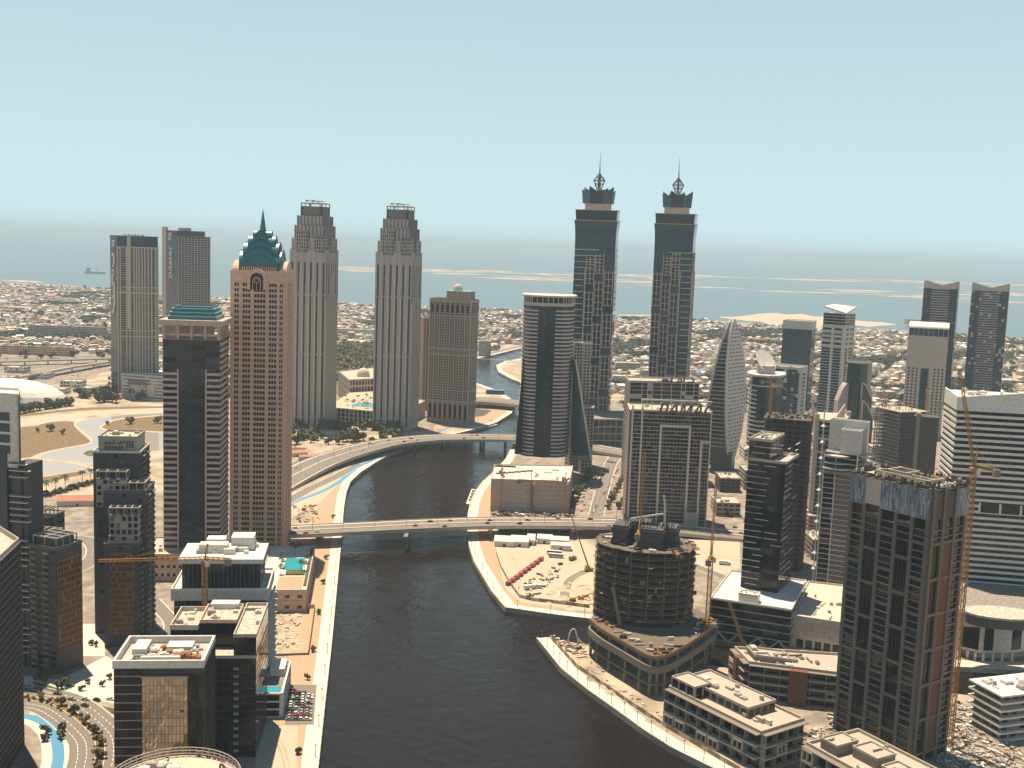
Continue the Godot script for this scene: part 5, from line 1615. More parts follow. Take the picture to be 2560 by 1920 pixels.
func right_far() -> void:
	rng.seed = 61
	# round balcony tower with the tilted white dish
	var z := 1330.0
	var h := hz(1912, 932, z)
	var p := orient(PZ(1000, [[1872, 1352], [1878, 1334], [1892, 1324], [1914, 1320], [1938, 1326], [1952, 1340], [1950, 1365], [1880, 1370]]))
	var t := tower("dish_tower", "dark rounded tower with white balcony curves and a tilted white roof dish", "tower", p, 0, h - 4, {"core": mats.glass_c, "fh": 4.0, "bw": 3.0, "glass": W(["glass", "glass_c", "green_glass"]), "roof": {"mat": mats.roof_grey}})
	for i in 26:
		var y := h - 22 - i * 5.2
		if y < 6: break
		var q := proj(v3(p[0], y))
		for k in p.size():
			var a := p[k]
			var b := p[(k + 1) % p.size()]
			if not seen(a, b): continue
			var x := proj(v3((a + b) / 2, y)).x
			if x > 1900: continue
			var n := Vector2(-(b - a).y, (b - a).x).normalized()
			piece(t, "balcony", mats.white_panel, v3(a + n * 0.1, y), v3(b - a, 0), Vector3(0, 1.5, 0), v3(n, 0) * 2.2)
	flush(t)
	for s in [[h - 16, 1.2, 1.4], [h - 4, 4.5, 2.2]]:
		var b := MB.new()
		b.prism(grow(p, s[1]), s[0], s[0] + s[2])
		part(t, "roof_ring", b, mats.white_panel)
	var c := v3(mid(p), h - 2)
	var b := MB.new()
	b.cyl(c, 11, 11, 10, 20)
	part(t, "dish_drum", b, mats.mauve)
	b = MB.new()
	var ax := Vector3(0.42, 0.58, 0.68).normalized()
	var s1 := ax.cross(Vector3.UP).normalized()
	var s2 := s1.cross(ax)
	var dc := c + Vector3(0, 15, 0)
	for i in 20:
		var a0 := TAU * i / 20
		var a1 := TAU * (i + 1) / 20
		var r0 := dc + (s1 * cos(a0) * 13.5 + s2 * sin(a0) * 16.5)
		var r1 := dc + (s1 * cos(a1) * 13.5 + s2 * sin(a1) * 16.5)
		b.tri(dc - ax * 1.5, r0, r1)
		b.quad(r0, r0 - ax * 1.2, r1 - ax * 1.2, r1)
		b.quad(r0 - ax * 1.2, Vector3(c.x + 10.5 * cos(a0) * 0.9, c.y + 2, c.z + 10.5 * sin(a0) * 0.9), Vector3(c.x + 10.5 * cos(a1) * 0.9, c.y + 2, c.z + 10.5 * sin(a1) * 0.9), r1 - ax * 1.2)
	part(t, "dish", b, mats.white)
	# glass cube with the white frame
	z = 1450.0
	h = hz(2003, 925, z)
	p = rectz(2003, 925, z, -62, 44, 36)
	t = tower("framed_cube", "dark blue glass office with a thick white frame and slotted side", "office", p, 0, h, {"core": mats.white_panel, "faces": [{"fh": 4.0, "cuts": [0.02, 0.2, 0.4, 0.6, 0.8, 0.95], "glass": W(["blue_glass", "blue_glass_b", "glass"]), "tilt": 0.015}, {}, {}, {}], "roof": {"mat": mats.white, "par": 3.0, "pmat": mats.white_panel, "units": 8}})
	var e := (p[2] - p[1]).normalized()
	var n := Vector2(-e.y, e.x)
	for i in 16: piece(t, "slot_window", mats.glass_c, v3(p[1] + e * 9 + n * 0.02, h - 8 - i * 5.2), v3(e, 0) * 16, Vector3(0, 2.0, 0), v3(n, 0) * 0.15)
	flush(t)
	# grey glass tower with a white cap
	z = 1750.0
	h = hz(2035, 806, z)
	p = rectz(2031, 806, z, -66, 45, 36)
	t = tower("capped_tower", "grey blue glass tower with a plain white cap", "tower", p, 0, h - 12, {"core": mats.glass, "fh": 4.0, "bw": 5.0, "glass": W(["blue_glass_b", "blue_glass", "glass_b"]), "tilt": 0.006, "band": [0.9, 0.3, mats.slate, 0.0]})
	var b2 := MB.new()
	b2.prism(grow(p, 0.4), h - 12, h)
	part(t, "cap", b2, mats.white_panel)
	parapet(t, grow(p, 0.42), h, 1.5, 1.0, mats.white)
	# black and white tower with the V gable
	z = 1590.0
	h = hz(2114, 775, z)
	p = rectz(2115, 775, z, -50, 33, 34)
	t = tower("gabled_tower", "black and white banded tower with a V shaped gable top", "tower", p, 0, h - 6, {"core": mats.black_glass, "fh": 4.1, "bw": 5.0, "glass": W(["black_glass_b", "glass", "blue_glass"]), "band": [0.8, 0.5, mats.white_panel, 0.0], "roof": {"mat": mats.white}})
	for k in 2:
		var a := p[k]
		var f := p[k + 1] - p[k]
		var ln := f.length()
		f /= ln
		var m := Vector2(-f.y, f.x)
		for u in ([0.48, 0.97] if k == 0 else [0.03, 0.40]):
			piece(t, "pier", mats.white_panel, v3(a + f * (u * ln - 2.0), 0), v3(f, 0) * 4.0, Vector3(0, h - 22, 0), v3(m, 0) * 1.2)
		for i in 5: piece(t, "belt", mats.white_panel, v3(a + m * 0.1, h - 26 - i * 7.0), v3(f, 0) * ln, Vector3(0, 3.2, 0), v3(m, 0) * 1.0)
	flush(t)
	b = MB.new()
	for k in 2:
		var a: Vector2 = p[0] if k == 0 else p[2]
		b.bar(v3(a, h + 3), v3(p[1], h - 5), 1.1)
	b.quad(v3(p[0], h + 4), v3(p[3], h + 6), v3(p[2], h + 4), v3(p[1], h - 4))
	part(t, "gable_roof", b, mats.white)
	# dark curved glass tower with scalloped wings
	z = 1380.0
	h = hz(2145, 908, z)
	p = orient(PZ(1000, [[2108, 1400], [2114, 1386], [2128, 1378], [2146, 1376], [2164, 1380], [2174, 1392], [2172, 1415], [2112, 1415]]))
	t = tower("curved_glass_tower", "dark green rounded glass tower with curved stone edged wings", "tower", p, 0, h, {"core": mats.glass, "fh": 4.0, "bw": 4.0, "glass": W(["green_glass", "glass", "blue_glass"]), "tilt": 0.004, "roof": {"mat": mats.slate}})
	for s in [[2096, 2118, 960, 1384, 18], [2152, 2180, 958, 1374, 18], [2156, 2186, 1004, 1366, 26]]:
		var a := pz(s[0], 1000, s[3])
		var c2 := pz(s[1], 1000, s[3])
		var hh := hz(s[1], s[2], s[3])
		b = MB.new()
		var w := (c2 - a).length()
		var o := PackedVector2Array()
		var left: bool = s[0] < 2120
		for i in 8:
			var f := i / 7.0
			o.append(Vector2(w * (f if left else 1 - f), hh - 22 * (1 - sin(f * PI / 2))))
		o.append(Vector2(w if left else 0.0, 0)); o.append(Vector2(0.0 if left else w, 0))
		extrude(b, Vector3(a.x, 0, a.z), (c2 - a).normalized(), Vector3(0, 0, -1), o, s[4])
		var wing := part(t, "wing", b, mats.green_glass if s[0] > 2120 else mats.mauve)
		b = MB.new()
		for i in 7: b.bar(Vector3(a.x, 0, a.z + 0.3) + (c2 - a).normalized() * o[i].x + Vector3(0, o[i].y, 0), Vector3(a.x, 0, a.z + 0.3) + (c2 - a).normalized() * o[i + 1].x + Vector3(0, o[i + 1].y, 0), 0.9)
		b.bar(Vector3(a.x, 0, a.z + 0.3) + (c2 - a).normalized() * o[7].x + Vector3(0, o[7].y, 0), Vector3(a.x, 0, a.z + 0.3) + (c2 - a).normalized() * o[7].x, 0.9)
		part(t, "wing_edge", b, mats.beige, wing)
	# tan tower with curved green front and raised corner walls
	z = 978.0
	h = hz(2090, 1035, z)
	p = orient(PZ(1150, [[2024, 1000], [2034, 976], [2056, 968], [2084, 968], [2106, 976], [2112, 1000], [2100, 1012], [2036, 1012]]))
	t = tower("green_front_tower", "tan tower with a curved green glass front and winged parapet", "tower", p, 0, h - 6, {"core": mats.beige, "fh": 4.0, "bw": 3.4, "glass": W(["green_glass", "glass", "green_glass_b", "glass_c"]), "tilt": 0.01, "band": [0.5, 0.3, mats.beige, 0.0], "roof": {"mat": mats.roof_pale}})
	for s in [h - 22, h - 34, h - 6]:
		b = MB.new()
		b.prism(grow(p, 1.3), s, s + 2.2)
		part(t, "belt", b, mats.beige)
	for k in [0, 4, 5]:
		piece(t, "pier", mats.beige, v3(p[(k + 1) % p.size()], 0) - Vector3(2, 0, 0), Vector3(4, 0, 0), Vector3(0, h, 0), Vector3(0, 0, 3))
	flush(t)
	for s in [[2030, 2052, 1], [2112, 2088, -1]]:
		var a := pz(s[0], 1035, 985)
		var c2 := pz(s[1], 1035, 985)
		b = MB.new()
		extrude(b, Vector3(a.x, 0, a.z), (c2 - a).normalized(), Vector3(0, 0, -1), PackedVector2Array([Vector2(0, h - 8), Vector2(0, h + 8), Vector2((c2 - a).length(), h - 5), Vector2((c2 - a).length(), h - 8)]), 3)
		part(t, "wing_wall", b, mats.beige)
	plant(t, rectz(2075, 1050, 990, -85, 14, 16), h - 6, 5, 3.0, W(["plant_white", "plant_grey"]))
	# beige tower with small square windows
	z = 1500.0
	h = hz(2330, 808, z)
	p = rectz(2374, 812, z, -69, 51, 40)
	t = tower("punched_window_tower", "beige tower with small square windows and a glazed white top", "tower", p, 0, h - 18, {"core": mats.beige, "roof": {"mat": mats.beige}})
	e = (p[1] - p[0]).normalized(); n = Vector2(-e.y, e.x)
	var ln := (p[1] - p[0]).length()
	for i in 22:
		for u in [0.06, 0.16, 0.26, 0.70, 0.80, 0.90]:
			piece(t, "window", mats.glass_c, v3(p[0] + e * u * ln + n * 0.02, h - 64 - i * 4.4), v3(e, 0) * 2.3, Vector3(0, 2.3, 0), v3(n, 0) * 0.15)
	piece(t, "glass_strip", mats.green_glass, v3(p[0] + e * 0.38 * ln + n * 0.02, 0), v3(e, 0) * ln * 0.2, Vector3(0, h - 62, 0), v3(n, 0) * 0.2)
	flush(t)
	block(t, grow(p, -0.4), h - 18, h - 8, {"core": mats.glass, "corename": "glazed_storey", "fh": 10, "bw": 6, "glass": W(["glass_b", "blue_glass_b"]), "pier": [0.6, 0.4, mats.beige]})
	b = MB.new()
	for i in 7:
		var a0 := PI / 2 * i / 7
		var a1 := PI / 2 * (i + 1) / 7
		var f0 := p[0].lerp(p[3], 0.35 * (1 - cos(a0)))
		var g0 := p[1].lerp(p[2], 0.35 * (1 - cos(a0)))
		var f1 := p[0].lerp(p[3], 0.35 * (1 - cos(a1)))
		var g1 := p[1].lerp(p[2], 0.35 * (1 - cos(a1)))
		b.quad(v3(f0, h - 8 + 7 * sin(a0)), v3(f1, h - 8 + 7 * sin(a1)), v3(g1, h - 8 + 7 * sin(a1)), v3(g0, h - 8 + 7 * sin(a0)))
	b.prism(orient(PackedVector2Array([p[0].lerp(p[3], 0.35), p[1].lerp(p[2], 0.35), p[2], p[3]])), h - 8, h - 1)
	part(t, "vaulted_roof", b, mats.white)
	# twin towers with crossed gable tops
	for k in 2:
		z = 1880.0
		p = rectz(2392 if k == 0 else 2520, 760, z, -65, 54 if k == 0 else 58, 36)
		h = hz(2360, 722, z) if k == 0 else hz(2480, 728, z)
		t = tower("crossed_top_tower", "grey glass tower with crossed gable top, behind the beige square windowed tower" if k == 0 else "grey glass tower with crossed gable top, standing free behind the white striped office", "tower", p, 0, h, {"core": mats.glass_c, "fh": 4.2, "bw": 4.0, "glass": W(["glass_c", "glass", "glass_b", "glass_pale"]) if k == 0 else W(["glass", "mauve", "glass_c", "glass_b"]), "tilt": 0.02, "roof": {"mat": mats.roof_grey, "units": 5}}, "twin towers with crossed gables")
		e = (p[1] - p[0]).normalized(); n = Vector2(-e.y, e.x); ln = (p[1] - p[0]).length()
		for i in 44: piece(t, "floor_band", mats.mauve, v3(p[0] + e * ln * 0.24 + n * 0.1, 12 + i * 4.2), v3(e, 0) * ln * 0.52, Vector3(0, 1.2, 0), v3(n, 0) * 0.5)
		flush(t)
		for q in [[0, 1, 1], [1, 0, 0], [3, 2, 0], [2, 3, 1]]:
			var a := p[q[0]]
			var c2 := p[q[1]]
			b = MB.new()
			var m := (mid(p) - (a + c2) / 2).normalized()
			extrude(b, v3(a, h), v3((c2 - a).normalized(), 0), v3(m, 0), PackedVector2Array([Vector2(0, 0), Vector2(0, 13), Vector2(ln * 0.5, 5), Vector2(ln * 0.5, 0)]), 2.0)
			part(t, "gable_wall", b, mats.mauve if q[2] else mats.beige)
		b = MB.new()
		b.prism(orient(sub(p, 0.0, 0.03, 0.0, 1.0)), h - 60, h + 12)
		part(t, "corner_fin", b, mats.white_panel)
	# concrete frame under construction and its dark ribbed neighbour
	z = 1195.0
	p = rectz(2249, 1060, z, -20, 40, 37)
	h = hz(2249, 1030, z)
	t = tower("concrete_frame", "raw concrete frame tower with scaffold posts on its top slab", "construction site", p, 0, h, {"core": mats.concrete, "inset": 6.0, "fh": 4.0, "bw": 4.2, "pier": [0.5, 0.9, mats.concrete], "slab": [0.45, 1.3, mats.concrete, 0.0], "roof": {"mat": mats.concrete_pale}})
	for i in 40:
		var q := inner(p, rng.randf(), rng.randf())
		piece(t, "starter_bar", mats.concrete_dark, v3(q, h), Vector3(0.4, 0, 0), Vector3(0, rng.randf_range(2, 5), 0), Vector3(0, 0, 0.4))
	flush(t, 60, 2.0)
	z = 1165.0
	p = rectz(2346, 1060, z, -69, 24, 20)
	t = tower("ribbed_block", "black ribbed block between the concrete frame and the white striped office", "building", p, 0, hz(2320, 1044, z), {"core": mats.bronze, "fh": 150, "bw": 1.6, "pier": [0.35, 0.5, mats.slate], "roof": {"mat": mats.slate}})
	p = rectz(2300, 1060, 1168.0, -69, 4, 16)
	tower("fin_wall", "pale slim wall standing between concrete frame and black ribbed block", "building", p, 0, hz(2300, 1034, 1168), {"core": mats.concrete, "roof": {"mat": mats.concrete}})
	striped_office()

func striped_office() -> void:
	var z := 735.0
	var h := hz(2397, 992, z)
	var p := rectz(2397, 992, z, 10, 42, 112)
	var t := tower("white_striped_office", "white striped office with long glass bands and dark roof letters", "office", p, 26, h - 9, {"core": mats.glass_c, "faces": [{"fh": 4.05, "bw": 1.9, "glass": W(["glass_c", "blue_glass", "glass"]), "band": [1.75, 0.7, mats.white, 0.0], "mull": [1, 0.1, 0.1, mats.slate], "tilt": 0.008}, {"fh": 4.05, "bw": 1.9, "glass": W(["glass_c", "blue_glass", "glass"]), "band": [1.75, 0.7, mats.white, 0.0], "tilt": 0.008}, {}, {}]})
	var e := (p[2] - p[1]).normalized()
	var n := Vector2(-e.y, e.x)
	var ln := (p[2] - p[1]).length()
	# sloping top fascia: low at the corner, rising along the front
	var b := MB.new()
	b.loft(p, h - 9, p, h)
	b.cap(p, h)
	part(t, "top_storey", b, mats.white)
	b = MB.new()
	extrude(b, v3(p[1] + n * 0.05, h - 9), v3(e, 0), v3(n, 0), PackedVector2Array([Vector2(0, 0), Vector2(0, 9), Vector2(ln, 22), Vector2(ln, 0)]), 0.8)
	part(t, "fascia", b, mats.white)
	b = MB.new()
	extrude(b, v3(p[0] + Vector2(n.y, -n.x) * 0.0, h - 9), v3((p[1] - p[0]).normalized(), 0), v3(-e, 0), PackedVector2Array([Vector2(0, 0), Vector2(0, 10.5), Vector2(42, 9), Vector2(42, 0)]), 0.8)
	part(t, "fascia", b, mats.white)
	letters(t, "sign_letters", "DEYAAR", v3(p[1] + e * 63 + n * 1.3, h + 0.5), v3(e, 0), Vector3.UP, 4.0, 0.6, mats.dark_steel)
	b = MB.new()
	var o := v3(p[1] + e * 57 + n * 1.3, h + 5)
	for s in [[[-3, 0], [-3, 2]], [[-3, 0], [4, 0]], [[0.5, 0], [0.5, 2]], [[4, 0], [4, 3.6]], [[6.5, 0], [9, 0]], [[9, 0], [8.5, 2.6]], [[-5, -1], [-3.4, 0]]]:
		b.bar(o + v3(e, 0) * s[0][0] + Vector3(0, s[0][1], 0), o + v3(e, 0) * s[1][0] + Vector3(0, s[1][1], 0), 0.4)
	part(t, "sign_script", b, mats.dark_steel)
	plant(t, sub(p, 0.1, 0.8, 0.04, 0.5), h, 18, 4.0, W(["plant_white", "plant_white", "plant_grey"]))
	# dark plant storey halfway up
	piece(t, "plant_storey", mats.glass_c, v3(p[1] + e * 18 + n * 0.72, 26 + (h - 35) * 0.42), v3(e, 0) * 90, Vector3(0, 6.5, 0), v3(n, 0) * 0.15)
	for i in 7: piece(t, "storey_post", mats.white, v3(p[1] + e * (18 + i * 13) + n * 0.72, 26 + (h - 35) * 0.42), v3(e, 0) * 1.4, Vector3(0, 6.5, 0), v3(n, 0) * 0.4)
	flush(t)
	# sweeping podium
	var q := orient(PackedVector2Array([p2(2380, 1585), p2(2392, 1640), p2(2450, 1652), p2(2520, 1652), p2(2620, 1640), p2(2900, 1590), p2(2900, 1540), p2(2420, 1550)]))
	t = tower("curved_podium", "white curved podium with tall dark windows below the striped office", "building", q, 5, 27, {"core": mats.white_panel, "fh": 18, "bw": 9.0, "glass": W(["glass_c", "white_panel", "glass"]), "gap": 3.0, "roof": {"mat": mats.roof_grey, "par": 1.2, "pmat": mats.white_panel}})
	for i in q.size():
		if seen(q[i], q[(i + 1) % q.size()]):
			for k in 3: piece(t, "column", mats.white, v3(q[i].lerp(q[(i + 1) % q.size()], k / 3.0 + 0.05), 0), Vector3(1.2, 0, 0), Vector3(0, 5.2, 0), Vector3(0, 0, 1.2))
	flush(t)
	b = MB.new()
	b.prism(grow(q, -4), 0, 5.0)
	part(t, "arcade_wall", b, mats.mauve)
	b = MB.new()
	b.prism(oval(p2(2500, 1560, 27), 20, 11, 0.1, 24), 27, 33)
	part(t, "roof_drum", b, mats.slate)
	b = MB.new()
	b.prism(oval(p2(2500, 1560, 27), 21.5, 12.5, 0.1, 24), 33, 34.2)
	part(t, "drum_roof", b, mats.roof_pale)

func right_near() -> void:
	rng.seed = 71
	# stepped black glass tower on its podium
	var z := 778.0
	var p := R3([1849, 1469], [1943, 1483], [1986, 1452], 26)
	var h1 := hz(1957, 1160, -p[1].y)
	var blk := W(["black_glass", "black_glass_b", "glass_c", "green_glass"])
	var st := {"core": mats.black_glass_b, "fh": 3.9, "bw": 4.4, "glass": blk, "tilt": 0.004}
	var t := tower("black_glass_tower", "stepped black glass tower with scattered white floor lines on a wide podium", "tower", p, 26, h1, clone(st, {"roof": {"mat": mats.roof_pale, "par": 1.6, "pmat": mats.beige}}))
	var up := orient(sub(p, 0.42, 1.0, 0.0, 0.98))
	block(t, up, h1, h1 + 13, clone(st, {"corename": "upper_storeys", "roof": {"mat": mats.roof_pale, "par": 1.4, "pmat": mats.beige, "units": 12, "us": 2.6}}))
	for k in 2:
		var a := p[k]
		var f := (p[k + 1] - p[k]).normalized()
		var ln := (p[k + 1] - p[k]).length()
		var n := Vector2(-f.y, f.x)
		for i in 24:
			for s in 2:
				if rng.randf() < 0.18: continue
				var u0 := rng.randf_range(0.0, 0.3) + 0.46 * s
				var u1 := u0 + rng.randf_range(0.18, 0.4)
				if rng.randf() < 0.4: u0 = 0.0; u1 = 0.48
				piece(t, "floor_line", mats.white_panel, v3(a + f * ln * u0 + n * 0.15, 29 + i * 3.9), v3(f, 0) * ln * (minf(u1, 1.0) - u0), Vector3(0, 0.45, 0), v3(n, 0) * 0.5)
	flush(t)
	var q := R3([1775, 1498], [1978, 1527], [2020, 1455], 26)
	t = tower("glass_podium", "white roofed podium with dark louvres and zigzag columns under the black tower", "building", q, 6, 26, {"core": mats.black_glass_b, "fh": 5.0, "bw": 5.0, "glass": W(["black_glass", "glass_c"]), "band": [0.6, 0.5, mats.white_panel, 0.0], "roof": {"mat": mats.white, "par": 1.2, "pmat": mats.white}})
	var e := (q[1] - q[0]).normalized()
	var ln := (q[1] - q[0]).length()
	var n := Vector2(-e.y, e.x)
	for i in 10: piece(t, "louvre", mats.plant_grey, v3(q[0] + e * ln * (0.02 + 0.33 * (i % 3)) + n * 0.1, 9 + (i / 3) * 1.2), v3(e, 0) * ln * 0.18, Vector3(0, 0.4, 0), v3(n, 0) * 0.4)
	var b := MB.new()
	b.prism(grow(q, -2.5), 0, 6)
	part(t, "ground_storey", b, mats.glass_c)
	flush(t)
	for i in 8:
		b = MB.new()
		var a0 := v3(q[0] + e * ln * i / 8.0 + n * 0.5, 6.0 if i % 2 else 0.2)
		var a1 := v3(q[0] + e * ln * (i + 1) / 8.0 + n * 0.5, 0.2 if i % 2 else 6.0)
		b.bar(a0, a1, 0.5)
		part(t, "zigzag_column", b, mats.white_panel)
	block(t, orient(sub(q, 0.42, 0.66, 0.04, 0.16)), 26, 31, {"core": mats.white, "corename": "roof_house", "roof": {"mat": mats.white, "par": 0.8, "units": 3, "us": 1.6}})
	# tan mall next to it
	q = orient(PackedVector2Array([p2(1979, 1541, 19), p2(2118, 1562, 19), p2(2150, 1470, 19), p2(2022, 1456, 19)]))
	t = tower("tan_mall", "cream low mall with square fretwork panels and a pale roof terrace", "building", q, 0, 19, {"core": mats.beige_pale, "roof": {"mat": mats.paving, "par": 1.2, "pmat": mats.beige_pale}})
	var qa := p2(1979, 1541, 19)
	var qb := p2(2118, 1562, 19)
	e = (qb - qa).normalized(); ln = (qb - qa).length(); n = Vector2(-e.y, e.x)
	for i in 12:
		for j in 3: piece(t, "fret_panel", mats.mauve, v3(qa + e * (8 + i * 3.4) + n * 0.03, 7.5 + j * 3.3), v3(e, 0) * 2.7, Vector3(0, 2.7, 0), v3(n, 0) * 0.12)
	for i in 8: piece(t, "shop_front", mats.glass_c, v3(qa + e * (4 + i * 5.4) + n * 0.03, 0.2), v3(e, 0) * 4.0, Vector3(0, 5.2, 0), v3(n, 0) * 0.12)
	flush(t)
	plant(t, orient(PackedVector2Array([qa, qb, p2(2150, 1470, 19), p2(2022, 1456, 19)])), 19, 8, 3.0, W(["plant_white", "plant_grey", "tan"]))
	# brown construction tower behind the black one
	z = 835.0
	p = rectz(2024, 1060, z, -72, 33, 28)
	var h := hz(1990, 1052, z)
	t = tower("brown_frame_tower", "dark brown unfinished tower with open floors and cluttered top deck", "construction site", p, 0, h, {"core": mats.brown, "inset": 7.0, "fh": 3.7, "bw": 5.6, "pier": [0.7, 0.6, mats.brick], "slab": [0.8, 1.2, mats.brown, 0.0], "roof": {"mat": mats.concrete}})
	for i in 60:
		var c := inner(p, rng.randf_range(-0.02, 1.02), rng.randf_range(-0.02, 1.02))
		piece(t, "formwork", [mats.brick, mats.brown, mats.concrete_pale][i % 3], v3(c, h), Vector3(rng.randf_range(0.3, 2.6), 0, 0), Vector3(0, rng.randf_range(0.4, 2.4), 0), Vector3(0, 0, rng.randf_range(0.3, 1.4)))
	flush(t, 80, 2.5)
	# white tower with rounded balconies
	z = 772.0
	h = hz(2135, 1082, z)
	p = rectz(2140, 1240, z, -62, 24, 22)
	var lou := W(["glass_c", "brown", "glass_c"])
	t = tower("white_balcony_tower", "white walled tower with a louvred front and rounded balconies", "tower", p, 0, h - 16, {"core": mats.mauve_dark, "faces": [{"fh": 3.7, "cuts": [0.0, 0.36, 0.97], "glass": lou, "band": [0.5, 0.5, mats.white_panel, 0.0], "pier": [0.8, 0.9, mats.white_panel]}, {"fh": 3.7, "bw": 4.0, "glass": lou, "band": [0.6, 0.6, mats.beige, 0.0]}, {}, {}], "roof": {"mat": mats.roof_grey}})
	e = (p[1] - p[0]).normalized(); n = Vector2(-e.y, e.x); ln = (p[1] - p[0]).length()
	var nf := int((h - 30) / 3.7)
	for i in nf * 4:
		piece(t, "louvre", mats.beige, v3(p[0] + e * ln * 0.38 + n * 0.12, 4 + i * 0.93), v3(e, 0) * ln * 0.57, Vector3(0, 0.25, 0), v3(n, 0) * 0.35)
	flush(t, 300, 9)
	for s in [[0.0, 0.55, 0.0, 0.5, h], [-0.1, 1.0, 0.55, 0.9, h + 5]]:
		b = MB.new()
		b.prism(orient(sub(p, s[0], s[1], s[2], s[3])), h - 40, s[4])
		part(t, "white_wall", b, mats.white_panel)
		parapet(t, orient(sub(p, s[0], s[1], s[2], s[3])), s[4], 1.2, 0.6, mats.white_panel)
	for s in [[h - 18, 9.0, 0.9], [h - 27, 10.0, 0.9], [h - 30, 10.0, 2.0], [h - 23, 9.0, 0.5]]:
		for k in 2:
			b = MB.new()
			var c := inner(p, 0.62 if k == 0 else 0.02, 0.0 if k == 0 else 0.55)
			b.prism(oval(c, s[1], s[1] * 0.8, 0.4, 20), s[0], s[0] + s[2])
			part(t, "round_balcony", b, mats.white_panel if s[2] < 1 else mats.concrete)
	for i in 11:
		b = MB.new()
		var c := p[0] + n * 0.5 - e * 1.6
		b.cyl(v3(c, 6 + i * 11.5), 2.0, 0.7, 1.6, 10)
		b.cyl(v3(c, 7.6 + i * 11.5), 0.45, 0.45, 9.9, 6)
		part(t, "corner_post", b, mats.white_panel)
	round_frame()
	black_tower()
	box_villas()

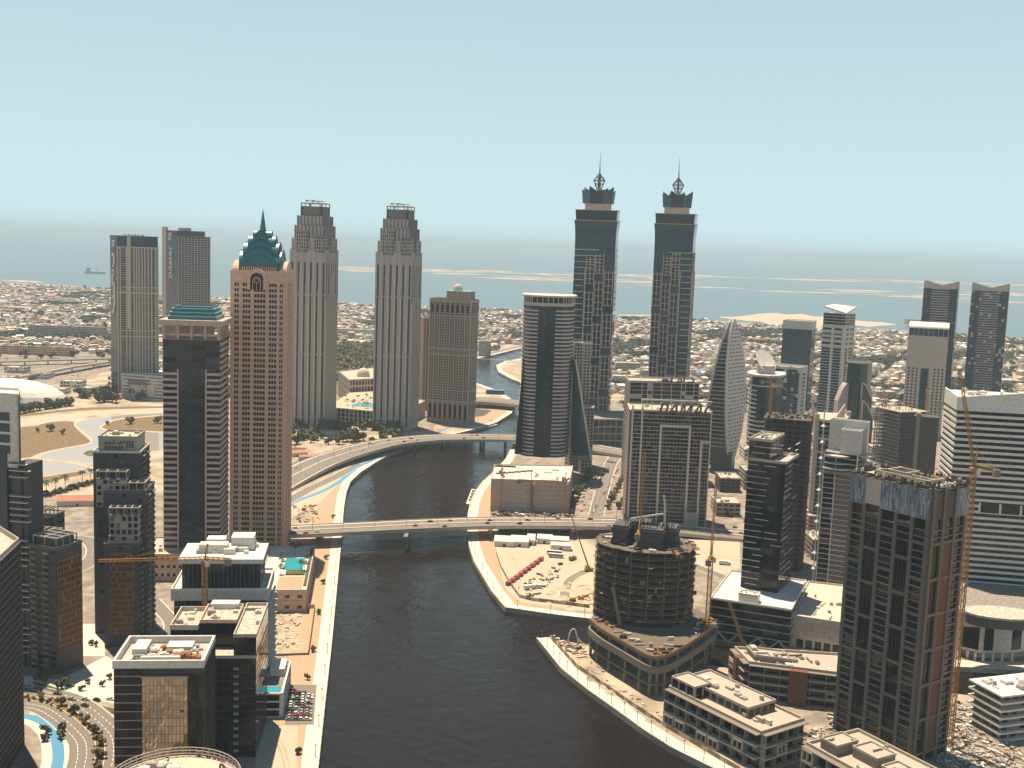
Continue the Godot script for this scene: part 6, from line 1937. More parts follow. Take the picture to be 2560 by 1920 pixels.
func round_frame() -> void:
	var c := Vector2(pz(1607, 1500, 652).x, -652)
	var p := oval(c, 30.0, 24.0, 0.25, 36)
	var h := 67.0
	var t := thing("round_concrete_frame", "round unfinished concrete tower with open floors, dark core forms and a lattice of columns", "construction site", v3(c, 0))
	var b := MB.new()
	b.prism(scaled(p, 0.5), 0, h - 1, false)
	part(t, "core", b, mats.raw)
	slabs(t, p, 0.0, 26, h, 4.1, 0.5, mats.raw, 0.0, "floor_slab")
	b = MB.new()
	b.prism(p, 22, 22.8)
	part(t, "transfer_slab", b, mats.raw)
	var me := MB.new()
	me.cyl(Vector3.ZERO, 0.5, 0.5, 3.6, 8)
	var mesh := me.mesh()
	for i in 10:
		for k in 18:
			var a := p[k * 2] * 0.0 + c + (p[k * 2] - c) * 0.95
			var o := inst(mesh, mats.raw, "column")
			o.position = v3(a, 26.55 + i * 4.1) - t.position
			t.add_child(o, true)
	# rim edge protection, stacked props and boards on each floor
	for i in 10:
		for k in 26:
			if rng.randf() < 0.45: continue
			var a := c + (p[rng.randi() % 36] - c) * rng.randf_range(0.68, 0.97)
			piece(t, "site_material", [mats.concrete_dark, mats.curtain, mats.concrete_pale, mats.crane, mats.brown, mats.raw][rng.randi() % 6], v3(a, 26.6 + i * 4.1), Vector3(rng.randf_range(0.4, 3.0), 0, rng.randf_range(-1, 1)), Vector3(0, rng.randf_range(0.5, 3.0), 0), Vector3(0.1, 0, rng.randf_range(0.3, 1.6)))
	flush(t, 200, 7)
	b = MB.new()
	for i in 10:
		for k in 36:
			var a := v3(p[k], 27.6 + i * 4.1)
			var d := v3(p[(k + 1) % 36], 27.6 + i * 4.1)
			b.bar(a, d, 0.07)
	var r := part(t, "edge_rails", b, mats.crane)
	r.set_meta("kind", "stuff")
	for i in 11:
		for k in 36:
			if rng.randf() < 0.3: continue
			var a := p[k]
			var d := p[(k + 1) % 36] - a
			var r0 := rng.randf()
			if r0 < 0.55: piece(t, "edge_board", mats.crane if rng.randf() < 0.5 else mats.raw, v3(a, 26.0 + i * 4.1) + v3((a - c).normalized() * 0.1, 0), v3(d, 0) * rng.randf_range(0.3, 1.0), Vector3(0, rng.randf_range(0.3, 1.1), 0), v3((a - c).normalized(), 0) * 0.25)
			elif r0 < 0.75: piece(t, "scaffold_prop", mats.brown, v3(a, 26.5 + i * 4.1), Vector3(0.2, 0, 0), Vector3(0, 3.6, 0), Vector3(0, 0, 0.2))
			elif r0 < 0.85: piece(t, "loading_platform", mats.crane, v3(a, 26.0 + i * 4.1), v3((a - c).normalized(), 0) * rng.randf_range(1.0, 2.6), Vector3(0, 0.3, 0), v3(d, 0) * 0.5)
	flush(t, 300, 5)
	# jump forms on the core: four dark boxes with red brown belts
	for s in [[0.30, 0.10, 11, 13], [-0.05, -0.28, 12, 11], [-0.34, 0.02, 9, 14], [0.05, 0.34, 14, 9]]:
		var q := c + Vector2(s[0] * 42, s[1] * 30)
		b = MB.new()
		b.cbox(v3(q, h + 1), Vector3(s[2], 11, s[3]), -0.3)
		var f := part(t, "core_form", b, mats.slate)
		for y in [1.0, 7.6]:
			b = MB.new()
			b.cbox(v3(q, h + y), Vector3(s[2] + 1.4, 3.0, s[3] + 1.4), -0.3)
			part(t, "form_platform", b, mats.bronze, f)
	for i in 70:
		var q := c + Vector2(rng.randf_range(-15, 15), rng.randf_range(-13, 13))
		piece(t, "rebar_column", mats.concrete_dark, v3(q, h + 10), Vector3(0.35, 0, 0), Vector3(0, rng.randf_range(2.5, 6.5), 0), Vector3(0, 0, 0.35))
	for i in 60:
		var a := c + (p[rng.randi() % 36] - c) * rng.randf_range(0.6, 0.95)
		piece(t, "deck_material", [mats.concrete_pale, mats.concrete_dark, mats.plant_white, mats.brown][i % 4], v3(a, h + 0.6), Vector3(rng.randf_range(0.5, 5), 0, rng.randf_range(-2, 2)), Vector3(0, rng.randf_range(0.2, 1.6), 0), Vector3(0.2, 0, rng.randf_range(0.3, 2)))
	flush(t, 140, 2.0)
	# concrete boom pump arms on the deck
	for s in [[[-14, 8, -6], [-9, 14, -2], [9, 19, 4], 0.5], [[10, 9, 5], [10, 22, 4], [9, 30, 3], 0.5]]:
		b = MB.new()
		var o := v3(c, h)
		b.bar(o + Vector3(s[0][0], s[0][1] - 8, s[0][2]), o + Vector3(s[0][0], s[0][1], s[0][2]), 0.6)
		b.bar(o + Vector3(s[0][0], s[0][1], s[0][2]), o + Vector3(s[1][0], s[1][1], s[1][2]), s[3])
		b.bar(o + Vector3(s[1][0], s[1][1], s[1][2]), o + Vector3(s[2][0], s[2][1], s[2][2]), s[3])
		part(t, "placing_boom", b, mats.plant_white)
	# podium: swept deck with yellow edge rail, tall columns below
	var q := smooth(pts([[1470, 1640], [1500, 1668], [1560, 1706], [1612, 1738], [1640, 1743], [1672, 1734], [1730, 1697], [1776, 1660], [1788, 1640]]), 3)
	var back := pts([[1740, 1610], [1600, 1590], [1500, 1600]])
	var deck := q.duplicate()
	deck.append_array(back)
	deck = orient(deck)
	b = MB.new()
	b.prism(deck, 20.5, 22.0)
	part(t, "podium_deck", b, mats.raw)
	b = MB.new()
	b.prism(grow(deck, 0.8), 13.5, 17.5)
	part(t, "podium_fascia", b, mats.concrete)
	b = MB.new()
	b.prism(deck, 6.5, 7.2)
	part(t, "podium_floor", b, mats.concrete)
	b = MB.new()
	b.prism(grow(deck, -7), 0, 20, false)
	part(t, "podium_core", b, mats.raw)
	for i in range(0, q.size(), 2):
		b = MB.new()
		var a := q[i] + (c - q[i]).normalized() * 1.5
		b.cbox(v3(a, 0), Vector3(1.3, 20.5, 1.3), 0.5)
		part(t, "podium_column", b, mats.concrete)
	for i in q.size() - 1:
		piece(t, "deck_rail", mats.crane, v3(q[i], 22.0), v3(q[i + 1] - q[i], 0), Vector3(0, 1.3, 0), Vector3(0.12, 0, -0.12))
	for i in 50:
		var a := q[rng.randi() % q.size()].lerp(c, rng.randf_range(0.05, 0.3))
		piece(t, "deck_material", [mats.concrete_pale, mats.brown, mats.crane, mats.concrete_dark, mats.plant_white][i % 5], v3(a, 22), Vector3(rng.randf_range(0.6, 6), 0, rng.randf_range(-2, 2)), Vector3(0, rng.randf_range(0.3, 2.2), 0), Vector3(0.2, 0, rng.randf_range(0.3, 2)))
	flush(t, 120, 2.5)
	for s in [[-0.5, 0.8], [0.75, 0.55]]:
		b = MB.new()
		var a := c + Vector2(s[0] * 30, s[1] * 24)
		b.bar(v3(a, 22), v3(a + Vector2(-5 if s[0] < 0 else 4, -2), 44), 0.9)
		part(t, "raking_column", b, mats.concrete)

func black_tower() -> void:
	var h := 135.0
	var p := R3([2131, 1177], [2333, 1222], [2419, 1209], h)
	var t := tower("black_residential_tower", "black unfinished residential tower with a brown grid and blue striped top screens", "tower", p, 0, h - 1, {"core": mats.black_glass_b, "roof": {"mat": mats.roof_pale}})
	for k in 2:
		var a := p[k]
		var f := (p[k + 1] - p[k]).normalized()
		var ln := (p[k + 1] - p[k]).length()
		var n := Vector2(-f.y, f.x)
		var F := v3(f, 0)
		var N := v3(n, 0)
		var nc := 5 if k == 0 else 3
		for j in nc + 1:
			piece(t, "pier", mats.grid_frame, v3(a + f * clampf(ln * j / nc - 0.9, 0, ln - 1.8), 0), F * 1.8, Vector3(0, h, 0), N * 1.2)
		var fh := 3.45
		for j in nc:
			var u := ln * j / nc + 0.9
			var w := ln / nc - 1.8
			var open := (j % 2 == 0) if k == 0 else j == 2
			for r in 7:   # frames of five floors
				var y0 := 4.0 + r * 17.25 + (8.0 if (k == 0 and j % 2 == 1) else 0.0)
				piece(t, "frame_beam", mats.grid_frame, v3(a + f * u, y0), F * w, Vector3(0, 1.5, 0), N * 1.1)
			for i in 35:
				var y := 4.0 + i * fh
				if y > h - 18: break
				if open or i > 29:
					piece(t, "balcony_slab", mats.concrete if rng.randf() < 0.85 else mats.stone, v3(a + f * u, y), F * w, Vector3(0, 0.4, 0), N * 0.9)
					piece(t, "window", mats.black_glass_b if rng.randf() < 0.88 else mats.green_glass, v3(a + f * (u + 0.2) + n * 0.03, y + 0.5), F * (w - 0.4), Vector3(0, fh - 0.6, 0), N * 0.08)
				elif k == 1 and j == 1:
					if i % 5 == 0: piece(t, "terracotta_panel", mats.brick, v3(a + f * u + n * 0.05, y + 0.2), F * w, Vector3(0, 17.0, 0), N * 0.5)
				else:
					piece(t, "window", mats.black_glass if rng.randf() < 0.75 else mats.glass_c, v3(a + f * (u + 0.1) + n * 0.03, y + 0.1), F * (w - 0.2) + N * rng.randfn(0, 0.03), Vector3(0, fh - 0.2, 0), N * 0.08)
					for m in 3: piece(t, "mullion", mats.concrete_dark, v3(a + f * (u + w * (m + 1) / 4.0), y), F * 0.12, Vector3(0, fh, 0), N * 0.25)
		# top screens: vertical blue and grey strips
		var m0 := [mats.blue_glass_b, mats.slate, mats.curtain, mats.white_panel]
		mat("screen_blue", 0.16, 0.19, 0.23, 0.6)
		mat("screen_grey", 0.30, 0.31, 0.33, 0.6)
		mat("screen_dark", 0.09, 0.10, 0.12, 0.6)
		var sm := [mats.screen_blue, mats.screen_grey, mats.screen_dark, mats.screen_blue]
		for i in int(ln / 0.7):
			var u := i * 0.7 + 0.4
			var v := u / ln
			if (k == 0 and v > 0.2 and v < 0.40) or (k == 1 and v < 0.66): continue
			var y := h - 15.0
			while y < h - 1.5:
				var s := rng.randf_range(1.5, 6.0)
				s = minf(s, h - 1.4 - y)
				piece(t, "screen_strip", sm[rng.randi() % 4], v3(a + f * u + n * 1.2, y), F * 0.62, Vector3(0, s, 0), N * 0.15)
				y += s
		if k == 0: piece(t, "plain_screen", mats.beige, v3(a + f * ln * 0.21 + n * 1.2, h - 14), F * ln * 0.19, Vector3(0, 12.5, 0), N * 0.15)
		else:
			for j in 2: piece(t, "dark_opening", mats.bronze, v3(a + f * (ln * 0.05 + j * ln * 0.32) + n * 0.4, h - 15), F * ln * 0.25, Vector3(0, 13, 0), N * 0.2)  # flat dark panels, the shade of two openings put into their colour
	flush(t)
	# cluttered top: perimeter wall, slab pieces, props
	parapet(t, p, h - 1, 1.8, 0.7, mats.brown)
	for s in [[0.15, 0.8, 0.2, 0.45, 3.0], [0.2, 0.75, 0.55, 0.85, 2.2], [0.45, 0.7, 0.3, 0.7, 4.0]]:
		parapet(t, orient(sub(p, s[0], s[1], s[2], s[3])), h - 1, s[4], 0.8, mats.concrete_pale)
	for i in 150:
		var c := inner(p, rng.randf_range(0.02, 0.98), rng.randf_range(0.02, 0.98))
		if i < 90:
			var e := rng.randi() % 4
			c = p[e].lerp(p[(e + 1) % 4], rng.randf())
		piece(t, "roof_prop", [mats.dark_steel, mats.brick, mats.concrete_dark, mats.plant_white][i % 4], v3(c, h), Vector3(rng.randf_range(0.2, 1.6), 0, rng.randf_range(-0.6, 0.6)), Vector3(0, rng.randf_range(0.5, 2.6), 0), Vector3(0.05, 0, rng.randf_range(0.2, 0.8)))
	flush(t, 150, 2.0)

# three low blocks of deep white-framed boxes
func box_block(nm: String, label: String, p: PackedVector2Array, h: float, nfl: int, bw: float, red: bool) -> Node3D:
	p = orient(p)
	var t := tower(nm, label, "building", p, 0, h, {"core": mats.concrete, "roof": {"mat": mats.concrete_pale, "par": 1.4, "pmat": mats.concrete_pale, "pw": 0.7, "units": 16, "us": 3.2, "um": W(["concrete_pale", "plant_white", "concrete", "plant_grey"])}})
	var fh := h / nfl
	for k in p.size():
		var a := p[k]
		var b := p[(k + 1) % p.size()]
		if not seen(a, b): continue
		var f := (b - a).normalized()
		var ln := (b - a).length()
		var n := Vector2(-f.y, f.x)
		var F := v3(f, 0)
		var N := v3(n, 0)
		var nb := maxi(1, roundi(ln / bw))
		for i in nfl:
			var out := 3.2
			piece(t, "balcony_slab", mats.concrete_pale, v3(a, i * fh), F * ln, Vector3(0, 0.45, 0), N * (out + 0.1))
			piece(t, "ceiling_slab", mats.concrete, v3(a, (i + 1) * fh - 0.5), F * ln, Vector3(0, 0.45, 0), N * out)
			for j in nb:
				var u := ln * j / nb
				var w := ln / nb
				piece(t, "box_wall", mats.concrete, v3(a + f * u, i * fh + 0.45), F * 0.45, Vector3(0, fh - 0.95, 0), N * (out - 0.1))
				piece(t, "window", [mats.glass_c, mats.black_glass_b, mats.black_glass][rng.randi() % 3], v3(a + f * (u + 0.7) + n * 0.05, i * fh + 0.5), F * (w - 0.75), Vector3(0, fh - 1.0, 0), N * 0.1)
				if rng.randf() < 0.12:
					var o := v3(a + f * (u + 0.8) + n * (out - 1.2), i * fh + 0.6)
					for q in [[0.0, 0.0, w - 1.0, 0.6], [0.0, fh - 1.8, w - 1.0, 0.6], [0.0, 0.0, 0.6, fh - 1.2], [w - 1.6, 0.0, 0.6, fh - 1.2], [(w - 1.6) / 2, 0.0, 0.3, fh - 1.2]]:
						piece(t, "box_frame", mats.concrete_pale, o + F * q[0] + Vector3(0, q[1], 0), F * q[2], Vector3(0, q[3], 0), N * 1.6)
		if red: piece(t, "red_wall", mats.brick, v3(a + f * ln * 0.44, 0.3), F * ln * 0.2, Vector3(0, h, 0), N * 4.4)
	flush(t)
	return t

func box_villas() -> void:
	rng.seed = 78
	var p := R3([1690, 1798], [1897, 1926], [1992, 1884], 0)
	var t := box_block("box_house_block", "grey concrete block of deep white framed boxes on the quay", p, 18, 3, 7.6, false)
	block(t, orient(sub(p, 0.25, 0.97, 0.25, 0.9)), 18, 22.5, {"core": mats.concrete, "corename": "upper_storey", "fh": 5, "bw": 5, "glass": W(["glass_c"]), "gap": 1.6, "roof": {"mat": mats.concrete_pale, "par": 1.0, "units": 10, "us": 3.0, "um": W(["concrete_pale", "plant_white", "plant_grey"])}})
	block(t, orient(sub(p, 0.72, 0.98, 0.02, 0.4)), 18, 24, {"core": mats.black_glass_b, "corename": "corner_box", "fh": 6, "bw": 6, "pier": [0.6, 0.5, mats.concrete_pale], "roof": {"mat": mats.concrete_pale, "par": 0.8}})
	p = PackedVector2Array([p2(1832, 1702), p2(1868, 1742), p2(2098, 1772), p2(2105, 1720)])
	t = box_block("box_house_block", "concrete block with a tall red brown wall panel behind the quayside boxes", p, 19, 4, 8.5, true)
	block(t, orient(sub(p, 0.2, 0.8, 0.1, 0.5)), 19, 22, {"core": mats.concrete, "corename": "upper_storey", "roof": {"mat": mats.concrete_pale, "par": 1.0, "units": 8, "um": W(["concrete_pale", "plant_white", "plant_grey"])}})
	var h := 20.0
	p = R3([2040, 1856], [2250, 1990], [2365, 1940], h)
	t = box_block("box_house_block", "pale roofed concrete block with roof huts at the foot of the black tower", p, h, 3, 7.6, false)
	for s in [[0.72, 0.9, 0.1, 0.5], [0.4, 0.66, 0.3, 0.65], [0.12, 0.3, 0.2, 0.5]]:
		block(t, orient(sub(p, s[0], s[1], s[2], s[3])), h, h + 4.4, {"core": mats.concrete, "corename": "roof_hut", "roof": {"mat": mats.concrete_pale, "par": 0.8, "units": 2, "us": 2}})
	p = R3([2440, 1702], [2506, 1738], [2640, 1720], 24)
	t = tower("slab_edged_block", "unfinished white block with bright slab edges near the site road", "construction site", p, 0, 24, {"core": mats.concrete, "fh": 4.2, "bw": 6.0, "slab": [0.9, 2.2, mats.white, 0.0], "glass": W(["glass_c", "concrete", "concrete"]), "gap": 2.4, "roof": {"mat": mats.white, "units": 14, "us": 3.0}})

# a road deck along a line of points: slab, parapets, median, lane lines
func deck(t: Node3D, p: PackedVector3Array, w: float, th: float, rail: float) -> void:
	var n := p.size()
	var s := PackedVector3Array()
	for i in n:
		var d := (p[mini(i + 1, n - 1)] - p[maxi(i - 1, 0)])
		s.append(Vector3(-d.z, 0, d.x).normalized())
	var side := func(b: MB, o0: float, o1: float, y0: float, y1: float) -> void:
		for i in n - 1:
			var u := Vector3(0, 1, 0)
			var a := p[i] + s[i] * o0
			var c := p[i + 1] + s[i + 1] * o0
			var e := p[i] + s[i] * o1
			var f := p[i + 1] + s[i + 1] * o1
			b.quad(a + u * y1, c + u * y1, f + u * y1, e + u * y1)
			b.quad(a + u * y0, e + u * y0, f + u * y0, c + u * y0)
			b.quad(a + u * y0, c + u * y0, c + u * y1, a + u * y1)
			b.quad(e + u * y1, f + u * y1, f + u * y0, e + u * y0)
	var b := MB.new()
	side.call(b, -w / 2, w / 2, -th, 0)
	part(t, "deck", b, mats.concrete_pale)
	for k in [-1, 1]:
		b = MB.new()
		side.call(b, k * (w / 2 - 0.35) - 0.2, k * (w / 2 - 0.35) + 0.2, 0.0, rail)
		part(t, "parapet", b, mats.concrete_pale)
		b = MB.new()
		side.call(b, k * 2.2, k * (w / 2 - 3.2), 0.0, 0.06)
		part(t, "carriageway", b, mats.asphalt)
		b = MB.new()
		side.call(b, k * (w / 2 - 3.0), k * (w / 2 - 0.6), 0.0, 0.16)
		part(t, "footway", b, mats.paving_white)
	b = MB.new()
	side.call(b, -1.4, 1.4, 0.0, 0.5)
	part(t, "median", b, mats.concrete_pale)
	b = MB.new()
	for k in [-1, 1]:
		for l in 2:
			for i in n - 1:
				var m := int((p[i + 1] - p[i]).length() / 9)
				for j in m:
					var a: Vector3 = p[i].lerp(p[i + 1], float(j) / m) + s[i] * k * (2.2 + (w / 2 - 5.4) * (l + 1) / 3.0) + Vector3(0, 0.10, 0)
					var d := (p[i + 1] - p[i]).normalized()
					b.quad(a, a + d * 3, a + d * 3 + s[i] * 0.2, a + s[i] * 0.2)
	var q := part(t, "lane_lines", b, mats.line)
	q.set_meta("kind", "stuff")
	for i in range(0, n - 1):
		for k in [-1, 1]:
			var m := maxi(1, int((p[i + 1] - p[i]).length() / 3))
			for j in m: piece(t, "rail_post", mats.concrete_pale, p[i].lerp(p[i + 1], float(j) / m) + s[i] * k * (w / 2 - 0.35) + Vector3(0, rail, 0), Vector3(0.25, 0, 0), Vector3(0, 0.45, 0), Vector3(0, 0, 0.25))
	flush(t, 0)
func line3(a: Array) -> PackedVector3Array:   # [px x, px y, level]
	var q := PackedVector2Array()
	var y := []
	for s in a:
		q.append(p2(s[0], s[1], s[2])); y.append(float(s[2]))
	var r := PackedVector3Array()
	var n := q.size()
	for i in n - 1:
		for j in 4:
			var f := j / 4.0
			r.append(v3(q[i].cubic_interpolate(q[i + 1], q[maxi(i - 1, 0)], q[mini(i + 2, n - 1)], f), lerpf(y[i], y[i + 1], f)))
	r.append(v3(q[n - 1], y[n - 1]))
	return r
var near_deck: PackedVector3Array
var far_deck: PackedVector3Array
func bridges() -> void:
	rng.seed = 81
	near_deck = line3([[430, 1352, 2], [560, 1339, 6], [706, 1328, 10], [858, 1321, 11], [1016, 1313, 11.5], [1168, 1307, 11], [1300, 1305, 10.5], [1420, 1306, 10], [1540, 1309, 8], [1660, 1320, 5], [1780, 1332, 2.5], [1900, 1345, 1.0], [2080, 1368, 1.0]])
	var t := thing("road_bridge", "straight pale concrete road bridge crossing the canal by the round concrete frame", "bridge", px(1016, 1345))
	deck(t, near_deck, 31, 1.9, 0.9)
	for x in [[795, 1354], [1016, 1362], [1225, 1344], [1430, 1341]]:
		var c := px(x[0], x[1])
		var b := MB.new()
		for k in 1:
			b.cyl(Vector3(c.x, -4, c.z), 2.0, 1.7, 11, 12)
			b.box(Vector3(c.x - 1.6, 6.5, c.z - 10), Vector3(3.2, 0, 0), Vector3(0, 2.8, 0), Vector3(0, 0, 20))
		part(t, "pier", b, mats.concrete)
		b = MB.new()
		b.cyl(Vector3(c.x, -4, c.z - 13), 2.0, 1.7, 11, 12)
		part(t, "pier", b, mats.concrete)
	far_deck = line3([[560, 1300, 0.3], [640, 1245, 1], [706, 1204, 3], [795, 1158, 6], [875, 1130, 8], [970, 1107, 9.5], [1080, 1095, 10], [1206, 1093, 10], [1285, 1095, 10], [1400, 1104, 8], [1500, 1122, 4], [1600, 1140, 1]])
	t = thing("road_bridge", "curved highway bridge sweeping over the canal below the twin mauve towers", "bridge", px(1080, 1110))
	deck(t, far_deck, 40, 2.2, 0.9)
	for i in [13, 16, 19, 22, 25, 28, 31]:
		if i >= far_deck.size(): continue
		var c := far_deck[i]
		for k in [-1, 1]:
			var d := (far_deck[i + 1] - far_deck[i - 1]).normalized()
			var b := MB.new()
			b.cyl(Vector3(c.x, -4, c.z) + Vector3(-d.z, 0, d.x) * k * 11, 1.6, 1.6, c.y + 2.2, 10)
			part(t, "pier", b, mats.concrete)
	# highway crossing farther up the canal, on wall piers of darker concrete
	var hd := line3([[1120, 1002, 9], [1190, 1000, 9], [1250, 1003, 9], [1300, 1008, 9], [1360, 1016, 9]])
	t = thing("road_bridge", "wide low highway bridge far up the canal behind the brown hotel", "bridge", px(1240, 1015))
	deck(t, hd, 48, 3.0, 1.0)
	for i in range(2, hd.size(), 4):
		var b := MB.new()
		b.cbox(Vector3(hd[i].x, -4, hd[i].z), Vector3(3, 10, 40))
		part(t, "pier", b, mats.concrete_dark)
	# flyovers among the far highways
	for s in [[[[-120, 968, 1], [0, 950, 5], [90, 934, 8], [180, 917, 9], [290, 902, 6], [400, 892, 1]], "pale flyover ramp rising beyond the white dome"], [[[-150, 912, 3], [0, 904, 7], [120, 900, 8], [240, 897, 7], [380, 892, 3]], "long pale flyover beside the tan office slabs"]]:
		var fl := line3(s[0])
		t = thing("flyover", s[1], "bridge", Vector3(fl[4].x, 0, fl[4].z))
		deck(t, fl, 15, 1.6, 0.9)
		for i in range(2, fl.size() - 2, 2):
			var pb := MB.new()
			pb.cyl(Vector3(fl[i].x, -0.5, fl[i].z), 1.1, 1.1, maxf(0.6, fl[i].y - 1.0), 8)
			part(t, "pier", pb, mats.concrete)
	# slim footbridge
	var fb := line3([[1150, 893, 4], [1200, 897, 4], [1280, 902, 4]])
	t = thing("footbridge", "slim footbridge with a white mast far up the canal", "bridge", px(1240, 900))
	var b := MB.new()
	for i in fb.size() - 1: b.box(fb[i], fb[i + 1] - fb[i], Vector3(0, 0.8, 0), Vector3(0, 0, 5))
	part(t, "deck", b, mats.concrete_pale)
	b = MB.new()
	b.bar(px(1239, 918, -3), px(1239, 918, -3) + Vector3(0, 30, 0), 0.8, 0.3)
	part(t, "mast", b, mats.white)
	roads()

func road(a: Array, w: float, m: Material, y := 0.06, dash := true, k := 4) -> void:
	var p := smooth(pts(a), k)
	var b := MB.new()
	ribbon(p, -w / 2, w / 2, y, b)
	structure("road", b, m)
	b = MB.new()
	for s in [-1, 1]:
		ribbon(p, s * (w / 2 + 0.35) - 0.35, s * (w / 2 + 0.35) + 0.35, y + 0.12, b)
		ribbon_wall(p, s * w / 2, y + 0.12, b)
	structure("kerb", b, mats.paving_white)
	if not dash: return
	b = MB.new()
	var nl := maxi(2, int(w / 3.6))
	for i in p.size() - 1:
		var d := (p[i + 1] - p[i])
		var ln := d.length()
		d /= ln
		var n := Vector2(-d.y, d.x)
		var c := int(ln / 8)
		for j in c:
			for l in range(1, nl):
				var o := p[i] + d * (j * ln / c) + n * (-w / 2 + w * l / nl)
				b.quad(v3(o, y + 0.03), v3(o + d * 3, y + 0.03), v3(o + d * 3 + n * 0.22, y + 0.03), v3(o + n * 0.22, y + 0.03))
	structure("road_markings", b, mats.line)
func area(nm: String, a: Array, y: float, m: Material, smooth_it := false) -> PackedVector2Array:
	var p := pts(a)
	if smooth_it:
		p.append(p[0]); p = smooth(p, 3); p.remove_at(p.size() - 1)
	p = orient(p)
	var b := MB.new()
	b.cap(p, y)
	structure(nm, b, m)
	return p
var median_line: PackedVector2Array
var curve_a: PackedVector2Array
var curve_b: PackedVector2Array
func roads() -> void:
	var b0: MB
	# ground under the districts: street-grey and pale lots
	area("ground_paving", [[1190, 1260], [1232, 1186], [1300, 1100], [1380, 1040], [1460, 1000], [2700, 1010], [2900, 1330], [1900, 1345], [1500, 1312], [1180, 1300]], 0.012, mats.lot)
	area("ground_paving", [[1640, 1345], [2900, 1350], [2900, 1640], [2397, 1655], [2060, 1640], [1857, 1600], [1781, 1590], [1700, 1560], [1660, 1450]], 0.012, mats.lot)
	area("ground_paving", [[1760, 1700], [1900, 1690], [2400, 1760], [2900, 1775], [2900, 2600], [2100, 2600], [1850, 1930]], 0.012, mats.lot)
	area("ground_paving", [[-500, 1270], [410, 1230], [640, 1270], [700, 1420], [640, 1900], [640, 2700], [-900, 2700]], 0.012, mats.lot)
	area("ground_paving", [[600, 1130], [800, 1040], [1000, 1080], [1100, 1075], [1150, 1020], [1060, 1000], [850, 940], [600, 960]], 0.012, mats.lot)
	# bright construction lot on the point
	area("sand_lot", [[1240, 1370], [1460, 1352], [1520, 1440], [1480, 1530], [1300, 1505], [1262, 1470]], 0.03, mats.sand_pale)
	area("sand_lot", [[1690, 1345], [1850, 1352], [1850, 1420], [1800, 1440], [1720, 1410]], 0.03, mats.sand_pale)
	area("sand_lot", [[640, 1900], [640, 1815], [745, 1815], [740, 2050], [620, 2050]], 0.03, mats.sand_pale)
	area("sand_lot", [[640, 1300], [700, 1240], [780, 1218], [845, 1182], [858, 1200], [800, 1255], [720, 1300]], 0.03, mats.sand_pale)
	road([[1466, 1428], [1440, 1440], [1421, 1456], [1412, 1486], [1416, 1510]], 7, mats.concrete, 0.07, false)
	for a in [[[1270, 1400], [1330, 1392], [1400, 1412], [1450, 1400]], [[1300, 1380], [1360, 1420], [1400, 1440]], [[1275, 1380], [1300, 1430], [1290, 1470]], [[1700, 1360], [1760, 1380], [1840, 1400]], [[655, 1830], [700, 1860], [720, 1930]]]:
		b0 = MB.new()
		for o in [-1.4, 0.8]: ribbon(smooth(pts(a), 4), o, o + 0.6, 0.05, b0)
		structure("tyre_tracks", b0, mats.sand)
	# left: dual carriageway round the bend, median, blue track, plaza
	median_line = smooth(pts([[-40, 1728], [30, 1737], [85, 1748], [136, 1758], [177, 1780], [215, 1811], [244, 1843], [251, 1878], [243, 1925], [215, 2010], [150, 2140], [20, 2400]]), 4)
	var b := MB.new()
	ribbon(median_line, -1.8, 1.8, 0.22, b)
	ribbon_wall(median_line, -1.8, 0.22, b)
	ribbon_wall(median_line, 1.8, 0.22, b)
	structure("median", b, mats.flowers)
	for s in [-1, 1]:
		b = MB.new()
		ribbon(median_line, s * 2.2, s * 13.5, 0.06, b)
		structure("road", b, mats.asphalt)
		b = MB.new()
		ribbon(median_line, s * 1.8, s * 2.2, 0.26, b)
		ribbon(median_line, s * 13.5, s * 14.1, 0.26, b)
		ribbon_wall(median_line, s * 13.5, 0.26, b)
		structure("kerb", b, mats.paving_white)
		b = MB.new()
		for l in [5.9, 9.7]:
			for i in range(0, median_line.size() - 1):
				var d := (median_line[i + 1] - median_line[i])
				var ln := d.length()
				d /= ln
				var n := Vector2(-d.y, d.x)
				var c := maxi(1, int(ln / 7))
				for j in c:
					var o: Vector2 = median_line[i] + d * (j * ln / c) + n * s * l
					b.quad(v3(o, 0.09), v3(o + d * 2.6, 0.09), v3(o + d * 2.6 + n * 0.25, 0.09), v3(o + n * 0.25, 0.09))
		structure("road_markings", b, mats.line)
	var tr := smooth(pts([[60, 1790], [87, 1796], [111, 1808], [133, 1830], [143, 1859], [146, 1894], [139, 1930], [125, 1990], [90, 2100]]), 4)
	b = MB.new()
	ribbon(tr, -7, 7, 0.05, b)
	structure("pavement", b, mats.paving_white)
	b = MB.new()
	ribbon(tr, -2.6, 2.6, 0.09, b)
	structure("cycle_path", b, mats.track_blue)
	area("plaza", [[60, 1690], [150, 1700], [265, 1640], [300, 1660], [300, 1760], [220, 1748], [170, 1738], [110, 1720], [60, 1712]], 0.05, mats.paving_white)
	area("plaza", [[205, 1560], [260, 1560], [262, 1640], [205, 1640]], 0.04, mats.paving_white)
	area("lawn", [[80, 1705], [120, 1712], [165, 1728], [140, 1730], [90, 1718]], 0.12, mats.grass)
	area("lawn", [[255, 1765], [300, 1775], [300, 1790], [278, 1782]], 0.12, mats.grass)
	# streets behind the left towers
	road([[-200, 1322], [0, 1318], [120, 1312], [240, 1306], [410, 1296], [560, 1280]], 15, mats.asphalt)
	road([[-200, 1352], [0, 1350], [120, 1345], [200, 1346], [235, 1362], [236, 1392], [200, 1420], [120, 1450]], 13, mats.asphalt)
	road([[240, 1350], [410, 1342], [560, 1345]], 14, mats.asphalt)
	road([[240, 1385], [410, 1380], [520, 1392]], 10, mats.asphalt)
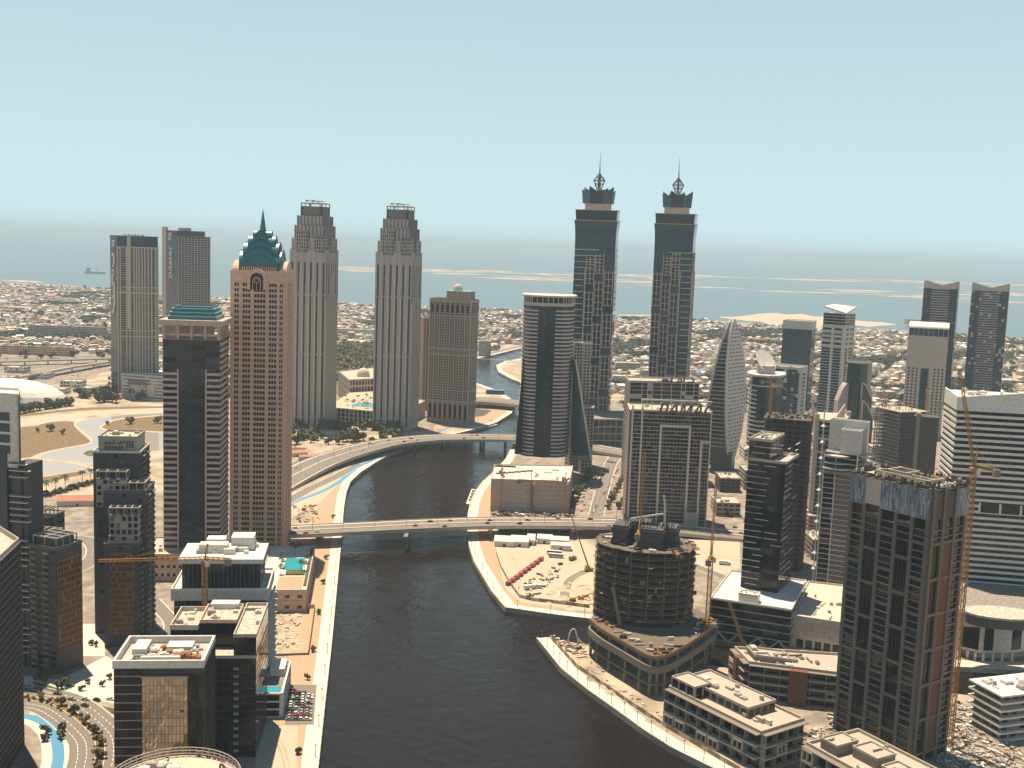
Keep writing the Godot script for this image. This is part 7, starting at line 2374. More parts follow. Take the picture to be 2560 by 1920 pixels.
	road([[380, 1500], [410, 1532], [430, 1560], [420, 1600], [380, 1660]], 9, mats.asphalt)
	# far highways and ramps at the left
	area("ground_paving", [[-400, 880], [285, 872], [420, 880], [420, 905], [285, 925], [150, 962], [-400, 975]], 0.012, mats.lot)
	road([[-300, 905], [0, 897], [140, 893], [280, 890], [420, 884]], 30, mats.asphalt)
	road([[-300, 985], [0, 960], [110, 938], [200, 922], [290, 906], [420, 890]], 18, mats.asphalt)
	road([[-300, 940], [0, 925], [120, 916], [230, 914], [300, 918]], 16, mats.asphalt)
	road([[560, 1240], [620, 1215], [700, 1180], [760, 1150]], 14, mats.asphalt)
	road([[560, 1330], [640, 1290], [706, 1262], [770, 1225], [840, 1192], [900, 1160]], 11, mats.asphalt)
	var bt := smooth(pts([[620, 1298], [706, 1267], [760, 1246], [804, 1229], [849, 1204], [890, 1171], [928, 1152], [975, 1126], [1040, 1108], [1100, 1078], [1143, 1062], [1200, 1050]]), 4)
	b = MB.new()
	ribbon(bt, -2.4, 2.4, 0.10, b)
	structure("cycle_path", b, mats.track_blue)
	area("forecourt", [[1080, 1075], [1150, 1066], [1240, 1046], [1270, 1030], [1240, 1020], [1180, 1030], [1100, 1055]], 0.05, mats.paving_tan)
	area("forecourt", [[1170, 1045], [1210, 1040], [1230, 1026], [1190, 1022], [1165, 1030]], 0.08, mats.asphalt_dark)
	area("lawn", [[620, 1140], [720, 1118], [770, 1120], [720, 1140], [640, 1160]], 0.05, mats.grass)
	area("parkland", [[730, 960], [800, 900], [830, 868], [940, 862], [960, 960], [850, 985], [740, 1000]], 0.02, mats.scrub)
	# right: cross street, service roads, site roads
	road([[1560, 1112], [1530, 1154], [1516, 1190], [1502, 1240], [1490, 1290]], 13, mats.asphalt)
	road([[1430, 1135], [1500, 1150], [1560, 1160], [1700, 1180], [1850, 1200]], 12, mats.asphalt)
	road([[1700, 1400], [1760, 1424], [1810, 1444]], 9, mats.asphalt)
	road([[1990, 1385], [2060, 1390], [2180, 1400], [2300, 1412], [2500, 1430]], 16, mats.asphalt)
	road([[1480, 1040], [1700, 1046], [1900, 1052], [2200, 1075], [2560, 1100], [2900, 1120]], 34, mats.asphalt)
	road([[2190, 1030], [2205, 1100], [2215, 1180], [2222, 1260], [2230, 1360]], 14, mats.asphalt)
	road([[2110, 820], [2150, 860], [2200, 930], [2240, 1000]], 22, mats.asphalt)
	road([[1700, 840], [1640, 900], [1570, 980]], 14, mats.asphalt)
	road([[1180, 890], [1240, 880], [1330, 860]], 14, mats.asphalt)
	# gardens and a path in front of the mirror office, seen in its panes
	area("lawn", [[300, 2040], [560, 2020], [600, 2300], [330, 2500]], 0.05, mats.grass)
	road([[250, 2500], [380, 2250], [470, 2120], [620, 2030], [700, 1990]], 9, mats.asphalt_dark)
	road([[330, 2500], [450, 2260], [540, 2150], [650, 2090], [730, 2060]], 4, mats.track_blue, 0.07, false)
	# sports field
	area("lawn", [[2190, 972], [2268, 978], [2262, 990], [2198, 986]], 0.05, mats.grass)
	area("lawn", [[1850, 838], [1950, 838], [1960, 862], [1840, 858]], 0.05, mats.dry_field)

# the low city between the towers and the coast
func near_edge(x: float) -> float:   # the picture row where the low city starts
	if x < 285: return 884
	if x < 600: return 1000
	if x < 830: return 930
	if x < 945: return 862
	if x < 1240: return 880
	if x < 1420: return 862
	if x < 1560: return 985
	return 1030 + (x - 1560) * 0.02
func far_edge(x: float) -> float:
	var k := [[-2600, 610], [-250, 697], [0, 708], [275, 724], [525, 744], [860, 760], [1200, 774], [1500, 793], [1740, 803], [2000, 818], [2300, 833], [2560, 848], [3300, 884]]
	for i in k.size() - 1:
		if x <= k[i + 1][0]: return lerpf(k[i][1], k[i + 1][1], (x - k[i][0]) / (k[i + 1][0] - k[i][0])) + 2
	return 900
func house_mesh(v: int) -> ArrayMesh:
	var b := MB.new()
	var w := [[1.0, 1.0], [1.3, 0.8], [0.9, 1.2]][v] as Array
	var x: float = w[0] / 2
	var z: float = w[1] / 2
	b.box(Vector3(-x, 0, -z), Vector3(2 * x, 0, 0), Vector3(0, 0.55, 0), Vector3(0, 0, 2 * z))
	b.box(Vector3(-x * 0.8, 0.55, -z * 0.9), Vector3(1.3 * x, 0, 0), Vector3(0, 0.38, 0), Vector3(0, 0, 1.5 * z))
	b.box(Vector3(-x * 0.2, 0.93, -z * 0.3), Vector3(0.5 * x, 0, 0), Vector3(0, 0.2, 0), Vector3(0, 0, 0.5 * z))
	for s in [-1, 1]:
		b.box(Vector3(s * x - 0.03, 0.55, -z), Vector3(0.06, 0, 0), Vector3(0, 0.1, 0), Vector3(0, 0, 2 * z))
		b.box(Vector3(-x, 0.55, s * z - 0.03), Vector3(2 * x, 0, 0), Vector3(0, 0.1, 0), Vector3(0, 0, 0.06))
	if v == 2:
		var a := Vector3(-x, 0.95, -z)
		b.quad(a, Vector3(-x, 1.2, 0), Vector3(x, 1.2, 0), Vector3(x, 0.95, -z))
		b.quad(Vector3(-x, 0.95, z), Vector3(x, 0.95, z), Vector3(x, 1.2, 0), Vector3(-x, 1.2, 0))
	return b.mesh()
func low_block(xl: float, xr: float, y: float, h: float, dep: float, m: String, label: String, fh := 3.6, grp := "", gl := "glass_c") -> void:
	var a := p2(xl, y)
	var b := p2(xr, y + (xr - xl) * 0.035)
	var e := (b - a).normalized()
	var n := Vector2(e.y, -e.x)
	var p := PackedVector2Array([a, b, b + n * dep, a + n * dep])
	tower("low_block", label, "building", p, 0, h, {"core": mats[m], "fh": fh, "bw": 5.0, "glass": W([gl, "glass_c", m]), "gap": 1.5, "band": [fh * 0.35, 0.4, mats[m], 0.0], "roof": {"mat": mats.roof_pale, "par": 1.0, "units": 4, "us": 3.0}}, grp)
func city() -> void:
	rng.seed = 101
	var fn := FastNoiseLite.new()
	fn.seed = 5; fn.frequency = 0.0022; fn.fractal_octaves = 3
	var hm := []
	for v in 3: hm.append(house_mesh(v))
	var places := [[], [], []]
	var st := MB.new()
	var trees := [[], [], []]
	var cs := cos(0.42)
	var sn := sin(0.42)
	for i in range(-230, 230):
		for j in range(-235, 30):
			var u := i * 21.0 + rng.randf_range(-4, 4)
			var w := j * 22.0 + rng.randf_range(-4, 4)
			var c := Vector2(u * cs - w * sn, u * sn + w * cs)
			if c.y > -1250 or c.y < -5600: continue
			var s := proj(v3(c, 0))
			if s.x < -160 or s.x > 2720: continue
			if s.y > near_edge(s.x) or s.y < far_edge(s.x): continue
			var street := posmod(j, 5) == 0 or posmod(i, 12) == 0
			var g := fn.get_noise_2d(c.x, c.y)
			if street:
				var da := Vector2(cs, sn) * 11
				var db := Vector2(-sn, cs) * 11.5
				var c0 := Vector2(i * 21.0 * cs - j * 22.0 * sn, i * 21.0 * sn + j * 22.0 * cs)
				if posmod(j, 5) == 0: st.quad(v3(c0 - da - db * 0.25, 0.05), v3(c0 - da + db * 0.25, 0.05), v3(c0 + da + db * 0.25, 0.05), v3(c0 + da - db * 0.25, 0.05))
				if posmod(i, 12) == 0: st.quad(v3(c0 - db - da * 0.4, 0.07), v3(c0 - db + da * 0.4, 0.07), v3(c0 + db + da * 0.4, 0.07), v3(c0 + db - da * 0.4, 0.07))
				if rng.randf() < 0.5: trees[rng.randi() % 3].append([c, rng.randf_range(5, 9)])
				continue
			if g > 0.28:
				for k in 3: trees[rng.randi() % 3].append([c + Vector2(rng.randf_range(-12, 12), rng.randf_range(-12, 12)), rng.randf_range(7, 13)])
				continue
			if g < -0.42 and rng.randf() < 0.75: continue
			if rng.randf() < 0.12: continue
			places[rng.randi() % 3].append([c, rng.randf_range(10, 19), rng.randf_range(5.5, 10.5) * (1.8 if rng.randf() < 0.06 else 1.0), 0.42 + (PI / 2 if rng.randf() < 0.5 else 0.0)])
			if rng.randf() < 0.6: trees[rng.randi() % 3].append([c + Vector2(rng.randf_range(-14, 14), rng.randf_range(-14, 14)), rng.randf_range(4.5, 9)])
	structure("city_streets", st, mats.asphalt)
	var tint := [Color(0.66, 0.60, 0.52), Color(0.58, 0.50, 0.41), Color(0.70, 0.66, 0.60), Color(0.50, 0.40, 0.31), Color(0.45, 0.29, 0.21), Color(0.60, 0.55, 0.49)]
	var hmats := []
	for k in 6: hmats.append(mat("house_%d" % k, tint[k].r, tint[k].g, tint[k].b, 0.9, {"tex": "fine", "scale": 0.06}))
	mat("house_mass", 1, 1, 1, 0.9, {"vc": true})
	mat("tree_mass", 1, 1, 1, 0.85, {"vc": true})
	var words := ["cream", "sand coloured", "white", "tan", "terracotta", "pale grey"]
	for v in 3:
		var a: Array = places[v]
		a.sort_custom(func(x, y): return x[0].y > y[0].y)
		var mm := MultiMesh.new()
		mm.transform_format = MultiMesh.TRANSFORM_3D
		mm.use_colors = true
		mm.mesh = hm[v]
		mm.instance_count = maxi(0, a.size() - 100)
		for i in a.size():
			var q: Array = a[i]
			var b := Basis(Vector3.UP, q[3]).scaled_local(Vector3(q[1], q[2], q[1]))
			var k := rng.randi() % 6
			if i < 100:
				var o := inst(hm[v], hmats[k], numbered("villa"))
				o.transform = Transform3D(b, v3(q[0], 0))
				tag(o, "%s flat roofed villa in the low city before the sea" % words[k], "house", "villas of the low city")
				add_child(o)
			else:
				mm.set_instance_transform(i - 100, Transform3D(b, v3(q[0], 0)))
				var f := rng.randf_range(0.8, 1.05)
				mm.set_instance_color(i - 100, Color(tint[k].r * f, tint[k].g * f, tint[k].b * f))
		var mi := MultiMeshInstance3D.new()
		mi.multimesh = mm; mi.material_override = mats.house_mass
		mi.name = numbered("far_villas")
		mi.set_meta("kind", "stuff"); mi.set_meta("label", "far off mass of low pale houses by the coast"); mi.set_meta("category", "houses")
		add_child(mi)
		a = trees[v]
		a.sort_custom(func(x, y): return x[0].y > y[0].y)
		mm = MultiMesh.new()
		mm.transform_format = MultiMesh.TRANSFORM_3D
		mm.use_colors = true
		mm.mesh = tree_meshes[v]
		var first := 30
		mm.instance_count = maxi(0, a.size() - first)
		for i in a.size():
			var q: Array = a[i]
			if i < first: tree(v3(q[0], 0), q[1], "dark tree among the villas of the low city", "low city trees")
			else:
				var h: float = q[1]
				mm.set_instance_transform(i - first, Transform3D(Basis(Vector3.UP, rng.randf() * TAU).scaled_local(Vector3(h * 1.2, h, h * 1.2)), v3(q[0], -h * 0.12)))
				var f := rng.randf_range(0.7, 1.3)
				mm.set_instance_color(i - first, Color(0.075 * f, 0.068 * f, 0.032 * f))
		mi = MultiMeshInstance3D.new()
		mi.multimesh = mm; mi.material_override = mats.tree_mass
		mi.name = numbered("far_trees")
		mi.set_meta("kind", "stuff"); mi.set_meta("label", "far off trees scattered through the low city"); mi.set_meta("category", "trees")
		add_child(mi)
	# larger blocks that stand out in the low city
	low_block(71, 166, 842, 26, 16, "beige", "long cream apartment row with seven bays in the low city", 4.0, "cream apartment row")
	low_block(168, 262, 845, 26, 16, "beige", "long cream apartment row with seven bays in the low city", 4.0, "cream apartment row")
	for k in 6: low_block(-20 + k * 34, 8 + k * 34, 884 + k * 1.2, 16, 16, "tan", "tan office slab with dark glass ends beside the highway", 4.5, "tan office slabs", "blue_glass")
	low_block(0, 70, 778, 12, 60, "white", "long white hall roof in the low city")
	for s in [[1532, 1590, 960, 14, "white"], [1600, 1640, 948, 16, "beige_pale"], [1538, 1600, 930, 18, "mauve"], [1590, 1660, 915, 14, "white"], [1470, 1530, 985, 10, "white"], [1680, 1740, 1000, 12, "beige_pale"], [1660, 1700, 955, 14, "white_panel"], [1880, 1935, 1000, 16, "white"], [2040, 2080, 1010, 14, "beige_pale"], [2190, 2240, 1000, 14, "beige"], [2180, 2230, 1050, 18, "beige_pale"], [2200, 2240, 1110, 12, "white"], [2180, 2225, 1150, 15, "concrete_pale"], [1985, 2040, 1110, 18, "beige_pale"], [1860, 1900, 1150, 12, "white"], [2010, 2060, 1180, 20, "concrete_pale"], [2040, 2080, 1260, 18, "beige_pale"], [2020, 2060, 1330, 14, "stone"], [2030, 2080, 1400, 16, "concrete"], [1800, 1850, 1230, 14, "slate"], [1790, 1850, 1290, 12, "concrete_pale"], [1470, 1560, 1075, 10, "concrete_pale"], [1880, 1925, 1085, 22, "beige"], [2140, 2185, 1215, 24, "beige_pale"], [2135, 2190, 1290, 16, "white"], [2170, 2240, 1345, 20, "concrete"], [1690, 1745, 1060, 16, "beige"], [1745, 1800, 1130, 18, "white"], [1860, 1905, 1225, 20, "concrete_pale"], [1985, 2030, 1240, 26, "stone"], [2000, 2045, 1300, 14, "white"]]:
		low_block(s[0], s[1], s[2], s[3], 30, s[4], "low %s block filling the gaps between the eastern towers" % s[4].replace("_", " ").replace("slate", "charcoal").replace("mauve", "lilac grey"), 4.0, "low blocks between the eastern towers")
	for i in 46:
		var x := rng.randf_range(1800, 2240)
		var y := rng.randf_range(1085, 1330)
		tree(px(x, y), rng.randf_range(4, 8), "street tree among the low eastern blocks", "eastern street trees", "leaf" if i % 2 else "leaf_b")
	for i in 70: car(px(rng.randf_range(1800, 2250), rng.randf_range(1090, 1420)) + Vector3(0, 0.1, 0), rng.randi() % 2 * 1.57 + 0.2, colour(), "parked on the lots between the eastern towers", "cars on the eastern lots")
	low_block(1196, 1226, 890, 32, 22, "mauve", "grey apartment block on the far canal bank", 3.6, "", "blue_glass")
	low_block(2270, 2330, 812, 20, 40, "beige", "long beige seaside block near the harbour", 4)
	low_block(590, 700, 985, 12, 30, "white", "white warehouse row behind the tan tower", 5)
	low_block(840, 935, 836, 14, 30, "white", "white terraced row between the twin towers", 4)
	low_block(2446, 2560, 962, 10, 50, "concrete_pale", "flat roofed white hall behind the striped office", 5)
	for i in 40: tree(px(rng.randf_range(-20, 280), rng.randf_range(868, 884) + (i % 2) * 14), rng.randf_range(6, 11), "dark tree in the belt between the highways and the low city", "highway tree belt")
	for i in 26: car(px(rng.randf_range(0, 275), [912, 926, 940, 897][i % 4]) + Vector3(0, 0.1, 0), 0.1, colour(), "on the far highway beyond the white dome", "cars on the far highway")
	# yards and halls beside the far highways
	for s in [[10, 60, 932, 9], [70, 118, 947, 8], [150, 200, 968, 9], [200, 262, 984, 8], [120, 160, 985, 7], [-20, 30, 955, 8]]:
		low_block(s[0], s[1], s[2], s[3], 26, "white", "pale yard hall beside the far highway ramps", 4.5, "yard halls by the ramps")
	for i in 10: tree(px(520 + i * 7, 2060 + (i % 3) * 60), 6, "garden tree before the mirror office", "mirror office garden", "leaf_b")

var tree_meshes := []
var trunk_mesh: ArrayMesh
var palm_crown: ArrayMesh
var palm_trunk: ArrayMesh
var car_parts := {}
func make_protos() -> void:
	rng.seed = 91
	for v in 3:
		var b := MB.new()
		for k in 7:   # clumps
			var c := Vector3(rng.randf_range(-0.55, 0.55), rng.randf_range(0.45, 0.85), rng.randf_range(-0.55, 0.55))
			var r := rng.randf_range(0.22, 0.42)
			for i in 16:
				var d := Vector3(rng.randfn(), rng.randfn() * 0.8, rng.randfn()).normalized()
				var o := c + d * r * rng.randf_range(0.7, 1.05)
				var s := d.cross(Vector3(rng.randfn(), rng.randfn(), rng.randfn())).normalized() * rng.randf_range(0.09, 0.17)
				var t := d.cross(s).normalized() * s.length() + d * rng.randf_range(-0.06, 0.06)
				b.quad(o - s - t, o - s + t, o + s + t, o + s - t)
		tree_meshes.append(b.mesh())
	var b := MB.new()
	b.bar(Vector3.ZERO, Vector3(0.03, 0.5, 0), 0.06, 0.035)
	b.bar(Vector3(0.03, 0.45, 0), Vector3(0.3, 0.75, 0.1), 0.03, 0.012)
	b.bar(Vector3(0.03, 0.45, 0), Vector3(-0.25, 0.72, 0.2), 0.03, 0.012)
	b.bar(Vector3(0.03, 0.45, 0), Vector3(0.0, 0.8, -0.3), 0.03, 0.012)
	trunk_mesh = b.mesh()
	b = MB.new()
	for i in 16:
		var a := TAU * i / 16 + rng.randf() * 0.3
		var d := Vector3(cos(a), 0, sin(a))
		var s := Vector3(-sin(a), 0, cos(a)) * 0.07
		var up := rng.randf_range(0.0, 0.22)
		var p0 := Vector3(0, 0.95, 0)
		var p1 := p0 + d * 0.2 + Vector3(0, up, 0)
		var p2_ := p0 + d * 0.36 + Vector3(0, up - 0.06, 0)
		var p3 := p0 + d * 0.45 + Vector3(0, up - 0.24, 0)
		b.quad(p0 - s * 0.4, p1 - s, p1 + s, p0 + s * 0.4)
		b.quad(p1 - s, p2_ - s * 0.8, p2_ + s * 0.8, p1 + s)
		b.quad(p2_ - s * 0.8, p3 - s * 0.15, p3 + s * 0.15, p2_ + s * 0.8)
	palm_crown = b.mesh()
	b = MB.new()
	b.cyl(Vector3.ZERO, 0.035, 0.022, 0.96, 8)
	palm_trunk = b.mesh()
	# car: body with sloping ends, glasshouse, roof, wheels
	b = MB.new()
	extrude(b, Vector3(0, 0.25, -0.88), Vector3.RIGHT, Vector3.BACK, PackedVector2Array([Vector2(-2.2, 0.05), Vector2(-2.25, 0.5), Vector2(-1.9, 0.68), Vector2(1.0, 0.72), Vector2(2.1, 0.55), Vector2(2.25, 0.25), Vector2(2.2, 0.05)]), 1.76)
	car_parts["body"] = b.mesh()
	b = MB.new()
	extrude(b, Vector3(0, 0.93, -0.76), Vector3.RIGHT, Vector3.BACK, PackedVector2Array([Vector2(-1.75, 0), Vector2(-1.25, 0.46), Vector2(0.25, 0.46), Vector2(1.0, 0)]), 1.52)
	car_parts["glasshouse"] = b.mesh()
	b = MB.new()
	b.box(Vector3(-1.25, 1.38, -0.7), Vector3(1.5, 0, 0), Vector3(0, 0.08, 0), Vector3(0, 0, 1.4))
	car_parts["roof"] = b.mesh()
	b = MB.new()
	for i in 10:
		var a0 := TAU * i / 10
		var a1 := TAU * (i + 1) / 10
		var q0 := Vector3(0.33 * cos(a0), 0.33 * sin(a0), 0)
		var q1 := Vector3(0.33 * cos(a1), 0.33 * sin(a1), 0)
		b.quad(q0, q1, q1 + Vector3(0, 0, 0.2), q0 + Vector3(0, 0, 0.2))
		b.tri(Vector3.ZERO, q0, q1)
		b.tri(Vector3(0, 0, 0.2), q1 + Vector3(0, 0, 0.2), q0 + Vector3(0, 0, 0.2))
	car_parts["wheel"] = b.mesh()
	for c in [["white", 0.62, 0.6, 0.56], ["silver", 0.32, 0.31, 0.29], ["black", 0.02, 0.02, 0.02], ["red", 0.28, 0.03, 0.02], ["grey", 0.12, 0.11, 0.11]]:
		mat("car_" + c[0], c[1], c[2], c[3], 0.25, {"spec": 0.6})

func tree(at: Vector3, h: float, label: String, group: String, m := "leaf", nm := "tree") -> void:
	var t := thing(nm, label, nm, at, group)
	t.rotation.y = rng.randf() * TAU
	var a := inst(trunk_mesh, mats.bark, "trunk")
	a.scale = Vector3(h, h, h)
	t.add_child(a)
	var c := inst(tree_meshes[rng.randi() % 3], mats[m], "crown")
	c.scale = Vector3(h * rng.randf_range(0.75, 1.05), h * rng.randf_range(0.9, 1.1), h * rng.randf_range(0.75, 1.05))
	t.add_child(c)
func palm(at: Vector3, h: float, label: String, group: String) -> void:
	var t := thing("palm_tree", label, "palm tree", at, group)
	t.rotation.y = rng.randf() * TAU
	var a := inst(palm_trunk, mats.bark, "trunk")
	a.scale = Vector3(h * 0.8, h, h * 0.8)
	t.add_child(a)
	var c := inst(palm_crown, mats.palm, "crown")
	c.scale = Vector3(h * 0.85, h, h * 0.85)
	t.add_child(c)
func car(at: Vector3, yaw: float, col: String, where: String, group: String) -> void:
	var t := thing("car", "%s car %s" % [col, where], "car", at, group)
	t.rotation.y = yaw
	t.add_child(inst(car_parts.body, mats["car_" + col], "body"))
	t.add_child(inst(car_parts.glasshouse, mats.black_glass_b, "glasshouse"))
	t.add_child(inst(car_parts.roof, mats["car_" + col], "roof"))
	for s in [[1.35, -0.92], [1.35, 0.72], [-1.35, -0.92], [-1.35, 0.72]]:
		var w := inst(car_parts.wheel, mats.rubber, "wheel")
		w.position = Vector3(s[0], 0.33, s[1])
		t.add_child(w, true)
func colour() -> String:
	return ["white", "white", "white", "silver", "silver", "black", "black", "grey", "grey", "white", "red"][rng.randi() % 11]
# a latticed mast between two points
func lattice(b: MB, a: Vector3, c: Vector3, w: float, r: float) -> void:
	var d := (c - a).normalized()
	var s := d.cross(Vector3.UP if absf(d.y) < 0.8 else Vector3.RIGHT).normalized() * w / 2
	var u := s.cross(d).normalized() * w / 2
	var k := [s + u, s - u, -s - u, -s + u]
	for q in k: b.bar(a + q, c + q, r)
	var n := maxi(2, int((c - a).length() / (w * 1.1)))
	for i in n:
		var p := a.lerp(c, float(i) / n)
		var p1 := a.lerp(c, float(i + 1) / n)
		for j in 4:
			var x: Vector3 = k[j]
			var y: Vector3 = k[(j + 1) % 4]
			b.bar(p + (x if i % 2 else y), p1 + (y if i % 2 else x), r * 0.7)
			b.bar(p + x, p + y, r * 0.6)
func crane(base: Vector3, top: float, tip: Vector3, label: String, flat: bool, m := "crane") -> void:
	var t := thing("tower_crane", label, "crane", base, "tower cranes")
	var b := MB.new()
	var c := Vector3(base.x, top, base.z)
	lattice(b, base, c, 2.2, 0.15)
	part(t, "mast", b, mats[m])
	b = MB.new()
	var d := tip - c
	var f := Vector3(d.x, 0, d.z).normalized()
	if f.length() < 0.5: f = Vector3.RIGHT
	lattice(b, c + Vector3(0, 1.5, 0), tip, 1.2, 0.09)
	part(t, "jib", b, mats[m])
	b = MB.new()
	lattice(b, c + Vector3(0, 1.5, 0), c - f * 13 + Vector3(0, 1.5, 0), 1.2, 0.12)
	part(t, "counter_jib", b, mats[m])
	b = MB.new()
	b.cbox(c - f * 12 + Vector3(0, -1.6, 0), Vector3(3, 3.4, 2.4))
	part(t, "counterweight", b, mats.concrete)
	b = MB.new()
	b.cbox(c + Vector3(1.6, -2.4, 1.2), Vector3(2.0, 2.6, 2.0))
	part(t, "cab", b, mats.plant_white)
	b = MB.new()
	b.cbox(c + Vector3(0, -1.0, 0), Vector3(3.2, 1.6, 3.2))
	part(t, "slewing_ring", b, mats[m])
	b = MB.new()
	b.bar(c + Vector3(0, 1, 0), c + Vector3(0, 9, 0) - f * 1.5, 0.35)
	b.bar(c + Vector3(0, 9, 0) - f * 1.5, c - f * 11 + Vector3(0, 2, 0), 0.08)
	b.bar(c + Vector3(0, 9, 0) - f * 1.5, c.lerp(tip, 0.75) + Vector3(0, 1.5, 0), 0.08)
	part(t, "apex", b, mats[m])
func lamp(at: Vector3, h: float, label: String, group: String) -> void:
	var t := thing("street_lamp", label, "street lamp", at, group)
	var b := MB.new()
	b.bar(at, at + Vector3(0, h, 0), 0.16, 0.1)
	part(t, "pole", b, mats.dark_steel)
	b = MB.new()
	b.cbox(at + Vector3(0, h, 0), Vector3(1.0, 0.3, 0.6))
	part(t, "head", b, mats.dark_steel)
func along(l: PackedVector2Array, f: float) -> Vector2:
	var tot := 0.0
	for i in l.size() - 1: tot += (l[i + 1] - l[i]).length()
	var d := f * tot
	for i in l.size() - 1:
		var s := (l[i + 1] - l[i]).length()
		if d <= s: return l[i].lerp(l[i + 1], d / s)
		d -= s
	return l[l.size() - 1]
func shed(nm: String, label: String, c: Vector3, yaw: float, s: Vector3, wall: Material, roof: Material, cat := "shed", group := "", ridge := 0.25) -> Node3D:
	var t := thing(nm, label, cat, c, group)
	t.rotation.y = yaw
	var b := MB.new()
	b.box(Vector3(-s.x / 2, 0, -s.z / 2), Vector3(s.x, 0, 0), Vector3(0, s.y, 0), Vector3(0, 0, s.z))
	t.add_child(inst(b.mesh(), wall, "wall"))
	b = MB.new()
	var r := s.z * ridge
	extrude(b, Vector3(-s.x / 2 - 0.4, s.y, 0), Vector3.BACK, Vector3.RIGHT, PackedVector2Array([Vector2(-s.z / 2 - 0.4, 0), Vector2(0, r), Vector2(s.z / 2 + 0.4, 0)]), s.x + 0.8)
	t.add_child(inst(b.mesh(), roof, "roof"))
	b = MB.new()
	b.box(Vector3(-1.2, 0, s.z / 2), Vector3(2.4, 0, 0), Vector3(0, minf(2.6, s.y * 0.8), 0), Vector3(0, 0, 0.08))
	t.add_child(inst(b.mesh(), mats.brown, "door"))
	return t
func truck(at: Vector3, yaw: float, ln: float, body: Material, label: String, cat: String, group := "") -> void:
	var t := thing("bus" if cat == "bus" else "truck", label, cat, at, group)
	t.rotation.y = yaw
	var b := MB.new()
	b.box(Vector3(-ln / 2, 0.7, -1.25), Vector3(ln * (0.98 if cat == "bus" else 0.74), 0, 0), Vector3(0, 2.6, 0), Vector3(0, 0, 2.5))
	t.add_child(inst(b.mesh(), body, "body"))
	b = MB.new()
	if cat == "bus": b.box(Vector3(-ln / 2 + 0.3, 1.9, -1.28), Vector3(ln * 0.95, 0, 0), Vector3(0, 0.9, 0), Vector3(0, 0, 2.56))
	else: b.box(Vector3(ln * 0.27, 0.6, -1.15), Vector3(ln * 0.22, 0, 0), Vector3(0, 2.0, 0), Vector3(0, 0, 2.3))
	t.add_child(inst(b.mesh(), mats.black_glass_b if cat == "bus" else mats.plant_white, "window_band" if cat == "bus" else "cab"))
	for s in [[-0.33, -1.25], [-0.33, 1.05], [0.33, -1.25], [0.33, 1.05]]:
		var w := inst(car_parts.wheel, mats.rubber, "wheel")
		w.scale = Vector3(1.5, 1.5, 1.2); w.position = Vector3(s[0] * ln, 0.5, s[1])
		t.add_child(w, true)
func rubble(a: Array, n: int, hs: float, ms: Array, nm: String, label: String) -> void:   # loose heaps nobody could count
	var p := orient(pts(a))
	var lo := p[0]
	var hi := p[0]
	for q in p:
		lo = lo.min(q); hi = hi.max(q)
	var by := {}
	for i in n:
		var c := Vector2(rng.randf_range(lo.x, hi.x), rng.randf_range(lo.y, hi.y))
		if not Geometry2D.is_point_in_polygon(c, p): continue
		var m: Material = mats[ms[rng.randi() % ms.size()]]
		if not by.has(m): by[m] = MB.new()
		var s := hs * rng.randf_range(0.2, 1.0)
		by[m].cbox(v3(c, -0.1), Vector3(s * rng.randf_range(0.5, 3.0), s * rng.randf_range(0.4, 1.0), s * rng.randf_range(0.4, 1.4)), rng.randf() * PI)
	var me := ArrayMesh.new()
	for m in by:
		by[m].mesh(me)
		me.surface_set_material(me.get_surface_count() - 1, m)
	var o := inst(me, null, numbered(nm))
	o.set_meta("kind", "stuff"); o.set_meta("label", label); o.set_meta("category", "rubble")
	add_child(o)
func mounds(a: Array, n: int, r: float, h: float, m: Material) -> void:
	var p := orient(pts(a))
	var lo := p[0]
	var hi := p[0]
	for q in p:
		lo = lo.min(q); hi = hi.max(q)
	var b := MB.new()
	for i in n:
		var c := Vector2(rng.randf_range(lo.x, hi.x), rng.randf_range(lo.y, hi.y))
		if not Geometry2D.is_point_in_polygon(c, p): continue
		var rr := r * rng.randf_range(0.5, 1.2)
		var ring := []
		for j in 9: ring.append(c + Vector2.from_angle(TAU * j / 9) * rr * rng.randf_range(0.7, 1.1))
		for j in 9: b.tri(v3(c, h * rng.randf_range(0.6, 1.0)), v3(ring[j], -0.1), v3(ring[(j + 1) % 9], -0.1))
	structure("earth_mounds", b, m)

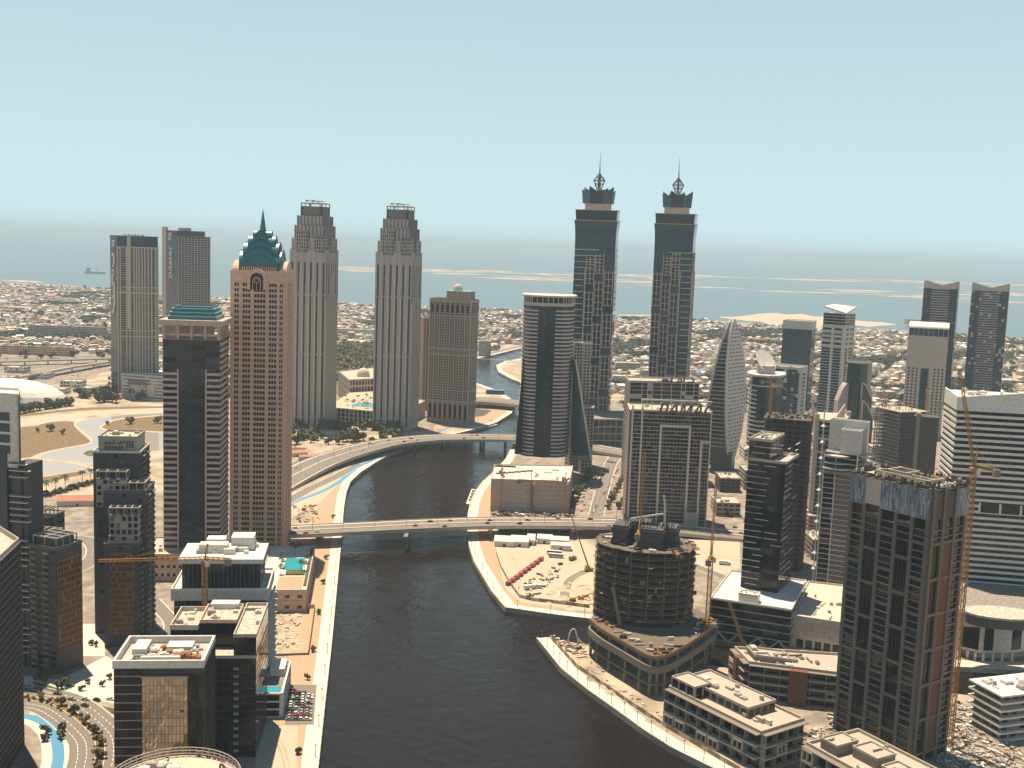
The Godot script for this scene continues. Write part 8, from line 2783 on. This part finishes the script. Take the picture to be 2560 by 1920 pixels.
func small_things() -> void:
	make_protos()
	# traffic on the bridges and bends
	for k in 2:
		var l: PackedVector3Array = near_deck if k == 0 else far_deck
		for i in 22:
			var j := rng.randi_range(3, l.size() - 4)
			var d := (l[j + 1] - l[j])
			var s := Vector3(-d.z, 0, d.x).normalized()
			var side := 1.0 if i % 2 else -1.0
			var o := l[j].lerp(l[j + 1], rng.randf()) + s * side * (rng.randi() % 3 * 3.3 + 4.2) + Vector3(0, 0.08, 0)
			var c := colour()
			car(o, atan2(-d.z, d.x) + (PI if side > 0 else 0.0), c, "driving over the straight canal bridge" if k == 0 else "driving over the curved highway bridge", "cars on the straight bridge" if k == 0 else "cars on the curved bridge")
	for s in [[144, 1736, "grey"], [180, 1750, "silver"], [214, 1750, "white"], [242, 1752, "black"], [277, 1750, "white"], [212, 1766, "black"], [72, 1720, "white"], [176, 1716, "grey"]]:
		car(px(s[0], s[1]) + Vector3(0, 0.08, 0), -0.1 if s[2] != "black" else -0.45, s[2], "on the road bend beside the white plaza", "cars on the bend")
	for i in 46:
		var r := i / 12
		var o := px(718, 1800).lerp(px(776, 1800), 0.12 + 0.25 * r) + (px(728, 1722) - px(718, 1800)) * (i % 12) / 12.0
		if rng.randf() < 0.85: car(o + Vector3(0, 0.08, 0), 0.05, colour(), "parked in the waterfront lot by the cafe house", "cars in the waterfront lot")
	area("parking_lot", [[712, 1812], [784, 1812], [792, 1712], [722, 1712]], 0.05, mats.asphalt)
	for i in 54:
		var f := rng.randf()
		var c := px(lerpf(1545, 1478, f), lerpf(1165, 1282, f)) + Vector3([-15, -10, 10, 15, 20, 2][rng.randi() % 6], 0.08, rng.randf_range(-3, 3))
		car(c, 1.25 + rng.randfn(0, 0.05), colour(), "parked along the cross street beside the signed block", "cars on the cross street")
	for i in 26:
		var x := rng.randf_range(1560, 2540)
		var y: float = 1042 + (x - 1480) * 0.055 + [-4, 4, -2, 2][rng.randi() % 4]
		car(px(x, y) + Vector3(0, 0.1, 0), -0.05, colour(), "on the wide highway behind the striped towers", "cars on the wide highway")
	# quayside lamps and young trees
	for i in 34:
		lamp(v3(along(bank_l.slice(1, 20), 0.01 + i * 0.029) + Vector2(-2, 0), 0), 5.5, "slim dark lamp on the promenade facing the pool podium", "lamps along the west promenade")
	for i in 22: lamp(v3(along(bank_r.slice(0, 14), 0.01 + i * 0.045) + Vector2(2.2, -0.8), 0), 5.5, "slim dark lamp on the promenade round the sandy point", "lamps round the sandy point")
	for i in 17: lamp(v3(along(spit.slice(0, 8), 0.004 + i * 0.009) + Vector2(1.6, -1.2), 0), 5.5, "slim dark lamp on the quay below the round frame", "lamps on the spit quay")
	for i in range(8, near_deck.size() - 8, 2): lamp(near_deck[i] + Vector3(0, 0.5, 0), 10, "tall lamp on the median of the straight bridge", "lamps on the straight bridge")
	for i in range(8, far_deck.size() - 6, 2): lamp(far_deck[i] + Vector3(0, 0.5, 0), 11, "tall lamp on the median of the curved bridge", "lamps on the curved bridge")
	# railings on the quays
	for l in [bank_l.slice(1, 20), bank_r.slice(0, 14), spit]:
		var b := MB.new()
		ribbon(l, 0.25, 0.3, 1.35, b)
		ribbon(l, 0.25, 0.3, 0.85, b)
		var q := smooth(l, 8)
		for i in q.size(): b.bar(v3(q[i], 0.3), v3(q[i], 1.35), 0.07)
		var t := thing("quay_railing", "thin metal railing on the quay edge %s" % ("of the west promenade" if l[0] == bank_l[1] else ("round the sandy point" if l[0] == bank_r[0] else "below the round frame")), "railing", v3(l[0], 0))
		part(t, "rail", b, mats.dark_steel)
	for s in [[833, 1295], [816, 1398], [808, 1459], [795, 1536], [783, 1629], [746, 1882], [768, 1700], [826, 1340]]:
		tree(px(s[0], s[1]), 3.0, "clipped young tree on the tan west promenade", "young promenade trees")
	for s in [[222, 1708], [274, 1698], [256, 1716], [204, 1726], [224, 1614], [240, 1616]]: tree(px(s[0], s[1]), 2.8, "small round tree in a planter on the white plaza", "plaza trees")
	for s in [[105, 1702], [115, 1706], [155, 1720]]: tree(px(s[0], s[1]), 5.5, "yellow green tree on the lawn by the orange block", "lawn trees", "leaf_b")
	for i in 26:
		var c := along(median_line.slice(4, 34), i / 26.0)
		if i % 3 == 1: tree(v3(c, 0.2), rng.randf_range(3.4, 4.8), "street tree on the planted median of the bend", "median trees", "leaf_b" if i % 3 else "leaf")
		else:
			for k in 2: tree(v3(c + Vector2(rng.randf_range(-1, 1), rng.randf_range(-4, 4)), 0.0), rng.randf_range(1.1, 1.8), "low bush on the planted median of the bend", "median bushes", "leaf", "bush")
	for s in [[150, 1830], [150, 1848], [115, 1835], [120, 1850]]: tree(px(s[0], s[1]), 3.6, "small tree beside the blue cycle track", "cycle track trees")
	for s in [[116, 1238], [140, 1231], [163, 1224], [206, 1211], [227, 1205], [250, 1199]]: palm(px(s[0], s[1]), 12, "tall date palm on the lagoon shore", "lagoon palms")
	for i in 34: tree(px(107 + i * 3.6, 1243 - i * 0.95 + rng.randf_range(-3, 3)), rng.randf_range(3, 4.5), "dense shrub in the row below the lagoon palms", "lagoon hedge shrubs", "leaf", "shrub")
	for i in 18: tree(px(lerpf(50, 182, i / 18.0) + rng.randf_range(-4, 4), lerpf(1034, 1012, i / 18.0)), rng.randf_range(8, 12), "round dark tree in the row by the white dome", "dome trees")
	for i in 20: tree(px(rng.randf_range(188, 305), rng.randf_range(980, 1008)), rng.randf_range(8, 14), "dark tree near the pale car park", "car park trees")
	for s in [[126, 1078, 9], [98, 1080, 5], [156, 1086, 6], [325, 1060, 9], [395, 1058, 8], [270, 1062, 5]]: tree(px(s[0], s[1]), s[2], "dry bush on the brown scrub around the lagoon", "scrub bushes", "leaf_dry", "bush")
	for i in 74:
		var x := rng.randf_range(690, 990)
		var y := rng.randf_range(1058, 1118) - (x - 700) * 0.03
		tree(px(x, y), rng.randf_range(7, 13), "leafy tree in the grove before the pool deck podium", "podium grove", "leaf" if i % 3 else "leaf_b")
	for v in 2:   # the park's wood reads as one mass
		var mm := MultiMesh.new()
		mm.transform_format = MultiMesh.TRANSFORM_3D
		mm.mesh = tree_meshes[v]
		mm.instance_count = 150
		for i in 150:
			var h := rng.randf_range(8, 14)
			mm.set_instance_transform(i, Transform3D(Basis(Vector3.UP, rng.randf() * TAU).scaled_local(Vector3(h, h, h)), px(rng.randf_range(835, 940), rng.randf_range(866, 958)) - Vector3(0, h * 0.15, 0)))
		var mi := MultiMeshInstance3D.new()
		mi.multimesh = mm; mi.material_override = mats.leaf if v else mats.leaf_dry
		mi.name = numbered("park_wood")
		mi.set_meta("kind", "stuff"); mi.set_meta("label", "dense park wood between the twin mauve towers"); mi.set_meta("category", "wood")
		add_child(mi)
	for i in 12: palm(px(lerpf(1790, 1975, i / 12.0), lerpf(1583, 1597, i / 12.0)), rng.randf_range(6, 9), "palm in the planted strip below the glass podium", "podium strip palms")
	for i in 24: tree(px(lerpf(1790, 2080, i / 24.0), lerpf(1588, 1612, i / 24.0)), rng.randf_range(2, 3.2), "low hedge shrub along the inlet promenade", "inlet hedge shrubs", "leaf", "shrub")
	for i in 44:
		var f := (i / 4) / 11.0
		tree(px(lerpf(1536, 1482, f), lerpf(1185, 1280, f)) + Vector3([-22, -27, 12, 24][i % 4], 0, 0), rng.randf_range(4, 6.5), "street tree by the cross street parking", "cross street trees", "leaf_b")
	for i in 26: tree(px(lerpf(1250, 1440, i / 26.0), 1334 + rng.randf_range(-3, 3)), rng.randf_range(4, 6.5), "dark tree under the straight bridge beside the sheds", "trees under the bridge")
	for i in 10:
		var pp := R3([640, 1478], [765, 1478], [783, 1368], 14)
		var c := inner(pp, [0.12, 0.2, 0.62, 0.66, 0.3, 0.4, 0.5, 0.14, 0.6, 0.12][i], [0.42, 0.44, 0.5, 0.66, 0.84, 0.8, 0.86, 0.75, 0.35, 0.6][i])
		palm(v3(c, 14), 6.5, "small palm on the deck around the blue pool", "pool deck palms")
	for i in 16:
		var d := PackedVector2Array([p2(812, 1058), p2(1000, 1076), p2(1062, 1040), p2(900, 1000)])
		palm(v3(inner(d, rng.randf_range(0.1, 0.95), rng.randf_range(0.05, 0.8)), 21), 8, "palm on the pool deck between the mauve towers", "hotel deck palms")
	site_things()
	cranes()

func cranes() -> void:
	rng.seed = 97
	var b := px(1584, 1640)
	b = Vector3(b.x, 18, b.z)
	crane(b, hz(1599, 1330, -b.z), pz(1612, 1128, -b.z + 6), "yellow luffing crane rising in front of the round concrete frame", false)
	b = px(1762, 1664)
	crane(b, hz(1772, 1394, -b.z), pz(1792, 1182, -b.z + 4), "orange luffing crane between the round frame and the glass podium", false)
	b = px(2374, 1868)
	crane(b, hz(2428, 1172, -b.z), pz(2399, 922, -b.z + 10), "tall orange crane climbing beside the black residential tower", false)
	b = Vector3(pz(512, 1500, 550).x, 0, -550)
	crane(b, hz(514, 1402, 550), pz(245, 1402, 556), "flat jib crane standing over the black office roofs", true)
	b = px(1252, 1284)
	crane(b, hz(1254, 1187, -b.z), pz(1262, 1180, -b.z - 20), "yellow crane at the canal end of the car park podium", true)
	b = px(1328, 1282)
	crane(b, hz(1328, 1206, -b.z), pz(1398, 1201, -b.z - 4), "yellow crane before the middle of the car park podium", true)
	b = px(1411, 1291)
	crane(b, hz(1416, 1205, -b.z), pz(1424, 1196, -b.z - 18), "yellow crane at the street end of the car park podium", true)
	b = Vector3(pz(1920, 1100, 1200).x, 0, -1200)
	crane(b, hz(1927, 960, 1200), pz(1966, 974, 1185), "orange crane beside the dish tower", true)
	b = Vector3(pz(2316, 1010, 1300).x, 0, -1300)
	crane(b, hz(2318, 975, 1300), pz(2322, 926, 1295), "orange luffing crane over the raw concrete frame", false)
	# crawler cranes with slim booms
	for s in [[1472, 1428, 1429, 1292, "grey mobile crane with a long thin boom on the sandy lot"], [1880, 1690, 1822, 1502, "yellow crawler crane leaning over the brown wall block"], [1866, 1692, 1905, 1612, "red jib crane working on the brown wall block"]]:
		var a := px(s[0], s[1])
		var t := thing("mobile_crane", s[4], "crane", a, "mobile cranes")
		var m := MB.new()
		m.cbox(a + Vector3(0, 0.9, 0), Vector3(6, 1.8, 3.2), 0.3)
		m.cbox(a + Vector3(-1, 2.7, 0), Vector3(3, 1.6, 2.6), 0.3)
		part(t, "cab", m, mats.crane)
		m = MB.new()
		for k in [-1.4, 1.4]: m.cbox(a + Vector3(0, 0, k), Vector3(6.4, 1.0, 0.8), 0.3)
		part(t, "tracks", m, mats.rubber)
		m = MB.new()
		if s[0] < 1500: m.bar(a + Vector3(0, 2.5, 0), pz(s[2], s[3], -a.z + 8), 0.55, 0.3)
		else: lattice(m, a + Vector3(0, 2.5, 0), pz(s[2], s[3], -a.z + 6), 1.3, 0.14)
		part(t, "boom", m, mats.concrete if s[0] < 1500 else (mats.red if s[0] == 1866 else mats.crane))

func site_things() -> void:
	rng.seed = 95
	# sheds, containers, buses and plant on the sandy point
	var i := 0
	for s in [[1262, 1362, 16, 13], [1300, 1362, 14, 14], [1328, 1358, 6, 14], [1362, 1356, 12, 10], [1398, 1360, 15, 9], [1402, 1374, 16, 7]]:
		shed("site_shed", "white gabled shed in the row beneath the straight bridge", px(s[0], s[1]), -0.08, Vector3(s[2], 4.5, s[3]), mats.white, mats.white, "shed", "white site sheds")
		i += 1
	for k in 9:
		var f := k / 8.0
		var a := px(lerpf(1272, 1352, f), lerpf(1462, 1402, f))
		var t := thing("red_container", "red site container in the diagonal row on the sandy lot", "container", a, "red site containers")
		var rd := px(1352, 1402) - px(1272, 1462)
		t.rotation.y = atan2(-rd.z, rd.x) + rng.randfn(0, 0.06)
		var b := MB.new()
		b.box(Vector3(-3, 0, -1.3), Vector3(6, 0, 0), Vector3(0, 2.7, 0), Vector3(0, 0, 2.6))
		t.add_child(inst(b.mesh(), mats.red, "body"))
		b = MB.new()
		b.box(Vector3(-3.1, 2.7, -1.45), Vector3(6.2, 0, 0), Vector3(0, 0.12, 0), Vector3(0, 0, 2.9))
		t.add_child(inst(b.mesh(), mats.red, "roof"))
		b = MB.new()
		b.box(Vector3(-0.5, 0.1, 1.3), Vector3(1.0, 0, 0), Vector3(0, 2.1, 0), Vector3(0, 0, 0.05))
		t.add_child(inst(b.mesh(), mats.plant_white, "door"))
	truck(px(1386, 1386), -0.15, 12, mats.white, "white bus parked on the sandy lot", "bus", "white buses on the lot")
	truck(px(1390, 1394), -0.15, 12, mats.white, "white bus parked on the sandy lot", "bus", "white buses on the lot")
	truck(px(1432, 1400), 0.9, 8, mats.concrete, "grey tipper truck on the sandy lot", "truck")
	truck(px(1332, 1472), 0.55, 14, mats.white, "long white trailer below the red containers", "truck")
	truck(px(1812, 1412), -0.1, 9, mats.white, "white lorry on the sand field by the black tower", "truck")
	truck(px(2352, 1858), 0.1, 11, mats.track_blue, "blue tanker lorry under the orange crane", "truck")
	for s in [[1452, 1500], [1462, 1496], [1432, 1503], [720, 1272], [760, 1276]]:
		var a := px(s[0], s[1])
		var t := thing("excavator", "orange excavator working on bare sand", "excavator", a, "excavators")
		var b := MB.new()
		b.cbox(a + Vector3(0, 0.9, 0), Vector3(3.2, 1.6, 2.6), rng.randf())
		part(t, "cab", b, mats.crane)
		b = MB.new()
		b.cbox(a, Vector3(4, 0.9, 2.8), 0.3)
		part(t, "tracks", b, mats.rubber)
		b = MB.new()
		b.bar(a + Vector3(1, 2, 0), a + Vector3(4.5, 4.2, 0.5), 0.3)
		b.bar(a + Vector3(4.5, 4.2, 0.5), a + Vector3(6.5, 1.0, 0.8), 0.25)
		part(t, "arm", b, mats.crane)
	rubble([[1290, 1470], [1330, 1500], [1400, 1440], [1420, 1405], [1390, 1410]], 160, 2.0, ["concrete", "brown", "leaf", "concrete_dark", "plant_white"], "site_rubble", "dark heaps of material beside the red containers")
	rubble([[1372, 1588], [1400, 1598], [1470, 1625], [1470, 1650], [1420, 1630]], 260, 2.2, ["stone", "brown", "tan", "concrete_pale", "pink"], "site_rubble", "pink and brown heaps of scrap on the spit")
	rubble([[1400, 1632], [1560, 1735], [1700, 1830], [1690, 1800], [1600, 1745], [1500, 1660]], 320, 1.2, ["sand_pale", "concrete_pale", "stone", "tan"], "site_rubble", "loose spoil along the spit's inner path")
	rubble([[2080, 1800], [2120, 1740], [2420, 1760], [2560, 1880], [2560, 1960], [2400, 1930]], 2600, 1.7, ["concrete_pale", "white", "concrete", "brown", "plant_grey", "roof_grey", "concrete_pale"], "site_rubble", "crowded site clutter round the black tower's foot")
	rubble([[1990, 1860], [2080, 1790], [2130, 1820], [2040, 1900]], 260, 2.0, ["concrete_pale", "white", "concrete", "brown", "plant_grey"], "site_rubble", "stacked boards and scrap between the box blocks")
	rubble([[1230, 1290], [1240, 1278], [1440, 1286], [1440, 1300]], 420, 2.2, ["concrete_dark", "brown", "concrete_pale", "dark_steel", "crane", "white"], "site_rubble", "scaffold and formwork clutter before the car park podium")
	rubble([[640, 1300], [700, 1262], [790, 1262], [800, 1305], [720, 1312]], 200, 1.8, ["brown", "concrete", "tan", "crane", "concrete_pale"], "site_rubble", "building material in the pit by the tan tower")
	rubble([[680, 1625], [750, 1625], [758, 1530], [690, 1530]], 140, 1.3, ["sand_pale", "tan", "concrete"], "site_rubble", "pile heads and spoil in the sand pit")
	mounds([[1330, 1500], [1420, 1440], [1470, 1470], [1470, 1530], [1390, 1520]], 26, 6, 1.6, mats.sand_pale)
	mounds([[1450, 1690], [1560, 1760], [1700, 1850], [1690, 1830], [1560, 1735], [1460, 1660]], 60, 5, 1.5, mats.sand)
	mounds([[660, 1640], [745, 1640], [760, 1530], [680, 1530]], 50, 5, 0.9, mats.sand_pale)
	# retaining walls round the sand pit
	var t := thing("pit_wall", "tan retaining wall round the sand pit below the pool podium", "wall", px(720, 1580))
	var q := pts([[676, 1520], [786, 1520], [770, 1636], [668, 1640]])
	for k in 4:
		var b := MB.new()
		b.box(v3(q[k], 0), v3(q[(k + 1) % 4] - q[k], 0), Vector3(0, 2.6 if k != 2 else 1.2, 0), Vector3(0.5, 0, 0.5))
		part(t, "wall_side", b, mats.tan if k == 0 else mats.concrete)
	# hoarding along the quays
	for l in [[[1240, 1384], [1252, 1420], [1275, 1462], [1298, 1494], [1330, 1502], [1400, 1510], [1474, 1520]], [[1375, 1596], [1440, 1668], [1500, 1710], [1580, 1765], [1650, 1812], [1710, 1846], [1800, 1900], [1850, 1930]]]:
		var p := pts(l)
		t = thing("site_hoarding", "grey hoarding fence round the sandy lot" if l[0][0] == 1240 else "grey hoarding fence behind the spit quay", "fence", v3(p[0], 0))
		for k in p.size() - 1:
			var n := maxi(1, int((p[k + 1] - p[k]).length() / 4))
			for j in n: piece(t, "hoarding_panel", mats.concrete if j % 3 else mats.mauve, v3(p[k].lerp(p[k + 1], float(j) / n), 0), v3(p[k + 1] - p[k], 0) / n * 0.97, Vector3(0, 2.4, 0), Vector3(0.1, 0, 0.1))
		flush(t, 300, 4)
	# white arched sculpture on the spit
	t = thing("arch_sculpture", "white leaf shaped arch frame standing on the spit", "sculpture", px(1432, 1612))
	var b := MB.new()
	var o := px(1432, 1612)
	for k in 14:
		var a0 := PI * k / 14
		var a1 := PI * (k + 1) / 14
		b.bar(o + Vector3(-3 * cos(a0), 10 * sin(a0), 0), o + Vector3(-3 * cos(a1), 10 * sin(a1), 0), 0.35)
	part(t, "arch", b, mats.white)
	b = MB.new()
	for k in 3: b.bar(o + Vector3(1 + k, 8 - k * 2.5, 0), o + Vector3(6 + k * 1.5, 0, 1), 0.15)
	part(t, "stay", b, mats.white)
	# pontoons and boats
	for s in [[1173, 1262, 1187, 1225], [1212, 1070, 1242, 1062]]:
		var a := px(s[0] - 8, s[1], -3)
		var c := px(s[2] - 8, s[3], -3)
		t = thing("pontoon", "white floating pontoon by the sandy bank" if s[0] == 1173 else "white floating pontoon below the brown hotel", "pontoon", a)
		b = MB.new()
		b.box(a, c - a, Vector3(0, 1.2, 0), Vector3(6, 0, 2))
		part(t, "deck", b, mats.white)
		for k in 4:
			b = MB.new()
			b.cbox(a.lerp(c, 0.2 + k * 0.2) + Vector3(3, 1.2, 1), Vector3(3.4, 2.2, 3.0))
			part(t, "kiosk", b, mats.concrete_pale)
	var sh := px(238, 684, -6)
	t = thing("cargo_ship", "grey cargo ship far out at sea", "ship", sh)
	b = MB.new()
	b.cbox(sh, Vector3(120, 12, 20))
	part(t, "hull", b, mats.mauve)
	b = MB.new()
	b.cbox(sh + Vector3(-40, 12, 0), Vector3(20, 22, 16))
	part(t, "bridge_house", b, mats.mauve)
	b = MB.new()
	b.bar(sh + Vector3(10, 12, 0), sh + Vector3(10, 38, 0), 1.2)
	part(t, "mast", b, mats.mauve)
	# white sports dome with red print
	var dc := px(8, 1006)
	t = thing("air_dome", "huge white air supported dome with red lettering and red base band", "dome", dc)
	b = MB.new()
	var R := Vector3(88, 34, 46)
	for u in 24:
		for v in 8:
			var f := func(x: int, y: int) -> Vector3:
				var a := TAU * x / 24
				var e := PI / 2 * y / 8
				return dc + Vector3(R.x * pow(absf(cos(a)), 0.8) * signf(cos(a)) * cos(e), R.y * sin(e), R.z * pow(absf(sin(a)), 0.8) * signf(sin(a)) * cos(e))
			b.quad(f.call(u, v), f.call(u, v + 1), f.call(u + 1, v + 1), f.call(u + 1, v))
	part(t, "membrane", b, mats.white)
	b = MB.new()
	for u in 24:
		var a := TAU * u / 24
		var a1 := TAU * (u + 1) / 24
		var f := func(x: float) -> Vector3: return dc + Vector3(R.x * 1.005 * pow(absf(cos(x)), 0.8) * signf(cos(x)), 0, R.z * 1.005 * pow(absf(sin(x)), 0.8) * signf(sin(x)))
		b.quad(f.call(a), f.call(a) + Vector3(0, 3, 0), f.call(a1) + Vector3(0, 3, 0), f.call(a1))
	part(t, "base_band", b, mats.brick)
	letters(t, "print", "DANUBE", dc + Vector3(44, 13.5, 37.5), Vector3(0.92, 0, -0.38), Vector3(0, 0.75, -0.66), 7, 0.2, mats.red)
	# tiled houses
	shed("tiled_hall", "white hall with a salmon tile roof by the lagoon road", px(196, 1262), 0.22, Vector3(34, 5, 13), mats.beige_pale, mats.tile, "house", "", 0.3)
	for s in [[740, 1140, 24, 11, 0.5], [842, 1088, 40, 9, -0.1], [716, 1128, 18, 10, 0.0], [770, 1150, 20, 8, 0.4], [690, 1160, 16, 9, 0.3]]:
		shed("tiled_house", "low villa with a salmon tile roof beside the curved bridge", px(s[0], s[1]), s[4], Vector3(s[2], 4.5, s[3]), mats.beige_pale, mats.tile, "house", "salmon roofed villas", 0.22)
	var bl := px(1238, 985, 0)
	shed("blue_pavilion", "bright blue roofed pavilion on the canal bank", bl, 0.0, Vector3(30, 7, 12), mats.slate, mats.blue_roof, "building", "", 0.08)
	shed("blue_pavilion", "bright blue tent roof among low white halls", px(1742, 935), 0.3, Vector3(26, 6, 20), mats.white, mats.blue_roof, "building", "", 0.15)
